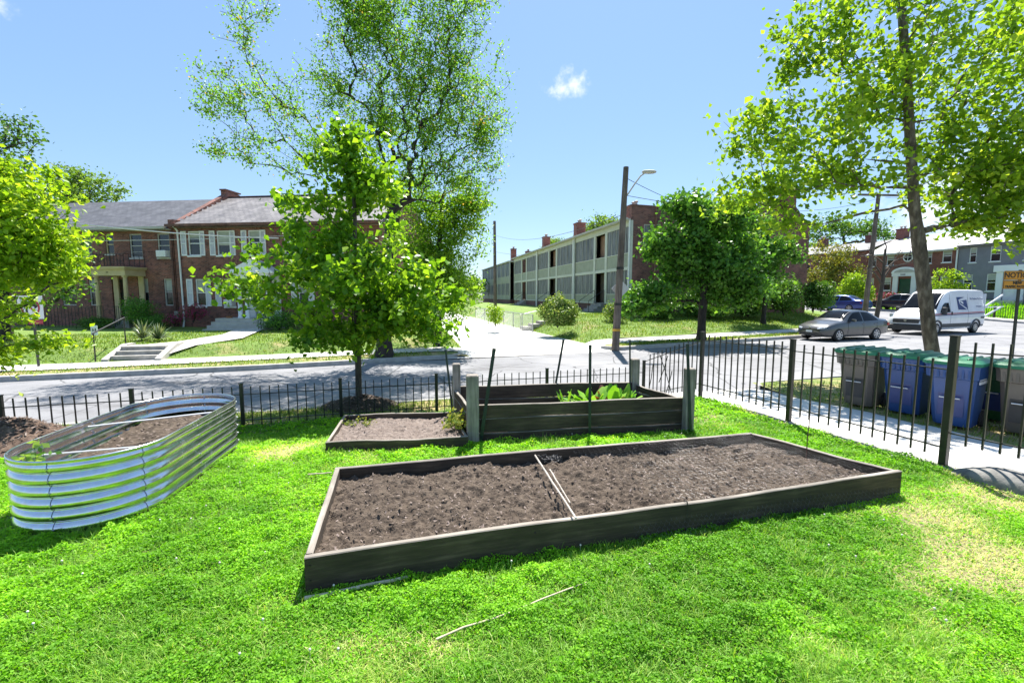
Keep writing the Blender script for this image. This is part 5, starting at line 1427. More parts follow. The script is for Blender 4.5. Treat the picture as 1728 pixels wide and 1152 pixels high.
# ---------------------------------------------------------------- white delivery van
VAN = thing('delivery_van', 'white high roofed delivery van with blue eagle emblem and thin red and blue stripes', 'van', along(29.3, 18.3, -.33), ANG+R(5))
vst = [(0, .34, .66, .78, .70, .70), (.08, .26, .82, .92, .92, .80), (.22, .24, 1.02, .98, 1.08, .84), (.55, .24, 1.16, 1.01, 1.23, .86), (.98, .25, 1.26, 1.02, 1.36, .88),
       (1.60, .26, 1.30, 1.02, 2.02, .80), (2.0, .26, 1.32, 1.02, 2.36, .80), (2.45, .26, 1.34, 1.02, 2.50, .82), (3.4, .27, 1.36, 1.02, 2.54, .84), (5.3, .28, 1.36, 1.02, 2.53, .84), (5.85, .30, 1.36, 1.015, 2.50, .835), (5.99, .34, 1.34, .99, 2.42, .80)]
vb, vs2_ = car_body(VAN, vst, M['van_white'], (.98, 4.98), .345, 1.0, 80)
side_glass(VAN, vs2_, [(1.28, 1.24), (1.62, 1.66), (1.85, 1.80), (2.22, 1.80), (2.25, 1.26)], 'side_window', M['glass_car'])
top_glass(VAN, vs2_, 1.06, 1.95, 1.02, .96, 'windscreen', M['glass_car'])
for x in (.98, 4.98):
    for s in (-1, 1):
        wheel(VAN, x, s*.90, .345, .23, 9, rr=.62)
        mb = MB(); pts = []
        for t_ in np.linspace(-.25, math.pi+.25, 18):
            xx = x-math.cos(t_)*.455; zz = .345+math.sin(t_)*.455; pts.append((xx, s*(side_y(vs2_, xx, max(zz, .3))+.012), zz))
        mb.tube(pts, .055, 6); mb.build('wheel_arch', M['plastic_grey'], VAN, smooth=50)
def side_strip(name, x0, x1, za, zb2, mat, zc=None, off=.012):
    for s in (-1, 1):
        mb = MB(); N = 24; V = []
        for i in range(N+1):
            x = x0+(x1-x0)*i/N; a = za if zc is None else za+(zc[0]-za)*i/N; b = zb2 if zc is None else zb2+(zc[1]-zb2)*i/N
            V += [(x, s*(side_y(vs2_, x, a)+off), a), (x, s*(side_y(vs2_, x, b)+off), b)]
        mb.add(V, [(2*i, 2*i+1, 2*i+3, 2*i+2) for i in range(N)]); mb.build(name, mat, VAN)
side_strip('sill_trim', 1.52, 4.45, .40, .62, M['plastic_grey']); side_strip('corner_trim', 5.46, 5.92, .42, .98, M['plastic_grey'])
M['stripe_red'] = m_noise('stripe_red', (.35, .03, .05), (.42, .04, .06), 5, .4); M['stripe_blue'] = m_noise('stripe_blue', (.01, .03, .14), (.015, .04, .17), 5, .4)
side_strip('red_stripe', .75, 5.95, 1.135, 1.185, M['stripe_red'], (1.225, 1.275)); side_strip('blue_stripe', .75, 5.95, 1.065, 1.11, M['stripe_blue'], (1.15, 1.20))
for s in (-1, 1):
    mb = MB(); mb.cbox((1.28, s*1.03 if s > 0 else s*1.03-.2, 1.14), (1.46, s*1.03+.2 if s > 0 else s*1.03, 1.56), .03); mb.build('mirror', M['plastic'], VAN)
    mb = MB(); mb.cbox((2.34, s*1.0-.04, 1.10), (2.44, s*1.0+.05, 1.30), .02); mb.build('door_handle', M['plastic'], VAN)
    mb = MB()
    for x in (2.30, 4.1):
        for z in np.linspace(.34, 2.3, 22)[:-1]: y = side_y(vs2_, x, z+.04)+.002; mb.box((x-.005, s*y-.004, z), (x+.005, s*y+.002, z+.094))
    mb.build('door_seam', M['plastic_grey'], VAN)
    mb = MB(); mb.cbox((.20, s*.86-.09, .98), (.62, s*.86+.09, 1.19), .03); mb.build('headlight', M['lamp'], VAN)
mb = MB(); mb.cbox((-.06, -.86, .26), (.35, .86, .60), .06); mb.build('bumper', M['plastic'], VAN)
mb = MB(); mb.cbox((-.02, -.66, .66), (.25, .66, .90), .04); gr = mb.build('grille', M['plastic'], VAN)
mb = MB()
for z in (.70, .755, .81, .86): mb.box((-.032, -.60, z), (-.021, .60, z+.022))
mb.build('grille_bar', M['plastic_grey'], gr)
em = MB(); em.lathe((-.05, 0, .80), [(.07, 0), (.07, .02)], 6, axis='x'); em.build('emblem', M['chrome'], VAN)
# eagle-head emblem and writing on the near side (local -y faces the camera)
def on_side(x, z, off=.014): return (x, -(side_y(vs2_, x, z)+off), z)
lg = MB(); x0, z0 = 3.02, 1.40; LW, LH = .98, .72; skw = -.16
def lp(a, b, off): return on_side(x0+a*LW+skw*(b-.5), z0+b*LH, off)
def quadgrid(poly_fn, off, mb, n=6):
    V = [lp(*poly_fn(i/n, k/n), off) for i in range(n+1) for k in range(n+1)]
    mb.add(V, [(i*(n+1)+k, i*(n+1)+k+1, (i+1)*(n+1)+k+1, (i+1)*(n+1)+k) for i in range(n) for k in range(n)])
quadgrid(lambda a, b: (a, b), .014, lg); eo = lg.build('eagle_emblem', M['stripe_blue'], VAN)
wh = MB()
def tri(pts, off=.019): wh.add([lp(a, b, off) for a, b in pts], [tuple(range(len(pts)))])
tri([(.08, .78), (1.0, .86), (1.0, 1.001), (.82, 1.001)]); tri([(.08, .78), (.45, .72), (1.0, .80), (1.0, .86)])
tri([(.14, .74), (.20, .52), (.30, .62), (.30, .76)]); tri([(.30, .62), (.58, .42), (.60, .62), (.34, .70)]); tri([(.16, .56), (.98, .06), (.84, .03), (.20, .46)])
wh.build('eagle_head', M['van_white'], eo)
text_mesh('slogan', 'We Deliver For You', .165, M['stripe_blue'], VAN, on_side(4.30, 2.02, .02), (1, 0, 0), Vector((0, .28, 1)), .003, bold=.0)
text_mesh('web_address', 'www.usps.com', .10, M['stripe_blue'], VAN, on_side(4.95, 1.58, .02), (1, 0, 0), Vector((0, .28, 1)), .003, bold=.003)
# rear door stays and mirror arms sticking out behind the van
bk = MB(); bk.box((5.985, -.95, .62), (6.02, -.02, 2.32)); bk.box((5.985, .02, .62), (6.02, .95, 2.32)); bk.build('rear_door', M['van_white'], VAN)
lt_ = MB(); lt_.bar((6.0, -.95, 1.55), (6.85, -1.35, 2.25), .05, .09); lt_.bar((6.0, -.95, 1.50), (7.05, -1.35, 1.55), .05, .06); lt_.bar((6.0, -.95, .95), (6.75, -1.35, 1.52), .05, .09)
lt_.build('folding_rail', M['white_clean'], VAN)

# ================================================================ STREET FURNITURE
# wheeled bins
def bin_mat(n, c): 
    return m_noise(n, tuple(x*.85 for x in c), tuple(min(1, x*1.15) for x in c), 3, .42, .05)
M['bin_blue'] = bin_mat('blue_bin_plastic', (.014, .055, .20)); M['bin_grey'] = bin_mat('grey_bin_plastic', (.10, .09, .08)); M['bin_green'] = bin_mat('green_lid_plastic', (.018, .15, .075)); M['bin_dgreen'] = bin_mat('dark_green_bin_plastic', (.015, .10, .035))
def wheelie(label, loc, rz, mat, lidm, group='wheeled bins by the walk', txt=True, tilt=0.0, h=1.02):
    """front (with the grab bar) faces local -y"""
    t = thing('wheelie_bin', label, 'bin', loc, rz, group); t.scale = (1.08, 1.08, 1.06)
    def ring(w, d, y0, z, c=.06): 
        a, b = w/2, d/2; return [(-a+c, -b+y0, z), (a-c, -b+y0, z), (a, -b+c+y0, z), (a, b-c+y0, z), (a-c, b+y0, z), (-a+c, b+y0, z), (-a, b-c+y0, z), (-a, -b+c+y0, z)]
    lv = [(.44, .46, .06, .04), (.47, .52, .05, .16), (.54, .66, .02, h*.78), (.55, .68, .015, h*.785), (.60, .74, 0, h*.80), (.62, .78, -.01, h-.02), (.64, .80, -.01, h-.02), (.64, .80, -.01, h)]
    mb = MB(); V = []; F = []
    for l in lv: V += ring(*l)
    for i in range(len(lv)-1):
        for k in range(8): F.append((i*8+k, i*8+(k+1) % 8, i*8+8+(k+1) % 8, i*8+8+k))
    F += [tuple(range(7, -1, -1)), tuple(range((len(lv)-1)*8, len(lv)*8))]; mb.add(V, F)
    # vertical flutes under the rim
    for i in range(7): 
        x = -.21+i*.07; mb.box((x-.014, -.395, h*.81), (x+.014, -.345, h-.05))
    mb.build('body', mat, t, smooth=40)
    lid = MB(); V = []; F = []
    lr = [(.67, .84, -.01, h+.002), (.69, .86, -.01, h+.012), (.68, .85, -.01, h+.05), (.60, .74, .0, h+.085), (.3, .4, .02, h+.10)]
    for l in lr: V += ring(*l, .07)
    for i in range(len(lr)-1):
        for k in range(8): F.append((i*8+k, i*8+(k+1) % 8, i*8+8+(k+1) % 8, i*8+8+k))
    F += [tuple(range(7, -1, -1)), tuple(range((len(lr)-1)*8, len(lr)*8))]; lid.add(V, F)
    for x in (-.17, .0, .17): lid.cbox((x-.02, -.32, h+.07), (x+.02, .34, h+.115), .012)
    lo_ = lid.build('lid', lidm, t, smooth=35); lo_.rotation_euler = (tilt, 0, 0)
    hb_ = MB(); hb_.tube([(-.24, .40, h-.05), (-.24, .50, h+.04), (.24, .50, h+.04), (.24, .40, h-.05)], .022, 8); hb_.build('handle', mat, t, smooth=50)
    gb = MB(); zz = .50; gb.tube([(-.12, -.325, zz), (.12, -.325, zz)], .012, 8); gb.build('grab_bar', M['chrome'], t, smooth=50)
    rc = MB(); arch = [(-.15, zz-.30), (.15, zz-.30), (.15, zz+.04)]+[(.15*math.cos(a), zz+.04+.10*math.sin(a)) for a in np.linspace(.2, math.pi-.2, 9)]+[(-.15, zz+.04)]
    def yf(z): return -.5*(.52+(.66-.52)*(z-.16)/(h*.78-.16))+.035-.004
    V = [(x, yf(z), z) for x, z in arch]; rc.add(V, [tuple(range(len(V)))]); rc.build('recess_shade', M['plastic'] if mat is M['bin_grey'] else M['stripe_blue'], t)  # flat darker arch; its colour stands in for the shade of a recess
    for s in (-1, 1):
        w = MB(); w.lathe((0, 0, 0), [(.05, -.03), (.13, -.03), (.14, -.02), (.14, .02), (.13, .03), (.05, .03)], 20, axis='x'); wo = w.build('wheel', M['tyre'], t, smooth=40); wo.location = (s*.24, .30, .14)
    ax = MB(); ax.tube([(-.24, .30, .14), (.24, .30, .14)], .015, 6); ax.build('axle', M['blk'], t)
    return t
RB_ = R(-103)
def bp(px, py, z=-.32): q = G(px, py, z); return (q[0], q[1], z)
wheelie('grey wheeled bin with a green lid at the left end of the row', (7.05, 9.05, -.32), R(-62), M['bin_grey'], M['bin_green'])
wheelie('blue wheeled bin with a green lid, second in the row beside the grey bin', (7.45, 8.45, -.32), R(-62), M['bin_blue'], M['bin_green'])
w3 = wheelie('blue wheeled bin nearest the fence post, with pale lettering on its side', (7.55, 7.62, -.32), R(-58), M['bin_blue'], M['bin_green'])
M['bin_txt'] = m_noise('bin_lettering', (.55, .58, .66), (.66, .69, .75), 20, .5)
lab = MB()
for j, (a_, b_) in enumerate(((-.17, .20), (-.17, .12), (-.17, .16))):
    x_ = a_
    while x_ < b_: lab.box((.286-.004*j, x_, .86-j*.065), (.297-.004*j, x_+.045, .90-j*.062)); x_ += .062
lab.build('lettering', M['bin_txt'], w3)
wheelie('grey wheeled bin with a green lid at the right edge, in front of the sign', (8.22, 7.12, -.32), R(-58), M['bin_grey'], M['bin_green'])
wheelie('dark green wheeled bin behind the gap between the blue and the right grey bin', (8.62, 8.02, -.32), R(-60), M['bin_dgreen'], M['bin_dgreen'], txt=False, h=.92)

# utility pole with street lamp
def cyl_pole(name, base, top, r0, r1, label, lean=True):
    t = thing(name, label, 'pole', base); b = Vector(base); d = Vector(top)-b; n = 10
    mb = MB(); mb.tube([d*(i/n) for i in range(-1, n+1)], [r0+(r1-r0)*max(0, i/n) for i in range(-1, n+1)], 14); mb.build('shaft', M['pole'], t, smooth=60)
    return t, d
pb = W(UV(4.55, 19.6)[0], UV(4.55, 19.6)[1]); Pb = (4.46, 19.55, -.38); Pt = D(1056.5, 282, 19.7)
UP, d_ = cyl_pole('utility_pole', Pb, Pt, .165, .11, 'tall wooden utility pole with street lamp arm at the corner of the alley')
mb = MB(); q = d_*.905
arm = [q, q+Vector((.35, .0, .40)), q+Vector((.72, -.05, .85)), q+Vector((.98, -.1, .98)), q+Vector((1.1, -.12, 1.0))]
arm = [Vector(D(1058, 330, 19.7))-Vector(Pb), Vector(D(1070, 312, 19.6))-Vector(Pb), Vector(D(1081, 297, 19.5))-Vector(Pb), Vector(D(1090, 291, 19.4))-Vector(Pb)]
mb.tube(arm, .03, 6); mb.build('lamp_arm', M['stone'], UP, smooth=50)
mb = MB(); e_ = arm[-1]; mb.lathe((0, 0, 0), [(.05, -.28), (.12, -.22), (.15, 0), (.13, .20), (.06, .30)], 12, axis='x'); lo_ = mb.build('lamp_head', M['stone'], UP, smooth=50); lo_.location = e_+Vector((.12, 0, .02)); lo_.scale = (1, 1, .55)
M['band'] = m_noise('yellow_band', (.45, .25, .02), (.6, .34, .04), 8, .6)
for i, (f, m__) in enumerate(((.105, M['band']), (.25, M['blk']), (.45, M['blk']))):
    mb = MB(); c = d_*f; mb.lathe((c.x, c.y, c.z), [(.168-.03*f+.006, -.05), (.168-.03*f+.006, .05)], 14); mb.build('band', m__, UP)
sg = MB(); ds = .40; sg.add([(-ds, -.012, 0), (0, -.012, -ds), (ds, -.012, 0), (0, -.012, ds), (-ds, .012, 0), (0, .012, -ds), (ds, .012, 0), (0, .012, ds)], [(0, 1, 2, 3), (7, 6, 5, 4), (0, 4, 5, 1), (1, 5, 6, 2), (2, 6, 7, 3), (3, 7, 4, 0)])
so = sg.build('road_sign', m_noise('sign_back_aluminium', (.42, .43, .45), (.52, .53, .55), 4, .4, 0, .4)); q = D(1047, 487, 19.95); so.location = q; so.rotation_euler = (0, 0, R(4)); tag(so, 'grey back of a diamond road sign fixed to the utility pole with the street lamp', 'road sign')
# pole with crossarm behind the right lawn, alley pole
b_ = (27.8, 36.0, .3); t_ = D(1483, 326, 36.0)
U2_, d2 = cyl_pole('utility_pole', b_, t_, .19, .13, 'dark wooden utility pole with a crossarm, beyond the lawn behind the bare tree')
mb = MB(); c = d2*.985; mb.bar(c+Vector((-1.5, .1, .05)), c+Vector((1.5, -.1, -.05)), .12, .14); mb.build('crossarm', M['pole'], U2_)
for x in (-1.35, -.7, .7, 1.35):
    ins = MB(); ins.lathe((c.x+x, c.y-.06*x, c.z+.1), [(.05, 0), (.06, .06), (.03, .14), (.05, .18)], 8); ins.build('insulator', M['stone'], U2_)
U3_, d3 = cyl_pole('utility_pole', (-1.9, 52, -.4), D(834.5, 373, 52), .20, .15, 'thin dark utility pole standing far down the alley')
# cables
M['cable'] = m_noise('cable_black', (.015, .015, .017), (.03, .03, .033), 9, .6); M['cable_w'] = m_noise('cable_pale', (.55, .55, .56), (.68, .68, .68), 9, .5)
def cable(a, b, sag, r, label, mat=None, group='overhead cables'):
    a = Vector(a); b = Vector(b); n = 26; pts = [a.lerp(b, i/n)-Vector((0, 0, sag*4*(i/n)*(1-i/n))) for i in range(n+1)]
    mb = MB(); mb.tube(pts, r, 5); tag(mb.build('overhead_cable', mat or M['cable']), label, 'cable', group)
cable(D(-60, 352, 21), D(470, 402, 25.5), .25, .03, 'thick twisted pale cable crossing in front of the left slate roof', M['cable_w'])
cable(D(-60, 405, 23), D(520, 396, 24.5), .15, .012, 'thin pale wire below the twisted cable in front of the left house', M['cable_w'])
cable(D(1056, 300, 19.7), D(1210, 355, 33), .3, .012, 'thin cable dropping from the lamp pole towards the brick gable')
cable(D(1057, 330, 19.7), D(1479, 336, 36), .8, .012, 'thin cable spanning between the lamp pole and the crossarm pole')
cable(D(1494, 333, 36), D(1840, 290, 26), .5, .014, 'cable leaving the crossarm pole towards the right edge')
cable(D(834, 396, 52), D(1057, 360, 19.7), .8, .012, 'long thin cable from the alley pole to the lamp pole')
cable(D(836, 425, 52), D(905, 432, 44), .1, .012, 'short thin cable from the alley pole to the apartment roof')

# NOTICE sign at the right edge
M['orange'] = m_noise('orange_sign_face', (.62, .24, .012), (.72, .29, .02), 3, .5); M['sign_blk'] = m_noise('sign_black', (.01, .01, .01), (.02, .02, .02), 9, .6)
sx, sy = 13.0, 11.85
NS = thing('notice_sign', 'orange notice sign on a dark post at the right edge, behind the bins', 'sign', (sx, sy, -.33))
top = Vector(D(1719, 485, sy))-Vector((sx, sy, -.33)); bot = Vector(D(1708, 597, sy))-Vector((sx, sy, -.33)); dd_ = (top-bot).normalized()
sl = (top.x-bot.x)/(top.z-bot.z); b0 = Vector((bot.x-bot.z*sl, 0, -.2))
mb = MB(); mb.bar(b0, top+Vector((0, 0, .45)), .055, .04, (0, 1, 0)); mb.build('post', M['plastic'], NS)
for k_, (pxa, pya, pxb, pyb, nm) in enumerate(((1695, 457, 1738, 472.4, 'upper_plate'), (1692.8, 473.2, 1739, 487.5, 'lower_plate'))):
    a_ = Vector(D(pxa, pya, sy-.05)); b_ = Vector(D(pxb, pyb, sy-.05)); o_ = Vector((sx, sy, -.33)); a_ -= o_; b_ -= o_
    mb = MB(); mb.cbox((a_.x, -.06, b_.z), (b_.x, -.05, a_.z), .004); po_ = mb.build(nm, M['orange'], NS)
    bd = MB(); e1 = .010; X0, X1, Z0, Z1 = a_.x+e1, b_.x-e1, b_.z+e1, a_.z-e1; w_ = .008
    for (p_, q_) in (((X0, Z0), (X1, Z0+w_)), ((X0, Z1-w_), (X1, Z1)), ((X0, Z0+w_), (X0+w_, Z1-w_)), ((X1-w_, Z0+w_), (X1, Z1-w_))): bd.box((p_[0], -.064, p_[1]), (q_[0], -.0605, q_[1]))
    bd.build('border', M['sign_blk'], po_); cx_ = (a_.x+b_.x)/2; cz_ = (a_.z+b_.z)/2
    if k_ == 0: text_mesh('lettering', 'NOTICE', .185, M['sign_blk'], po_, (cx_, -.062, cz_), (1, 0, 0), (0, 0, 1), .003, 'CENTER', .004).scale = (1, 1, 1)
    else:
        text_mesh('lettering', 'NEW', .10, M['sign_blk'], po_, (cx_, -.062, cz_+.045), (1, 0, 0), (0, 0, 1), .003, 'CENTER', .006)
        text_mesh('lettering', 'TRAFFIC PATTERN', .075, M['sign_blk'], po_, (cx_, -.062, cz_-.05), (1, 0, 0), (0, 0, 1), .003, 'CENTER', .004)
# square sign with red ring at the left
tx, ty = -14.9, 14.6
LS = thing('traffic_sign', 'square white turn prohibition sign with red ring, among the leaves at the left', 'sign', (tx, ty, -.4))
o_ = Vector((tx, ty, -.4)); tp = Vector(D(53, 500, ty))-o_; bt = Vector(D(66, 624, ty))-o_
mb = MB(); mb.bar(bt+(bt-tp)*.05, tp+Vector((0, 0, .3)), .06, .04, (0, 1, 0)); mb.build('post', M['plastic'], LS)
a_ = Vector(D(28, 499, ty-.06))-o_; b_ = Vector(D(75, 538, ty-.06))-o_
mb = MB(); mb.cbox((a_.x, -.07, b_.z), (b_.x, -.058, a_.z), .004); po_ = mb.build('sign_plate', M['white'], LS)
cx_, cz_ = (a_.x+b_.x)/2, (a_.z+b_.z)/2; rr = (a_.z-b_.z)*.42
rg = MB(); 
for i in range(40):
    t0, t1 = 6.2832*i/40, 6.2832*(i+1)/40; rg.add([(cx_+r_*math.cos(t), -.074, cz_+r_*math.sin(t)) for t, r_ in ((t0, rr*.8), (t0, rr), (t1, rr), (t1, rr*.8))], [(0, 1, 2, 3)])
rg.bar((cx_-rr*.62, -.0765, cz_+rr*.62), (cx_+rr*.62, -.0765, cz_-rr*.62), rr*.17, .004, (0, 1, 0)); rg.build('red_ring', M['stripe_red'], po_)
ar = MB(); ar.bar((cx_-.12, -.0725, cz_-rr*.55), (cx_-.12, -.0725, cz_+rr*.2), .07, .003, (0, 1, 0)); ar.bar((cx_-.12, -.0725, cz_+rr*.2), (cx_+.15, -.0725, cz_+rr*.2), .07, .003, (0, 1, 0))
ar.add([(cx_+.13, -.0725, cz_+rr*.2+.12), (cx_+.13, -.0725, cz_+rr*.2-.12), (cx_+.30, -.0725, cz_+rr*.2)], [(0, 1, 2)]); ar.build('arrow', M['sign_blk'], po_)
mb = MB(); mb.box((a_.x+.3, -.066, b_.z-.16), (a_.x+.75, -.058, b_.z-.03)); mb.build('lower_plate', M['stripe_red'], LS)
# small white yard sign
YS = thing('yard_sign', 'small white yard sign standing in the grass left of the spiky plant', 'sign', (*G(161, 574, .03)[:2], .03))
mb = MB(); mb.box((-.15, -.01, .22), (.13, .01, .62)); yo = mb.build('sign_plate', M['white_clean'], YS); mb = MB(); mb.box((-.02, .012, -.1), (0, .02, .3)); mb.build('stake', M['blk'], YS)
mb = MB(); mb.box((-.09, -.014, .37), (-.06, -.0105, .50)); mb.box((-.03, -.014, .37), (.0, -.0105, .47)); mb.box((.03, -.014, .37), (.07, -.0105, .5)); mb.build('marking', M['sign_blk'], yo)

# ---------------------------------------------------------------- chain link fence along the alley, yard steps
M['galv'] = m_noise('galvanised_pipe', (.30, .31, .32), (.44, .45, .46), 9, .45, 0, .6)
CF = thing('chain_link_fence', 'low grey chain link fence with pipe posts along the right side of the alley', 'fence')
cpx = [(899, 561), (881, 557), (866, 553.5), (850, 549), (833, 545), (818, 541.5), (803, 538)]
cp_ = [G(x, y, -.33) for x, y in cpx]
ms = MB()
for i, p in enumerate(cp_):
    mb = MB(); mb.tube([(p[0], p[1], -.5), (p[0], p[1], .75)], .03, 8); mb.build('fence_post', M['galv'], CF, smooth=50)
    if i < len(cp_)-1:
        q = cp_[i+1]; mb = MB(); mb.tube([(p[0], p[1], .74), (q[0], q[1], .74)], .022, 6); mb.build('top_rail', M['galv'], CF, smooth=50)
        a_ = Vector(p[:2]); b_ = Vector(q[:2]); L = (b_-a_).length; n = int(L/.16)
        for k in range(-7, n):
            for s in (0, 1):
                t0, t1 = k/n, (k+7)/n; c0, c1 = max(0, t0), min(1, t1)
                if c1 <= c0: continue
                f0 = (c0-t0)/(t1-t0); f1 = (c1-t0)/(t1-t0); z0 = -.33+1.05*(f0 if s == 0 else 1-f0); z1 = -.33+1.05*(f1 if s == 0 else 1-f1)
                A_ = a_.lerp(b_, c0); B_ = a_.lerp(b_, c1); ms.bar((*A_, z0), (*B_, z1), .006, .006)
ms.build('wire_mesh', M['galv'], CF)
YST = thing('yard_steps', 'short flight of grey steps with pipe rail climbing from the alley beside the round bush', 'steps', (*G(872, 556, -.33)[:2], -.35), R(14))
mb = MB()
for i in range(4): mb.box((.5+.55*i, -.1, 0), (3.2, 1.0, .18*(i+1)))
mb.build('tread', M['concrete_old'], YST)
mb = MB(); mb.tube([(.2, -.15, .0), (.2, -.15, 1.0), (2.9, -.15, 1.55), (2.9, -.15, .3)], .025, 6); mb.build('rail', M['galv'], YST, smooth=50)
# iron fence in the far right yard
FR = thing('iron_fence', 'distant low iron fence before the tall grass right of the van', 'fence')
a_ = Vector(W(49.3, 18.5)); b_ = Vector(W(49.3, 32))
za = 1.55-1.55; mbp = MB()
for i in range(0, 8):
    p = a_.lerp(b_, i/7); z = zfar(49.3, UV(*p)[1])+.02; mb = MB(); mb.box((-.04, -.04, 0), (.04, .04, 1.05)); o = mb.build('fence_post', M['blk'], FR); o.location = (p.x, p.y, z-.05)
n = 90
for i in range(n):
    p = a_.lerp(b_, i/n); z = zfar(49.3, UV(*p)[1])+.03; mbp.box((p.x-.012, p.y-.012, z), (p.x+.012, p.y+.012, z+.95))
z0 = zfar(49.3, 20); z1 = zfar(49.3, 32); a_ = Vector(W(49.3, 20)); mbp.bar((a_.x, a_.y, z0+.85), (b_.x, b_.y, z1+.85), .03, .03); mbp.bar((a_.x, a_.y, z0+.15), (b_.x, b_.y, z1+.15), .03, .03)
mbp.build('picket_panel', M['blk'], FR)
# ================================================================ TREES AND PLANTS
M['leaf_young'] = m_leaf('leaf_bright', [(0, (0.084, 0.213, 0.015)), (.45, (0.168, 0.350, 0.022)), (.8, (0.280, 0.475, 0.037)), (1, (0.420, 0.575, 0.062))], .55, .36)
M['leaf_yellow'] = m_leaf('leaf_yellow_green', [(0, (0.161, 0.322, 0.017)), (.5, (0.299, 0.483, 0.029)), (1, (0.483, 0.621, 0.069))], .58, .4)
M['leaf_elm'] = m_leaf('leaf_elm', [(0, (0.085, 0.205, 0.021)), (.5, (0.152, 0.355, 0.030)), (.85, (0.256, 0.485, 0.052)), (1, (0.408, 0.280, 0.075))], .62, .45)
M['leaf_plane'] = m_leaf('leaf_plane', [(0, (0.121, 0.250, 0.020)), (.5, (0.230, 0.400, 0.027)), (1, (0.432, 0.575, 0.062))], .58, .4)
M['leaf_dark'] = m_leaf('leaf_maple_dark', [(0, (0.045, 0.143, 0.026)), (.55, (0.113, 0.286, 0.041)), (1, (0.227, 0.449, 0.066))], .45, .38)
M['leaf_far'] = m_leaf('leaf_far', [(0, (0.096, 0.204, 0.030)), (1, (0.204, 0.336, 0.054))], .55, .5)
M['leaf_olive'] = m_leaf('leaf_olive', [(0, (.10, .14, .02)), (.6, (.20, .22, .035)), (1, (.30, .26, .06))], .5, .5)
M['leaf_shrub'] = m_leaf('leaf_shrub', [(0, (0.075, 0.165, 0.030)), (.6, (0.180, 0.285, 0.060)), (1, (0.450, 0.510, 0.180))], .4, .45)
M['leaf_hedge'] = m_leaf('leaf_hedge', [(0, (0.039, 0.111, 0.018)), (.6, (0.098, 0.221, 0.033)), (1, (0.182, 0.325, 0.065))], .45, .45)
M['azalea'] = m_leaf('azalea_bloom', [(0, (.04, .08, .02)), (.42, (.05, .09, .02)), (.5, (.32, .03, .14)), (1, (.50, .06, .24))], .4)
M['yucca'] = m_leaf('yucca_leaf', [(0, (.09, .14, .07)), (.6, (.17, .22, .12)), (1, (.34, .38, .26))], .2, .4)

def leaf_mesh(C, sizes, nrm, rg, fold=True, aspect=.62, lobes=False):
    """leaf polygons at centres C: each a folded pair of quads"""
    n = len(C); d = rg.normal(0, 1, (n, 3)); d -= nrm*(d*nrm).sum(1, keepdims=True); d /= np.linalg.norm(d, axis=1, keepdims=True)+1e-9
    s = np.cross(nrm, d); L = sizes[:, None]; Wd = L*aspect*.5
    if fold:
        base = C-d*L*.5; tip = C+d*L*.55-nrm*L*.10; mid = C-nrm*L*.06
        l1 = C-d*L*.12+s*Wd+nrm*L*.07; r1 = C-d*L*.12-s*Wd+nrm*L*.07
        V = np.stack([base, l1, tip, r1, mid], 1).reshape(-1, 3); b = np.arange(n)[:, None]*5
        # a pair of quads base-l1-tip-mid / base-mid-tip-r1
        F = np.concatenate([b+np.array([0, 4, 2, 1]), b+np.array([0, 3, 2, 4])], 1).reshape(-1, 4)
        return V, F, 2
    V = np.stack([C-d*L*.5, C+s*Wd-d*L*.1, C+d*L*.55, C-s*Wd-d*L*.1], 1).reshape(-1, 3); b = np.arange(n)[:, None]*4
    return V, b+np.arange(4), 1
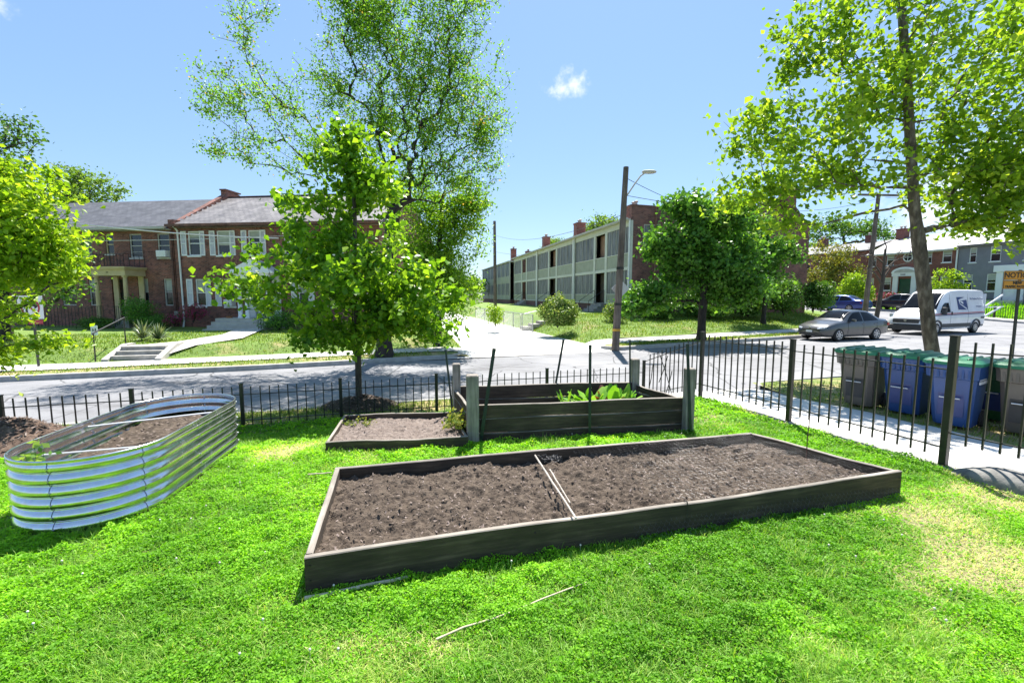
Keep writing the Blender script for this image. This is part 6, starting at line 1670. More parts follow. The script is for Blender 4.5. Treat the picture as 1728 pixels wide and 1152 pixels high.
def grow(name, label, base, trunk, tr, ells, n_tips, leaf, per_tip, lm, bm, seed, spread=.35, cat='tree', group=None, fold=True, up=.35, shell=.55, aspect=.62, droop=.0, rmin=.006, gap=.0, clump=.9, pw=.48, along=.55, step=.35, kind=None, ftr=.30):
    """trunk: points (local); ells: (cx,cy,cz,rx,ry,rz,weight) the crown's lobes; limbs are grown to reach points spread through them"""
    rg = np.random.default_rng(seed); rr = random.Random(seed)
    nodes = []; par = []
    T = [Vector(p) for p in trunk]
    for i, p in enumerate(T):
        if i == 0: nodes.append(np.array(p)); par.append(-1)
        else:
            k = max(1, int((p-T[i-1]).length/step))
            for s in range(1, k+1):
                q = T[i-1].lerp(p, s/k); nodes.append(np.array(q)); par.append(len(nodes)-2)
    ntr = len(nodes); plen = [0.0]
    for i in range(1, ntr): plen.append(plen[par[i]]+np.linalg.norm(nodes[i]-nodes[par[i]]))
    w = np.array([e[6] for e in ells], float); w /= w.sum(); tips = []
    tries = 0
    while len(tips) < n_tips and tries < n_tips*30:
        tries += 1
        e = ells[rg.choice(len(ells), p=w)]; v = rg.normal(0, 1, 3); v /= np.linalg.norm(v); r = shell+(1-shell)*rg.random() if rg.random() < .75 else rg.random()**.5
        p = np.array(e[:3])+v*np.array(e[3:6])*r
        if gap and float(fbm(p[0]*.8+p[2]*.35, p[1]*.8+p[2]*.9, seed+3, 2)) < gap: continue
        tips.append(p)
    tips.sort(key=lambda p: np.min(np.linalg.norm(np.array(nodes[:ntr])-p, axis=1)))
    N = np.zeros((ntr+n_tips*60, 3)); N[:ntr] = nodes; PL = np.zeros(len(N)); PL[:ntr] = plen; cnt = ntr; par = list(par); chains = []; first = int(ntr*ftr)
    for p in tips:
        d = np.linalg.norm(N[first:cnt]-p, axis=1); cost = d*1.0+.22*PL[first:cnt]+1.1*np.maximum(0, N[first:cnt, 2]-p[2]+.15*d); j = int(np.argmin(cost))+first
        D0 = N[j]-(N[par[j]] if par[j] >= 0 else N[j]-np.array([0, 0, 1])); D0 = D0/(np.linalg.norm(D0)+1e-9); L = d[j-first]
        n = max(2, min(30, int(L/step)+1)); c = N[j]+(D0*.35+np.array([0, 0, .18]))*L*.6+rg.normal(0, .08, 3)*L; ch = [j]
        for s in range(1, n+1):
            t = s/n; q = N[j]*(1-t)**2+c*2*t*(1-t)+p*t*t+rg.normal(0, .018, 3)*L*(s < n)
            N[cnt] = q; par.append(ch[-1]); PL[cnt] = PL[ch[-1]]+np.linalg.norm(q-N[ch[-1]]); ch.append(cnt); cnt += 1
        chains.append(ch)
    load = np.zeros(cnt)
    for ch in chains: load[ch[-1]] += 1
    for i in range(cnt-1, 0, -1):
        if par[i] >= 0: load[par[i]] += load[i]
    tot = load[0]; rad = np.maximum(rmin, tr*(load/tot)**pw)
    hh = [np.linalg.norm(N[i]-N[0]) for i in range(ntr)]
    for i in range(ntr): rad[i] = max(rad[i], tr*(1-.55*hh[i]/max(hh)))*(1+.55*math.exp(-hh[i]/(tr*1.6)))
    root = thing(name, label, cat, base, 0, group)
    if kind: root['kind'] = kind
    tm = MB(); tm.tube([tuple(N[i]) for i in range(ntr)], [float(rad[i]) for i in range(ntr)], 14); tm.build('trunk', bm, root, smooth=70)
    lmb = MB()
    for ch in chains:
        r0 = [float(min(rad[ch[0]]*.85, rad[ch[1]]*1.25))]+[float(rad[i]) for i in ch[1:]]
        r0[-1] = rmin*.6; lmb.tube([tuple(N[i]) for i in ch], r0, 6 if r0[0] > .03 else 4, cap=False)
    lmb.build('limbs', bm, root, smooth=70, fix=False)
    # leaves: along the last part of each limb and in a small cloud at its tip
    C = []; K = []
    for ch in chains:
        m = len(ch); k0 = int(m*(1-along)); kk = rg.poisson(per_tip); tone = rg.normal(0, .16)
        pts = N[[ch[i] for i in rg.integers(k0, m, kk)]]*1.0
        pts += rg.normal(0, 1, (kk, 3))*spread*np.array([1, 1, .75])*(rg.random((kk, 1))**.6)
        pts[:, 2] -= droop*rg.random(kk)
        C.append(pts); K.append(np.full(kk, tone))
    C = np.concatenate(C); tone = np.concatenate(K); n = len(C)
    nrm = rg.normal(0, 1, (n, 3))*np.array([1, 1, .8])+np.array([0, 0, up*2.2]); nrm /= np.linalg.norm(nrm, axis=1, keepdims=True)
    V, F, rep = leaf_mesh(C, leaf*rg.uniform(.6, 1.15, n), nrm, rg, fold, aspect)
    A = np.clip(.45+tone+rg.normal(0, .2, n), 0, 1)
    np_mesh('crown', V, F, lm, root, attr=np.repeat(A, rep))
    return root
Lc = lambda base, P: (P[0]-base[0], P[1]-base[1], P[2]-base[2])

# young street tree in front of the left houses
b = (-3.13, 9.15, -.30)
grow('street_tree', 'young bright green street tree with a slim trunk standing behind the low iron fence', b, [(0, 0, -.1), (.02, 0, 1.1), (-.02, .03, 2.4), (.05, 0, 3.7), (.02, 0, 5.0)], .062,
     [(.05, 0, 2.35, 2.2, 1.9, 1.1, 1.25), (-.95, .1, 2.6, 1.6, 1.5, .95, 1.0), (.85, 0, 2.4, 1.5, 1.5, .95, .8), (0, 0, 3.55, 1.6, 1.4, 1.0, 1.05), (.1, 0, 4.35, 1.15, 1.0, .85, .6), (-.35, 0, 4.9, .5, .5, .6, .15), (.5, 0, 4.8, .5, .5, .6, .15), (-.4, 0, 1.5, 1.4, 1.2, .6, .5), (.9, 0, 1.6, 1.2, 1.0, .5, .45), (-1.9, 0, 2.5, .8, .8, .7, .3), (.0, 0, 5.1, .35, .35, .55, .1)],
     430, .135, 34, M['leaf_young'], M['bark'], 7, .19, shell=.15, aspect=.80, gap=.28, step=.22, rmin=.004, along=.5)
# tall elm on the far verge
b = (-4.75, 16.85, -.40)
E = lambda px, py, dy=0: Lc(b, D(px, py, 16.9+dy))
tr_ = [(0, 0, -.1), (.0, 0, 1.2), (.15, 0, 3.0), (.35, 0, 4.3), (.45, 0, 5.2)]
def el(px, py, rx, rz, w, dy=0, ry=None): c = E(px, py, dy); return (*c, rx, ry or rx, rz, w)
EL = [el(640, 40, 2.0, 2.6, 1.25, .4), el(700, -60, 3.0, 2.2, 1.0), el(600, 10, 1.5, 1.9, .75, -.5), el(770, 110, 2.0, 2.8, 1.2), el(815, 220, 1.3, 2.2, .8, .5), el(640, 200, 2.1, 1.9, .9), el(730, 230, 2.2, 1.9, 1.0, .3), el(670, 310, 1.6, 1.0, .45, .3), el(760, 300, 1.5, 1.0, .4, -.2), el(560, 140, 1.1, 1.5, .4), el(770, -20, 1.6, 1.8, .7), el(690, 120, 2.2, 2.4, 1.0, -.8),
      el(410, 70, 1.1, 1.9, .32), el(395, 170, 1.5, 1.4, .34), el(355, 160, .9, 1.2, .1), el(420, 250, 1.2, .9, .22), el(480, 170, 1.2, 1.5, .34), el(520, 250, 1.5, 1.3, .4), el(370, 255, .8, .5, .07), el(440, 20, .7, .9, .1)]
grow('street_tree', 'tall airy tree with dark spreading limbs and a long branch reaching left', b, tr_, .25, EL, 2300, .105, 22, M['leaf_elm'], M['bark_dark'], 11, .26, shell=.1, aspect=.6, step=.5, gap=.1, rmin=.009, along=.85, pw=.60, ftr=.62)
# dense lower foliage hanging behind: another tree on the left lawn edge of the alley
b = (-3.2, 19.6, -.2)
q = lambda px, py: Lc(b, D(px, py, 19.8))
grow('street_tree', 'dense mid green small leafed tree beside the alley mouth, behind the tall airy tree', b, [(0, 0, -.1), (.05, 0, 2), (.1, 0, 4), q(748, 330)], .15,
     [(*q(760, 390), 1.7, 1.6, 1.7, 1), (*q(745, 470), 1.7, 1.6, 1.2, .9), (*q(715, 420), 1.7, 1.6, 1.6, .8), (*q(790, 340), 1.1, 1.1, 1.2, .6), (*q(780, 485), 1.1, 1.2, .7, .4), (*q(735, 520), 1.5, 1.4, .6, .45), (*q(690, 520), 1.4, 1.3, .9, .5), (*q(720, 340), 1.3, 1.3, 1.3, .5)], 600, .14, 44, M['leaf_young'], M['bark_dark'], 13, .30, shell=.2, aspect=.55, step=.4, gap=.1, droop=.15)
# big plane tree at the right
b = (D(1571, 640, 13)[0], 13.0, -.33)
E = lambda px, py, dy=0: Lc(b, D(px, py, 13+dy*1.3))
tr_ = [E(1578, 660), E(1568, 560), E(1558, 470), E(1543, 350), E(1536, 240), E(1530, 130), E(1522, 20), E(1520, -90), E(1516, -220)]
tr_[0] = (tr_[0][0], tr_[0][1], -.15)
el0 = el
def el(px, py, rx, rz, w, dy=0): return el0(px, py, rx*1.3, rz*1.3, w, dy)
EL = [el(1530, 40, 2.2, 1.5, 1.0), el(1400, 50, 1.3, .95, .6), el(1350, 100, .55, .5, .18), el(1450, 170, 1.5, 1.0, .8), el(1350, 240, 1.5, .6, .55), el(1270, 205, .75, .5, .22), el(1240, 260, .55, .55, .14), el(1290, 320, 1.1, .5, .42), el(1420, 290, 1.3, .6, .5),
      el(1650, 130, 1.9, 1.6, 1.3), el(1660, 290, 1.5, 1.0, .8), el(1730, 60, 2.0, 2.0, 1.2), el(1725, 280, 1.3, 1.1, .9), el(1685, 350, 1.0, .6, .4), el(1640, 375, .8, .35, .2), el(1600, 230, 1.3, 1.0, .6), el(1560, -120, 3.0, 1.6, .9), el(1820, 150, 2.2, 2.4, .8), el(1725, 395, .7, .35, .16), el(1330, 380, .9, .35, .2), el(1240, 345, .7, .3, .15)]
grow('street_tree', 'big pale green plane tree with a thick mottled trunk standing behind the wheeled bins', b, tr_, .165, EL, 880, .175, 21, M['leaf_plane'], M['bark_plane'], 17, .34, shell=.1, aspect=.85, step=.35, gap=.25, rmin=.005, along=.65, pw=.55)
def simple_tree(name, label, px, base_y, Y, zb, ells, leafm, leaf, n_tips, per, seed, spread=.5, group=None, tr=.2, barkm=None, **kw):
    B = D(px, base_y, Y); b = (B[0], Y, zb); qq = lambda x, y: Lc(b, D(x, y, Y)); es = [(*qq(e[0], e[1]), e[2], e[2], e[3], e[4]) for e in ells]
    top = max(e[2] for e in es); tp = [(0, 0, -.2), (.1, 0, top*.35), (0, 0, top*.7), (es[0][0]*.3, 0, top)]
    return grow(name, label, b, tp, tr, es, n_tips, leaf, per, leafm, barkm or M['bark_dark'], seed, spread, group=group, **kw)
# dark maple by the far sidewalk
b = (9.2, 22.1, -.25)
q = lambda px, py, dy=0: Lc(b, D(px, py, 22.1+dy))
grow('street_tree', 'dense dark green maple with a stout dark trunk in front of the brick gable', b, [(0, 0, -.15), (.0, 0, 1.2), (.05, 0, 2.4), (.05, 0, 4), (.0, 0, 6)], .19,
     [(*q(1165, 430), 2.3, 2.0, 1.6, 1.1), (*q(1180, 370), 1.7, 1.6, 1.2, .8), (*q(1120, 490), 1.6, 1.4, .9, .7), (*q(1090, 505), .9, 1.0, .6, .3), (*q(1215, 450), 1.6, 1.7, 1.2, .9), (*q(1150, 345), 1.2, 1.0, .7, .4), (*q(1225, 500), 1.2, 1.3, .6, .5), (*q(1180, 505), 1.6, 1.4, .8, .6), (*q(1215, 380), 1.1, 1.1, .8, .45), (*q(1118, 410), 1.1, 1.0, .9, .5), (*q(1075, 510), .8, .8, .5, .25), (*q(1255, 430), 1.3, 1.4, 1.1, .6), (*q(1265, 480), 1.2, 1.3, .8, .5), (*q(1240, 350), .9, .9, .5, .25)], 640, .215, 40, M['leaf_dark'], M['bark_dark'], 19, .34, shell=.25, aspect=.85, step=.4, droop=.12, gap=.36)
simple_tree('background_tree', 'dark green broad tree against the brick gable, right of the maple', 1288, 532, 29, .3, [(1285, 420, 1.7, 1.3, 1), (1265, 470, 1.8, 1.3, 1), (1318, 430, 1.2, 1.1, .7), (1310, 480, 1.3, 1.0, .7), (1250, 390, 1.3, 1.0, .5), (1285, 375, .9, .6, .25)], M['leaf_dark'], .22, 260, 36, 47, .36, tr=.13, gap=.3)
# bright near tree at the left edge
b = (-8.1, 6.45, -.05)
q = lambda px, py, dy=0: Lc(b, D(px, py, 6.6+dy))
grow('garden_tree', 'bright yellow green young tree reaching in from the left edge above the mulch heap', b, [(0, 0, -.1), (0, 0, 1.2), (.1, 0, 2.4), (.1, .1, 4.2)], .07,
     [(*q(20, 330), .8, .9, .65, .8), (*q(50, 400), .75, .8, .6, .8), (*q(75, 430), .55, .6, .5, .55), (*q(0, 450), .9, 1.0, .6, .7), (*q(-60, 380), 1.1, 1.1, 1.2, .9), (*q(90, 575), .42, .4, .10, .10), (*q(0, 590), .45, .5, .25, .12), (*q(-40, 530), .6, .8, .4, .3), (*q(-30, 280), .55, .7, .4, .35), (*q(15, 645), .28, .3, .15, .06)], 360, .095, 36, M['leaf_yellow'], M['bark'], 23, .14, shell=.1, aspect=.6, step=.2, rmin=.004)
# trees behind the left houses and at the far left
simple_tree('background_tree', 'dark green tree rising behind the bright tree at the left edge', 10, 560, 19, -.1, [(20, 240, 1.2, 1.2, 1), (-40, 300, 2, 2, 1), (40, 330, 1.0, .8, .6), (60, 400, 1.4, 1.2, 1), (90, 470, 1.2, 1.0, .8), (30, 480, 1.6, 1.2, .9)], M['leaf_hedge'], .17, 190, 26, 31, .38)
simple_tree('background_tree', 'rounded green tree showing above the left slate roof', 140, 500, 38, 0, [(140, 320, 2.3, 1.6, 1), (100, 330, 2, 1.6, .8), (185, 325, 1.4, 1.0, .5), (120, 300, 1.5, 1, .5), (90, 370, 2.5, 2, .8)], M['leaf_far'], .26, 200, 24, 33, .5)
simple_tree('background_tree', 'green tree top showing above the apartment porch roof', 1018, 480, 60, .5, [(1018, 382, 2.3, 1.4, 1), (1000, 390, 1.6, 1, .5), (1035, 386, 1.5, 1, .5)], M['leaf_far'], .32, 120, 24, 35, .6)
simple_tree('background_tree', 'small tree top peeping over the far end of the porch roof', 930, 480, 75, .5, [(930, 412, 1.5, .9, 1), (945, 410, 1.2, .8, .5)], M['leaf_far'], .34, 60, 20, 36, .5)
simple_tree('background_tree', 'wide airy tree crown high behind the crossarm pole', 1420, 500, 75, .8, [(1395, 375, 3.5, 1.2, 1), (1440, 385, 3.5, 1.4, 1), (1470, 385, 3, 1.0, .8), (1385, 395, 2.5, 1.2, .6), (1500, 400, 2, .6, .3)], M['leaf_hedge'], .42, 170, 20, 37, .8, gap=.3)
simple_tree('background_tree', 'olive yellow tree beside the apartment gable', 1400, 505, 52, .6, [(1400, 430, 2.4, 1.5, 1), (1385, 460, 2, 1.3, .8), (1425, 455, 2.2, 1.3, .8), (1405, 480, 2, .9, .5)], M['leaf_olive'], .30, 180, 22, 39, .5, gap=.28)
simple_tree('background_tree', 'row end tree closing the view at the end of the alley', 770, 500, 88, -.3, [(770, 470, 4, 2.2, 1), (735, 462, 4, 2.6, 1), (800, 482, 3, 1.4, .6), (700, 470, 4, 2.6, 1)], M['leaf_hedge'], .5, 200, 24, 41, .8)
simple_tree('background_tree', 'pale green tree behind the brick gable, left of the olive tree', 1560, 470, 80, 1, [(1380, 420, 3, 1.5, .6), (1360, 440, 3, 2, .6)], M['leaf_far'], .45, 80, 22, 43, .8)
# small garden trees and bushes across the side street
def bush(name, label, px, py, Y, w, h, leafm, leaf, n, seed, group=None, base_z=None, cat='bush', dens=1.0, dy=None):
    B = D(px, py, Y); zb = B[2] if base_z is None else base_z; rg = np.random.default_rng(seed); root = thing(name, label, cat, (B[0], Y, zb), 0, group)
    C = []; tot = n
    lob = [(rg.uniform(-.22, .22)*w, rg.uniform(-.2, .2)*w*(dy or 1), rg.uniform(.36, .60)*h, rg.uniform(.27, .34)*w, rg.uniform(.34, .42)*h) for _ in range(9)]
    for (x, y, z, r, rz) in lob:
        k = tot//9; v = rg.normal(0, 1, (k, 3)); v /= np.linalg.norm(v, axis=1, keepdims=True); rad = .62+.45*rg.random((k, 1))**.6
        bump_ = 1+.22*(np.sin(v[:, :1]*7+x*9)+np.sin(v[:, 1:2]*8+y*7)+np.sin(v[:, 2:3]*6+seed))*.5
        C.append(np.array([x, y, z])+v*rad*bump_*np.array([r, r, rz]))
    C = np.concatenate(C); C = C[C[:, 2] > .02*h]; n2 = len(C); nr = C-np.array([0, 0, h*.3]); nr /= np.linalg.norm(nr, axis=1, keepdims=True); nr = nr*.8+rg.normal(0, .7, (n2, 3)); nr /= np.linalg.norm(nr, axis=1, keepdims=True)
    V, F, rep = leaf_mesh(C, leaf*rg.uniform(.6, 1.2, n2), nr, rg, False, .7); np_mesh('foliage', V, F, leafm, root, attr=np.clip(rg.normal(.5, .26, n2), 0, 1))
    st = MB()
    for i in range(7):
        a = rg.uniform(0, 6.28); e = Vector((math.cos(a)*w*.3, math.sin(a)*w*.3, h*.6)); st.tube([(0, 0, -.1), tuple(e*.4+Vector((0, 0, h*.15))), tuple(e)], [.03, .02, .01], 5)
    st.build('stem', M['bark_dark'], root); return root
bush('round_bush', 'round yellow green bush with pale blossom beside the alley fence', 941, 550, 25.6, 2.15, 1.75, M['leaf_shrub'], .11, 16000, 51)
bush('round_bush', 'small pale bush hidden between the utility pole and the dark maple', 1038, 545, 27.5, 1.6, 1.5, M['leaf_shrub'], .10, 2200, 52)
for i, (px, py, Y, w, h, lab) in enumerate(((1262, 532, 31.5, 2.6, 1.9, 'dark shrub at the gable wall directly behind the maple crown'), (1322, 530, 31.5, 2.7, 2.6, 'large rounded dark shrub under the gable, right of the maple'), (1372, 526, 34, 2.6, 2.5, 'dark shrub at the right corner of the brick gable'), (1110, 538, 29.5, 2.8, 1.6, 'low dark shrub under the maple at the left corner of the gable'), (1190, 534, 30.5, 3.4, 1.5, 'low shrub in deep shade behind the maple trunk'))):
    bush('wall_shrub', lab, px, py, Y, w, h, M['leaf_hedge'], .16, 5200, 60+i, 'shrubs along the brick gable')
bush('garden_bush', 'bright green bushy sapling left of the crossarm pole', 1437, 512, 47, 2.8, 3.2, M['leaf_plane'], .2, 3000, 71)
bush('garden_bush', 'yellow leafed low bush beside the foot of the crossarm pole', 1456, 510, 46, 1.8, 1.8, M['leaf_yellow'], .18, 1600, 72)
bush('garden_bush', 'dark low bush with pale pink bloom below the arched doorway', 1492, 512, 49, 2.4, 1.4, M['azalea'], .16, 1500, 73)
simple_tree('garden_tree', 'small pale green tree in front of the red brick house, above the van', 1597, 510, 43, .9, [(1597, 475, 1.2, 1.4, 1), (1590, 492, 1.4, .9, .8), (1605, 490, 1.3, .9, .8)], M['leaf_plane'], .22, 120, 24, 75, .32, tr=.07)
# planting at the left house
bush('clipped_shrub', 'dark rounded shrub beside the tan portico', 235, 548, 26.0, 1.9, 1.7, M['leaf_dark'], .08, 5000, 81)
bush('low_shrub', 'low bright green shrub left of the tan portico steps', 163, 556, 25.6, 1.9, .8, M['leaf_hedge'], .09, 2600, 82)
bush('low_shrub', 'dark low shrub under the window between the two front doors', 268, 553, 26.0, 2.2, .8, M['leaf_dark'], .08, 2200, 83)
bush('azalea', 'pink flowering azalea bush at the white downpipe', 326, 541, 25.4, 1.5, 1.0, M['azalea'], .07, 2000, 84)
bush('azalea', 'lower pink azalea bush left of the white downpipe', 294, 548, 25.4, 1.2, .7, M['azalea'], .07, 1200, 85)
bush('low_shrub', 'dark shrub right of the white portico steps', 470, 556, 24.6, 2.4, 1.1, M['leaf_dark'], .09, 2600, 86)
bush('alley_weeds', 'leafy weeds growing through the chain link fence', 836, 548, 28.5, 1.2, 1.5, M['leaf_plane'], .11, 1500, 87)
def yucca(px, py, z, label, seed, n=70, L=.75):
    c = G(px, py, z); rg = random.Random(seed); V = []; F = []; A = []
    for i in range(n):
        a = rg.uniform(0, 6.28); e = rg.uniform(.1, 1.35); l = L*rg.uniform(.7, 1.1); d = Vector((math.cos(a)*math.cos(e), math.sin(a)*math.cos(e), math.sin(e))); s = Vector((-math.sin(a), math.cos(a), 0))*.028; b0 = Vector(c); b = len(V)
        V += [b0-s, b0+s, b0+d*l*.6+s*.9, b0+d*l*.6-s*.9, b0+d*l+Vector((0, 0, -.12*l))]; F += [(b, b+1, b+2, b+3), (b+3, b+2, b+4, b+4)]; A += [rg.random()]*2
    me = bpy.data.meshes.new('yucca'); me.from_pydata([tuple(v) for v in V], [], [f if f[2] != f[3] else f[:3] for f in F]); at = me.attributes.new('rnd', 'FLOAT', 'FACE'); at.data.foreach_set('value', A)
    tag(link_mesh('yucca', me, M['yucca']), label, 'plant', 'spiky plants on the left lawn')
yucca(241, 571, .06, 'large spiky grey green plant on the left lawn, left of its twin', 3, 80, .95); yucca(268, 572, .06, 'spiky grey green plant on the left lawn, right of its twin', 4, 70, .85)
# bare branched little tree by the right lawn
b = (20.9, 26.3, -.15)
q = lambda px, py: Lc(b, D(px, py, 26.3))
BT_ = thing('bare_tree', 'small nearly leafless tree with thin bare branches beside the sedan tail', 'tree', b)
mb = MB(); mb.tube([(0, 0, -.1), q(1482, 520), q(1490, 470), q(1494, 420)], [.13, .12, .10, .05], 10); mb.build('trunk', M['bark'], BT_, smooth=60)
mb = MB(); rg0 = random.Random(6)
for pts in (((1489, 475), (1508, 450), (1530, 418)), ((1490, 462), (1512, 440), (1545, 428)), ((1492, 445), (1475, 430), (1458, 432)), ((1488, 482), (1470, 462), (1452, 455)), ((1493, 440), (1500, 415), (1497, 395)), ((1491, 455), (1520, 447), (1556, 440)), ((1490, 470), (1476, 448), (1470, 425))):
    P = [Vector(q(*p)) for p in pts]; off = rg0.uniform(-.6, .6); P[1].y += off*.5; P[2].y += off
    mb.tube([P[0], P[0].lerp(P[1], .5)+Vector((0, 0, .05)), P[1], P[2]], [.05, .045, .035, .012], 6)
    for k in range(5):
        s = P[1].lerp(P[2], rg0.random()); mb.tube([s, s+Vector((rg0.uniform(-.5, .6), rg0.uniform(-.3, .3), rg0.uniform(.1, .6)))], [.014, .005], 4)
mb.build('limbs', M['bark'], BT_, smooth=60)

# ================================================================ LAWN: clover and grass
M['clover'] = m_leaf('clover_leaf', [(0, (0.114, 0.311, 0.010)), (.5, (0.236, 0.528, 0.017)), (.85, (0.370, 0.684, 0.024)), (1, (0.539, 0.777, 0.067))], .45, .62, (1.2, 1.2, .4))
M['blade'] = m_leaf('grass_blade', [(0, (0.140, 0.298, 0.029)), (.55, (0.265, 0.487, 0.057)), (.8, (0.482, 0.568, 0.116)), (1, (0.720, 0.730, 0.321))], .42, .5, (1.2, 1.15, .5))
def inside(P, x, y, grow_=0.0):
    m = np.ones(len(x), bool); c = sum(P, Vector((0, 0)))/4
    for i in range(4):
        a = P[i]; b = P[(i+1) % 4]; d = (b-a).normalized(); m &= (-(x-a.x)*d.y+(y-a.y)*d.x) > -grow_
    return m
PT = [PP[0][0]+Vector((-.02, -.03)), PP[1][0]+Vector((.05, 0)), PP[3][0], PP[2][0]]
def lawn_points(n, y0, y1, seed, dens):
    rg = np.random.default_rng(seed); y = y0+(y1-y0)*rg.random(n)
    xl = -1.22*(y+.6)-.4; x1 = np.interp(-y, [-p[1] for p in FENCE], [p[0] for p in FENCE])-.02; x1 = np.minimum(x1, 1.2*(y+.6)+.3)
    full = (1.22*(y1+.6)+.4)+6.5; x = xl+(full)*rg.random(n); k = (x < x1)
    k &= y < 9.0+.30*x
    k &= ~inside(P1, x, y, .0) & ~inside(P2, x, y, 0) & ~inside(PT, x, y, .0)
    # the steel planter
    c10, s10 = math.cos(R(10)), math.sin(R(10)); cx, cy = (x+3.85)*c10+(y-4.68)*s10, -(x+3.85)*s10+(y-4.68)*c10; k &= ~((np.abs(cx) < .575) & (np.abs(cy) < .69)) & ~((cx**2+(np.abs(cy)-.69)**2 < .575**2))
    k &= ~(((x+7.05)/1.1)**2+((y-6.2)/.72)**2 < 1)
    return x[k], y[k], rg
def zl_np(x, y):
    t = y-.30*x; left = np.clip((1.5-x)/3.5, 0, 1); left = left*left*(3-2*left); a = 6.1+.9*(1-left); s = np.clip((t-a)/(8.7-a), 0, 1); return -.33*s*s*(3-2*s)
GV, GF, GA, GM = [], [], [], []; gb_ = 0
for (y0, y1, n, s0) in ((1.75, 2.6, 140000, .0140), (2.6, 3.6, 150000, .0150), (3.6, 5.0, 150000, .0175), (5.0, 6.6, 115000, .0225), (6.6, 9.9, 80000, .034)):
    x, y, rg = lawn_points(int(n*1.75), y0, y1, int(y0*100), 1)
    dr_ = dry(x, y); pat = fbm(x*2.6, y*2.6, 91, 4); k = (rg.random(len(x)) > np.clip((dr_-.25)*1.3, 0, .88)) & (rg.random(len(x)) < np.clip((fbm(x*7.5, y*7.5, 63, 3)-.20)*5.5, .45, 1)); x, y, dr_, pat = x[k], y[k], dr_[k], pat[k]
    n2 = len(x); cl = fbm(x*7.5, y*7.5, 63, 3); h = .006+(.070*rg.random(n2)**.8*np.clip(.15+2.4*(cl-.30), .1, 1.2))*(.55+.9*pat)*(1-.55*np.clip(dr_, 0, 1)); z = zl_np(x, y)+h*(1.0)
    nr = rg.normal(0, .62, (n2, 3))+np.array([0, 0, 1.0]); nr /= np.linalg.norm(nr, axis=1, keepdims=True)
    V, F, rep = leaf_mesh(np.stack([x, y, z], 1), s0*rg.uniform(.65, 1.25, n2), nr, rg, False, .95)
    A = np.clip(.42+(pat-.5)*.8+(fbm(x*.9, y*.9, 15, 4)-.5)*1.5+rg.normal(0, .18, n2)+.3*np.clip(dr_, 0, 1), 0, 1)
    GV.append(V); GF.append(F+gb_); GA.append(A); GM.append(np.zeros(n2, int)); gb_ += len(V)
    # grass blades among the clover, straw where the lawn is dry
    x, y, rg = lawn_points(int(n*1.0), y0, y1, int(y0*100)+7, 1); dr_ = dry(x, y); tuft = fbm(x*1.9, y*1.9, 37, 4)
    k = (rg.random(len(x)) < .30+1.4*np.clip(tuft-.50, 0, 1)*2.4+.55*np.clip(dr_, 0, 1)); x, y, dr_, tuft = x[k], y[k], dr_[k], tuft[k]; n2 = len(x)
    L = (.04+.11*rg.random(n2)**1.5)*(.7+1.0*np.clip(tuft-.4, 0, .6))*(1-.45*np.clip(dr_, 0, 1)); a = rg.uniform(0, 6.283, n2); lean = rg.uniform(.25, 1.25, n2)+.25*np.clip(dr_, 0, 1)
    d = np.stack([np.cos(a)*np.sin(lean), np.sin(a)*np.sin(lean), np.cos(lean)], 1); sd = np.stack([-np.sin(a), np.cos(a), np.zeros(n2)], 1)*(s0*.13); p0 = np.stack([x, y, zl_np(x, y)-.003], 1)
    mid = p0+d*(L*.55)[:, None]; tip = p0+d*L[:, None]+np.array([0, 0, -1])*(L*.18)[:, None]
    V = np.stack([p0-sd, p0+sd, mid+sd*.8, mid-sd*.8, tip], 1).reshape(-1, 3); b = np.arange(n2)[:, None]*5
    F1 = b+np.array([0, 1, 2, 3]); F2 = b+np.array([3, 2, 4, 4])
    GV.append(V); GF.append(F1+gb_)
    A = np.clip(rg.normal(.36, .2, n2)+.75*np.clip(dr_-.1, 0, 1), 0, 1); GA.append(A); GM.append(np.ones(n2, int)); GF.append(np.stack([F2[:, 0], F2[:, 1], F2[:, 2], F2[:, 0]], 1)[:0]+gb_); gb_ += len(V)
    # second half of each blade as a narrow quad
    tp = np.stack([mid-sd*.8, mid+sd*.8, tip+sd*.15, tip-sd*.15], 1).reshape(-1, 3); GV.append(tp); GF.append(np.arange(n2)[:, None]*4+np.arange(4)+gb_); GA.append(A); GM.append(np.ones(n2, int)); gb_ += len(tp)
# thinner cover over the rest of the lawn, outside the photograph's frame
rg = np.random.default_rng(77); n = 90000; y = -1.5+9.5*rg.random(n); x = -12+18*rg.random(n); x1 = np.interp(-y, [-p[1] for p in FENCE], [p[0] for p in FENCE])-.1
k = (x < x1) & (y < 8.9+.3*x) & ((y < 1.75) | (np.abs(x) > 1.15*(y+.6)+.3)) & ~(((x+7.05)/1.1)**2+((y-6.2)/.72)**2 < 1); x, y = x[k], y[k]; n2 = len(x)
nr = rg.normal(0, .6, (n2, 3))+np.array([0, 0, 1.0]); nr /= np.linalg.norm(nr, axis=1, keepdims=True)
V, F, rep = leaf_mesh(np.stack([x, y, zl_np(x, y)+.01+.04*rg.random(n2)], 1), .033*rg.uniform(.6, 1.2, n2), nr, rg, False, .95); GV.append(V); GF.append(F+gb_); GA.append(np.clip(rg.normal(.45, .2, n2), 0, 1)); GM.append(np.zeros(n2, int)); gb_ += len(V)
gr_ = np_mesh('grass', np.concatenate(GV), np.concatenate(GF), [M['clover'], M['blade']], attr=np.concatenate(GA), midx=np.concatenate(GM))
tag(gr_, kind='stuff')
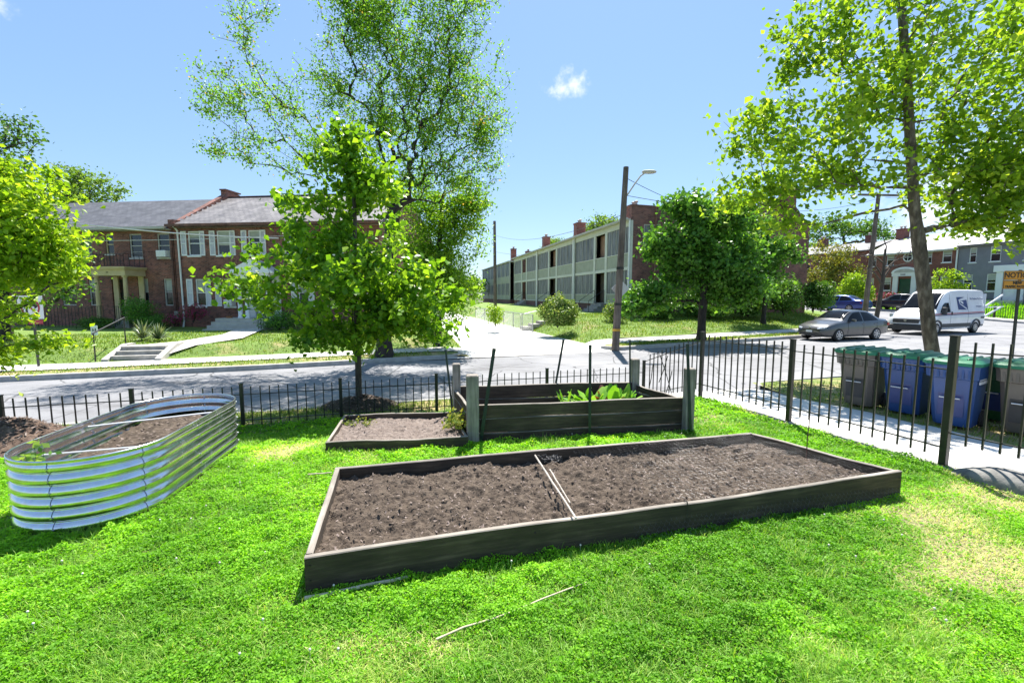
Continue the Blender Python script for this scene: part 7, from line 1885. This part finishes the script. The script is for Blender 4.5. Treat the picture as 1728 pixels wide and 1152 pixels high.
# white clover flowers
M['flower'] = m_noise('clover_flower', (.60, .52, .46), (.78, .72, .68), 60, .7)
fx_, fy_, rg = lawn_points(620, 1.8, 6.5, 901, 1); fm = MB()
keep = rg.random(len(fx_)) < np.where(fx_ < -1.2, .42, .16)
for x, y in zip(fx_[keep], fy_[keep]):
    z = float(zl_np(np.array([x]), np.array([y]))[0])+.055; fm.lathe((x, y, z), [(.0015, -.05), (.0015, -.004), (.006, 0), (.0075, .004), (.005, .010), (.001, .012)], 6)
tag(fm.build('clover_flowers', M['flower'], smooth=60), kind='stuff')
# coarser grass on the verges and far lawns: short blades, one object each
def far_grass(name, pts, mat, L0, w, seed):
    rg = np.random.default_rng(seed); n = len(pts); a = rg.uniform(0, 6.283, n); lean = rg.uniform(.1, .9, n); L = L0*rg.uniform(.5, 1.3, n); d = np.stack([np.cos(a)*np.sin(lean), np.sin(a)*np.sin(lean), np.cos(lean)], 1); sd = np.stack([-np.sin(a), np.cos(a), np.zeros(n)], 1)*w
    tip = pts+d*L[:, None]; V = np.stack([pts-sd, pts+sd, tip+sd*.25, tip-sd*.25], 1).reshape(-1, 3); F = np.arange(n)[:, None]*4+np.arange(4)
    return tag(np_mesh(name, V, F, mat, attr=np.clip(rg.normal(.42, .22, n)+.5*(fbm(pts[:, 0]*.9, pts[:, 1]*.9, 5)-.45), 0, 1)), kind='stuff')
M['blade_far'] = m_leaf('grass_blade_far', [(0, (.11, .20, .02)), (.55, (.19, .30, .04)), (.85, (.30, .34, .08)), (1, (.50, .40, .20))], .42, .5, (1.2, 1.15, .5))
rg = np.random.default_rng(5)
def uvpts(n, u0, u1, v0, v1, zf):
    u = u0+(u1-u0)*rg.random(n); v = v0+(v1-v0)*rg.random(n); return np.stack([u*UD.x-v*-VD.x, u*UD.y+v*VD.y, np.array([zf(a, b) for a, b in zip(u, v)])], 1), u, v
p, u, v = uvpts(30000, -26, 6, 19.05, 27, lambda u, v: zleft(u, v)-.01); far_grass('bank_grass', p[(u < .0843*v+2.1) & (v > 20.3+np.clip(-1.15+1.15*(u+9)/11, -1.15, 0))], M['blade_far'], .09, .016, 1)
p, u, v = uvpts(9000, -24, 2.2, 16.4, 18.7, lambda u, v: -.37); kk_ = np.array([kfar(x) for x in u]); far_grass('verge_grass', p[(v > kk_+.2) & (v < 18.6+np.clip(-1.15+1.15*(u+9)/11, -1.15, 0))], M['blade_far'], .07, .013, 2)
u = 10+24*rg.random(30000); k_ = np.array([kfar(x) for x in u]); dv = 2.7+8.5*rg.random(30000); v = k_+dv
p = np.stack([u*UD.x+v*VD.x, u*UD.y+v*VD.y, np.array([zright(a, b) for a, b in zip(u, v)])+.01], 1); far_grass('lawn_grass', p, M['blade_far'], .09, .017, 3)
u = 10.6+24*rg.random(7000); v = np.array([kfar(x) for x in u])+.2+1.0*rg.random(7000)
p = np.stack([u*UD.x+v*VD.x, u*UD.y+v*VD.y, np.array([zroad(x) for x in u])+.13], 1); far_grass('verge_grass', p, M['blade_far'], .08, .014, 4)
x = -8+11*rg.random(9000); y = fine_fence_v(x)+.05+1.1*rg.random(9000); far_grass('verge_grass', np.stack([x, y, np.full(9000, -.37)], 1), M['blade_far'], .07, .007, 6)
p, u, v = uvpts(7000, 49.4, 55, 16, 36, lambda u, v: zfar(u, v)-.02); far_grass('tall_grass', p, M['clover'], .45, .035, 7)
x = 5+8*rg.random(9000); y = 5+6.5*rg.random(9000); fxx = np.array([fence_x(b) for b in y]); uu = x*UD.x+y*UD.y; vv_ = x*VD.x+y*VD.y
k_ = (x > fxx+3.25) & (vv_ < 9.0); far_grass('verge_grass', np.stack([x, y, np.full(9000, -.33)], 1)[k_], M['blade_far'], .08, .008, 8)
# ================================================================ CAMERA, SUN, SKY
cam = bpy.data.cameras.new('camera'); cam.sensor_width = 36.0; cam.lens = FOC/1728*36.0; cam.clip_end = 4000; cam.clip_start = .05
co = bpy.data.objects.new('camera', cam); COL.objects.link(co); co.location = (0, 0, EYE); co.rotation_euler = (math.pi/2-PITCH, 0, 0); S.camera = co
SAZ, SEL = math.atan2(.20, .98), R(61)
sd_ = Vector((math.sin(SAZ)*math.cos(SEL), math.cos(SAZ)*math.cos(SEL), math.sin(SEL)))
sl_ = bpy.data.lights.new('sun', 'SUN'); sl_.energy = 4.8; sl_.angle = R(.53); sl_.color = (1.0, .955, .88)
so_ = bpy.data.objects.new('sun', sl_); COL.objects.link(so_); so_.rotation_euler = sd_.to_track_quat('Z', 'Y').to_euler(); so_.location = (10, 30, 40)
w = bpy.data.worlds.new('World'); S.world = w; w.use_nodes = True; nt = w.node_tree; bg = nt.nodes['Background']
sk = nt.nodes.new('ShaderNodeTexSky'); sk.sky_type = 'NISHITA'; sk.sun_disc = False; sk.sun_elevation = SEL; sk.sun_rotation = SAZ; sk.altitude = 20; sk.air_density = 1.0; sk.dust_density = .35; sk.ozone_density = 2.0
# a small cloud and a pale bank low at the right, as part of the sky itself (by direction)
tc = nt.nodes.new('ShaderNodeTexCoord'); nz = nt.nodes.new('ShaderNodeTexNoise'); nz.inputs['Scale'].default_value = 26; nz.inputs['Detail'].default_value = 9; nz.inputs['Roughness'].default_value = .62
nt.links.new(tc.outputs['Generated'], nz.inputs['Vector'])
def blob(px, py, r, soft, amt=.10):
    d = Vector(ray(px, py)).normalized(); vs = nt.nodes.new('ShaderNodeVectorMath'); vs.operation = 'DISTANCE'; vs.inputs[1].default_value = d; nt.links.new(tc.outputs['Generated'], vs.inputs[0])
    ad = nt.nodes.new('ShaderNodeMath'); ad.operation = 'MULTIPLY_ADD'; ad.inputs[1].default_value = amt; nt.links.new(nz.outputs['Fac'], ad.inputs[0]); nt.links.new(vs.outputs['Value'], ad.inputs[2])
    mr = nt.nodes.new('ShaderNodeMapRange'); mr.interpolation_type = 'SMOOTHSTEP'; nt.links.new(ad.outputs[0], mr.inputs['Value']); mr.inputs['From Min'].default_value = r+amt*.5; mr.inputs['From Max'].default_value = r+amt*.5-soft; return mr.outputs[0]
acc = None
for a in ((932, 155, .018, .034, .10), (950, 150, .026, .040, .10), (968, 143, .024, .038, .10), (984, 131, .014, .030, .09), (1640, 330, .10, .12, .16), (1560, 370, .07, .08, .16), (1700, 260, .05, .07, .16), (2, 4, .016, .03, .07)):
    o_ = blob(*a)
    if acc is None: acc = o_
    else:
        mx = nt.nodes.new('ShaderNodeMath'); mx.operation = 'MAXIMUM'; nt.links.new(acc, mx.inputs[0]); nt.links.new(o_, mx.inputs[1]); acc = mx.outputs[0]
ml = nt.nodes.new('ShaderNodeMath'); ml.operation = 'MULTIPLY'; ml.inputs[1].default_value = .85; nt.links.new(acc, ml.inputs[0])
mix = nt.nodes.new('ShaderNodeMix'); mix.data_type = 'RGBA'; nt.links.new(ml.outputs[0], mix.inputs[0]); fm_ = nt.nodes.new('ShaderNodeMix'); fm_.data_type = 'RGBA'; fm_.inputs[0].default_value = .55; nt.links.new(sk.outputs[0], fm_.inputs[6]); fm_.inputs[7].default_value = (1.40, 2.52, 4.2, 1); nt.links.new(fm_.outputs[2], mix.inputs[6]); mix.inputs[7].default_value = (5.8, 6.0, 6.4, 1)
nt.links.new(mix.outputs[2], bg.inputs['Color']); bg.inputs['Strength'].default_value = .085
vs_ = S.view_settings; vs_.view_transform = 'Standard'; vs_.look = 'None'; vs_.gamma = 1.0; vs_.use_curve_mapping = False; vs_.exposure = 1.36
S.display_settings.display_device = 'sRGB'
S.cycles.max_bounces = 8; S.cycles.transmission_bounces = 6; S.cycles.use_denoising = True
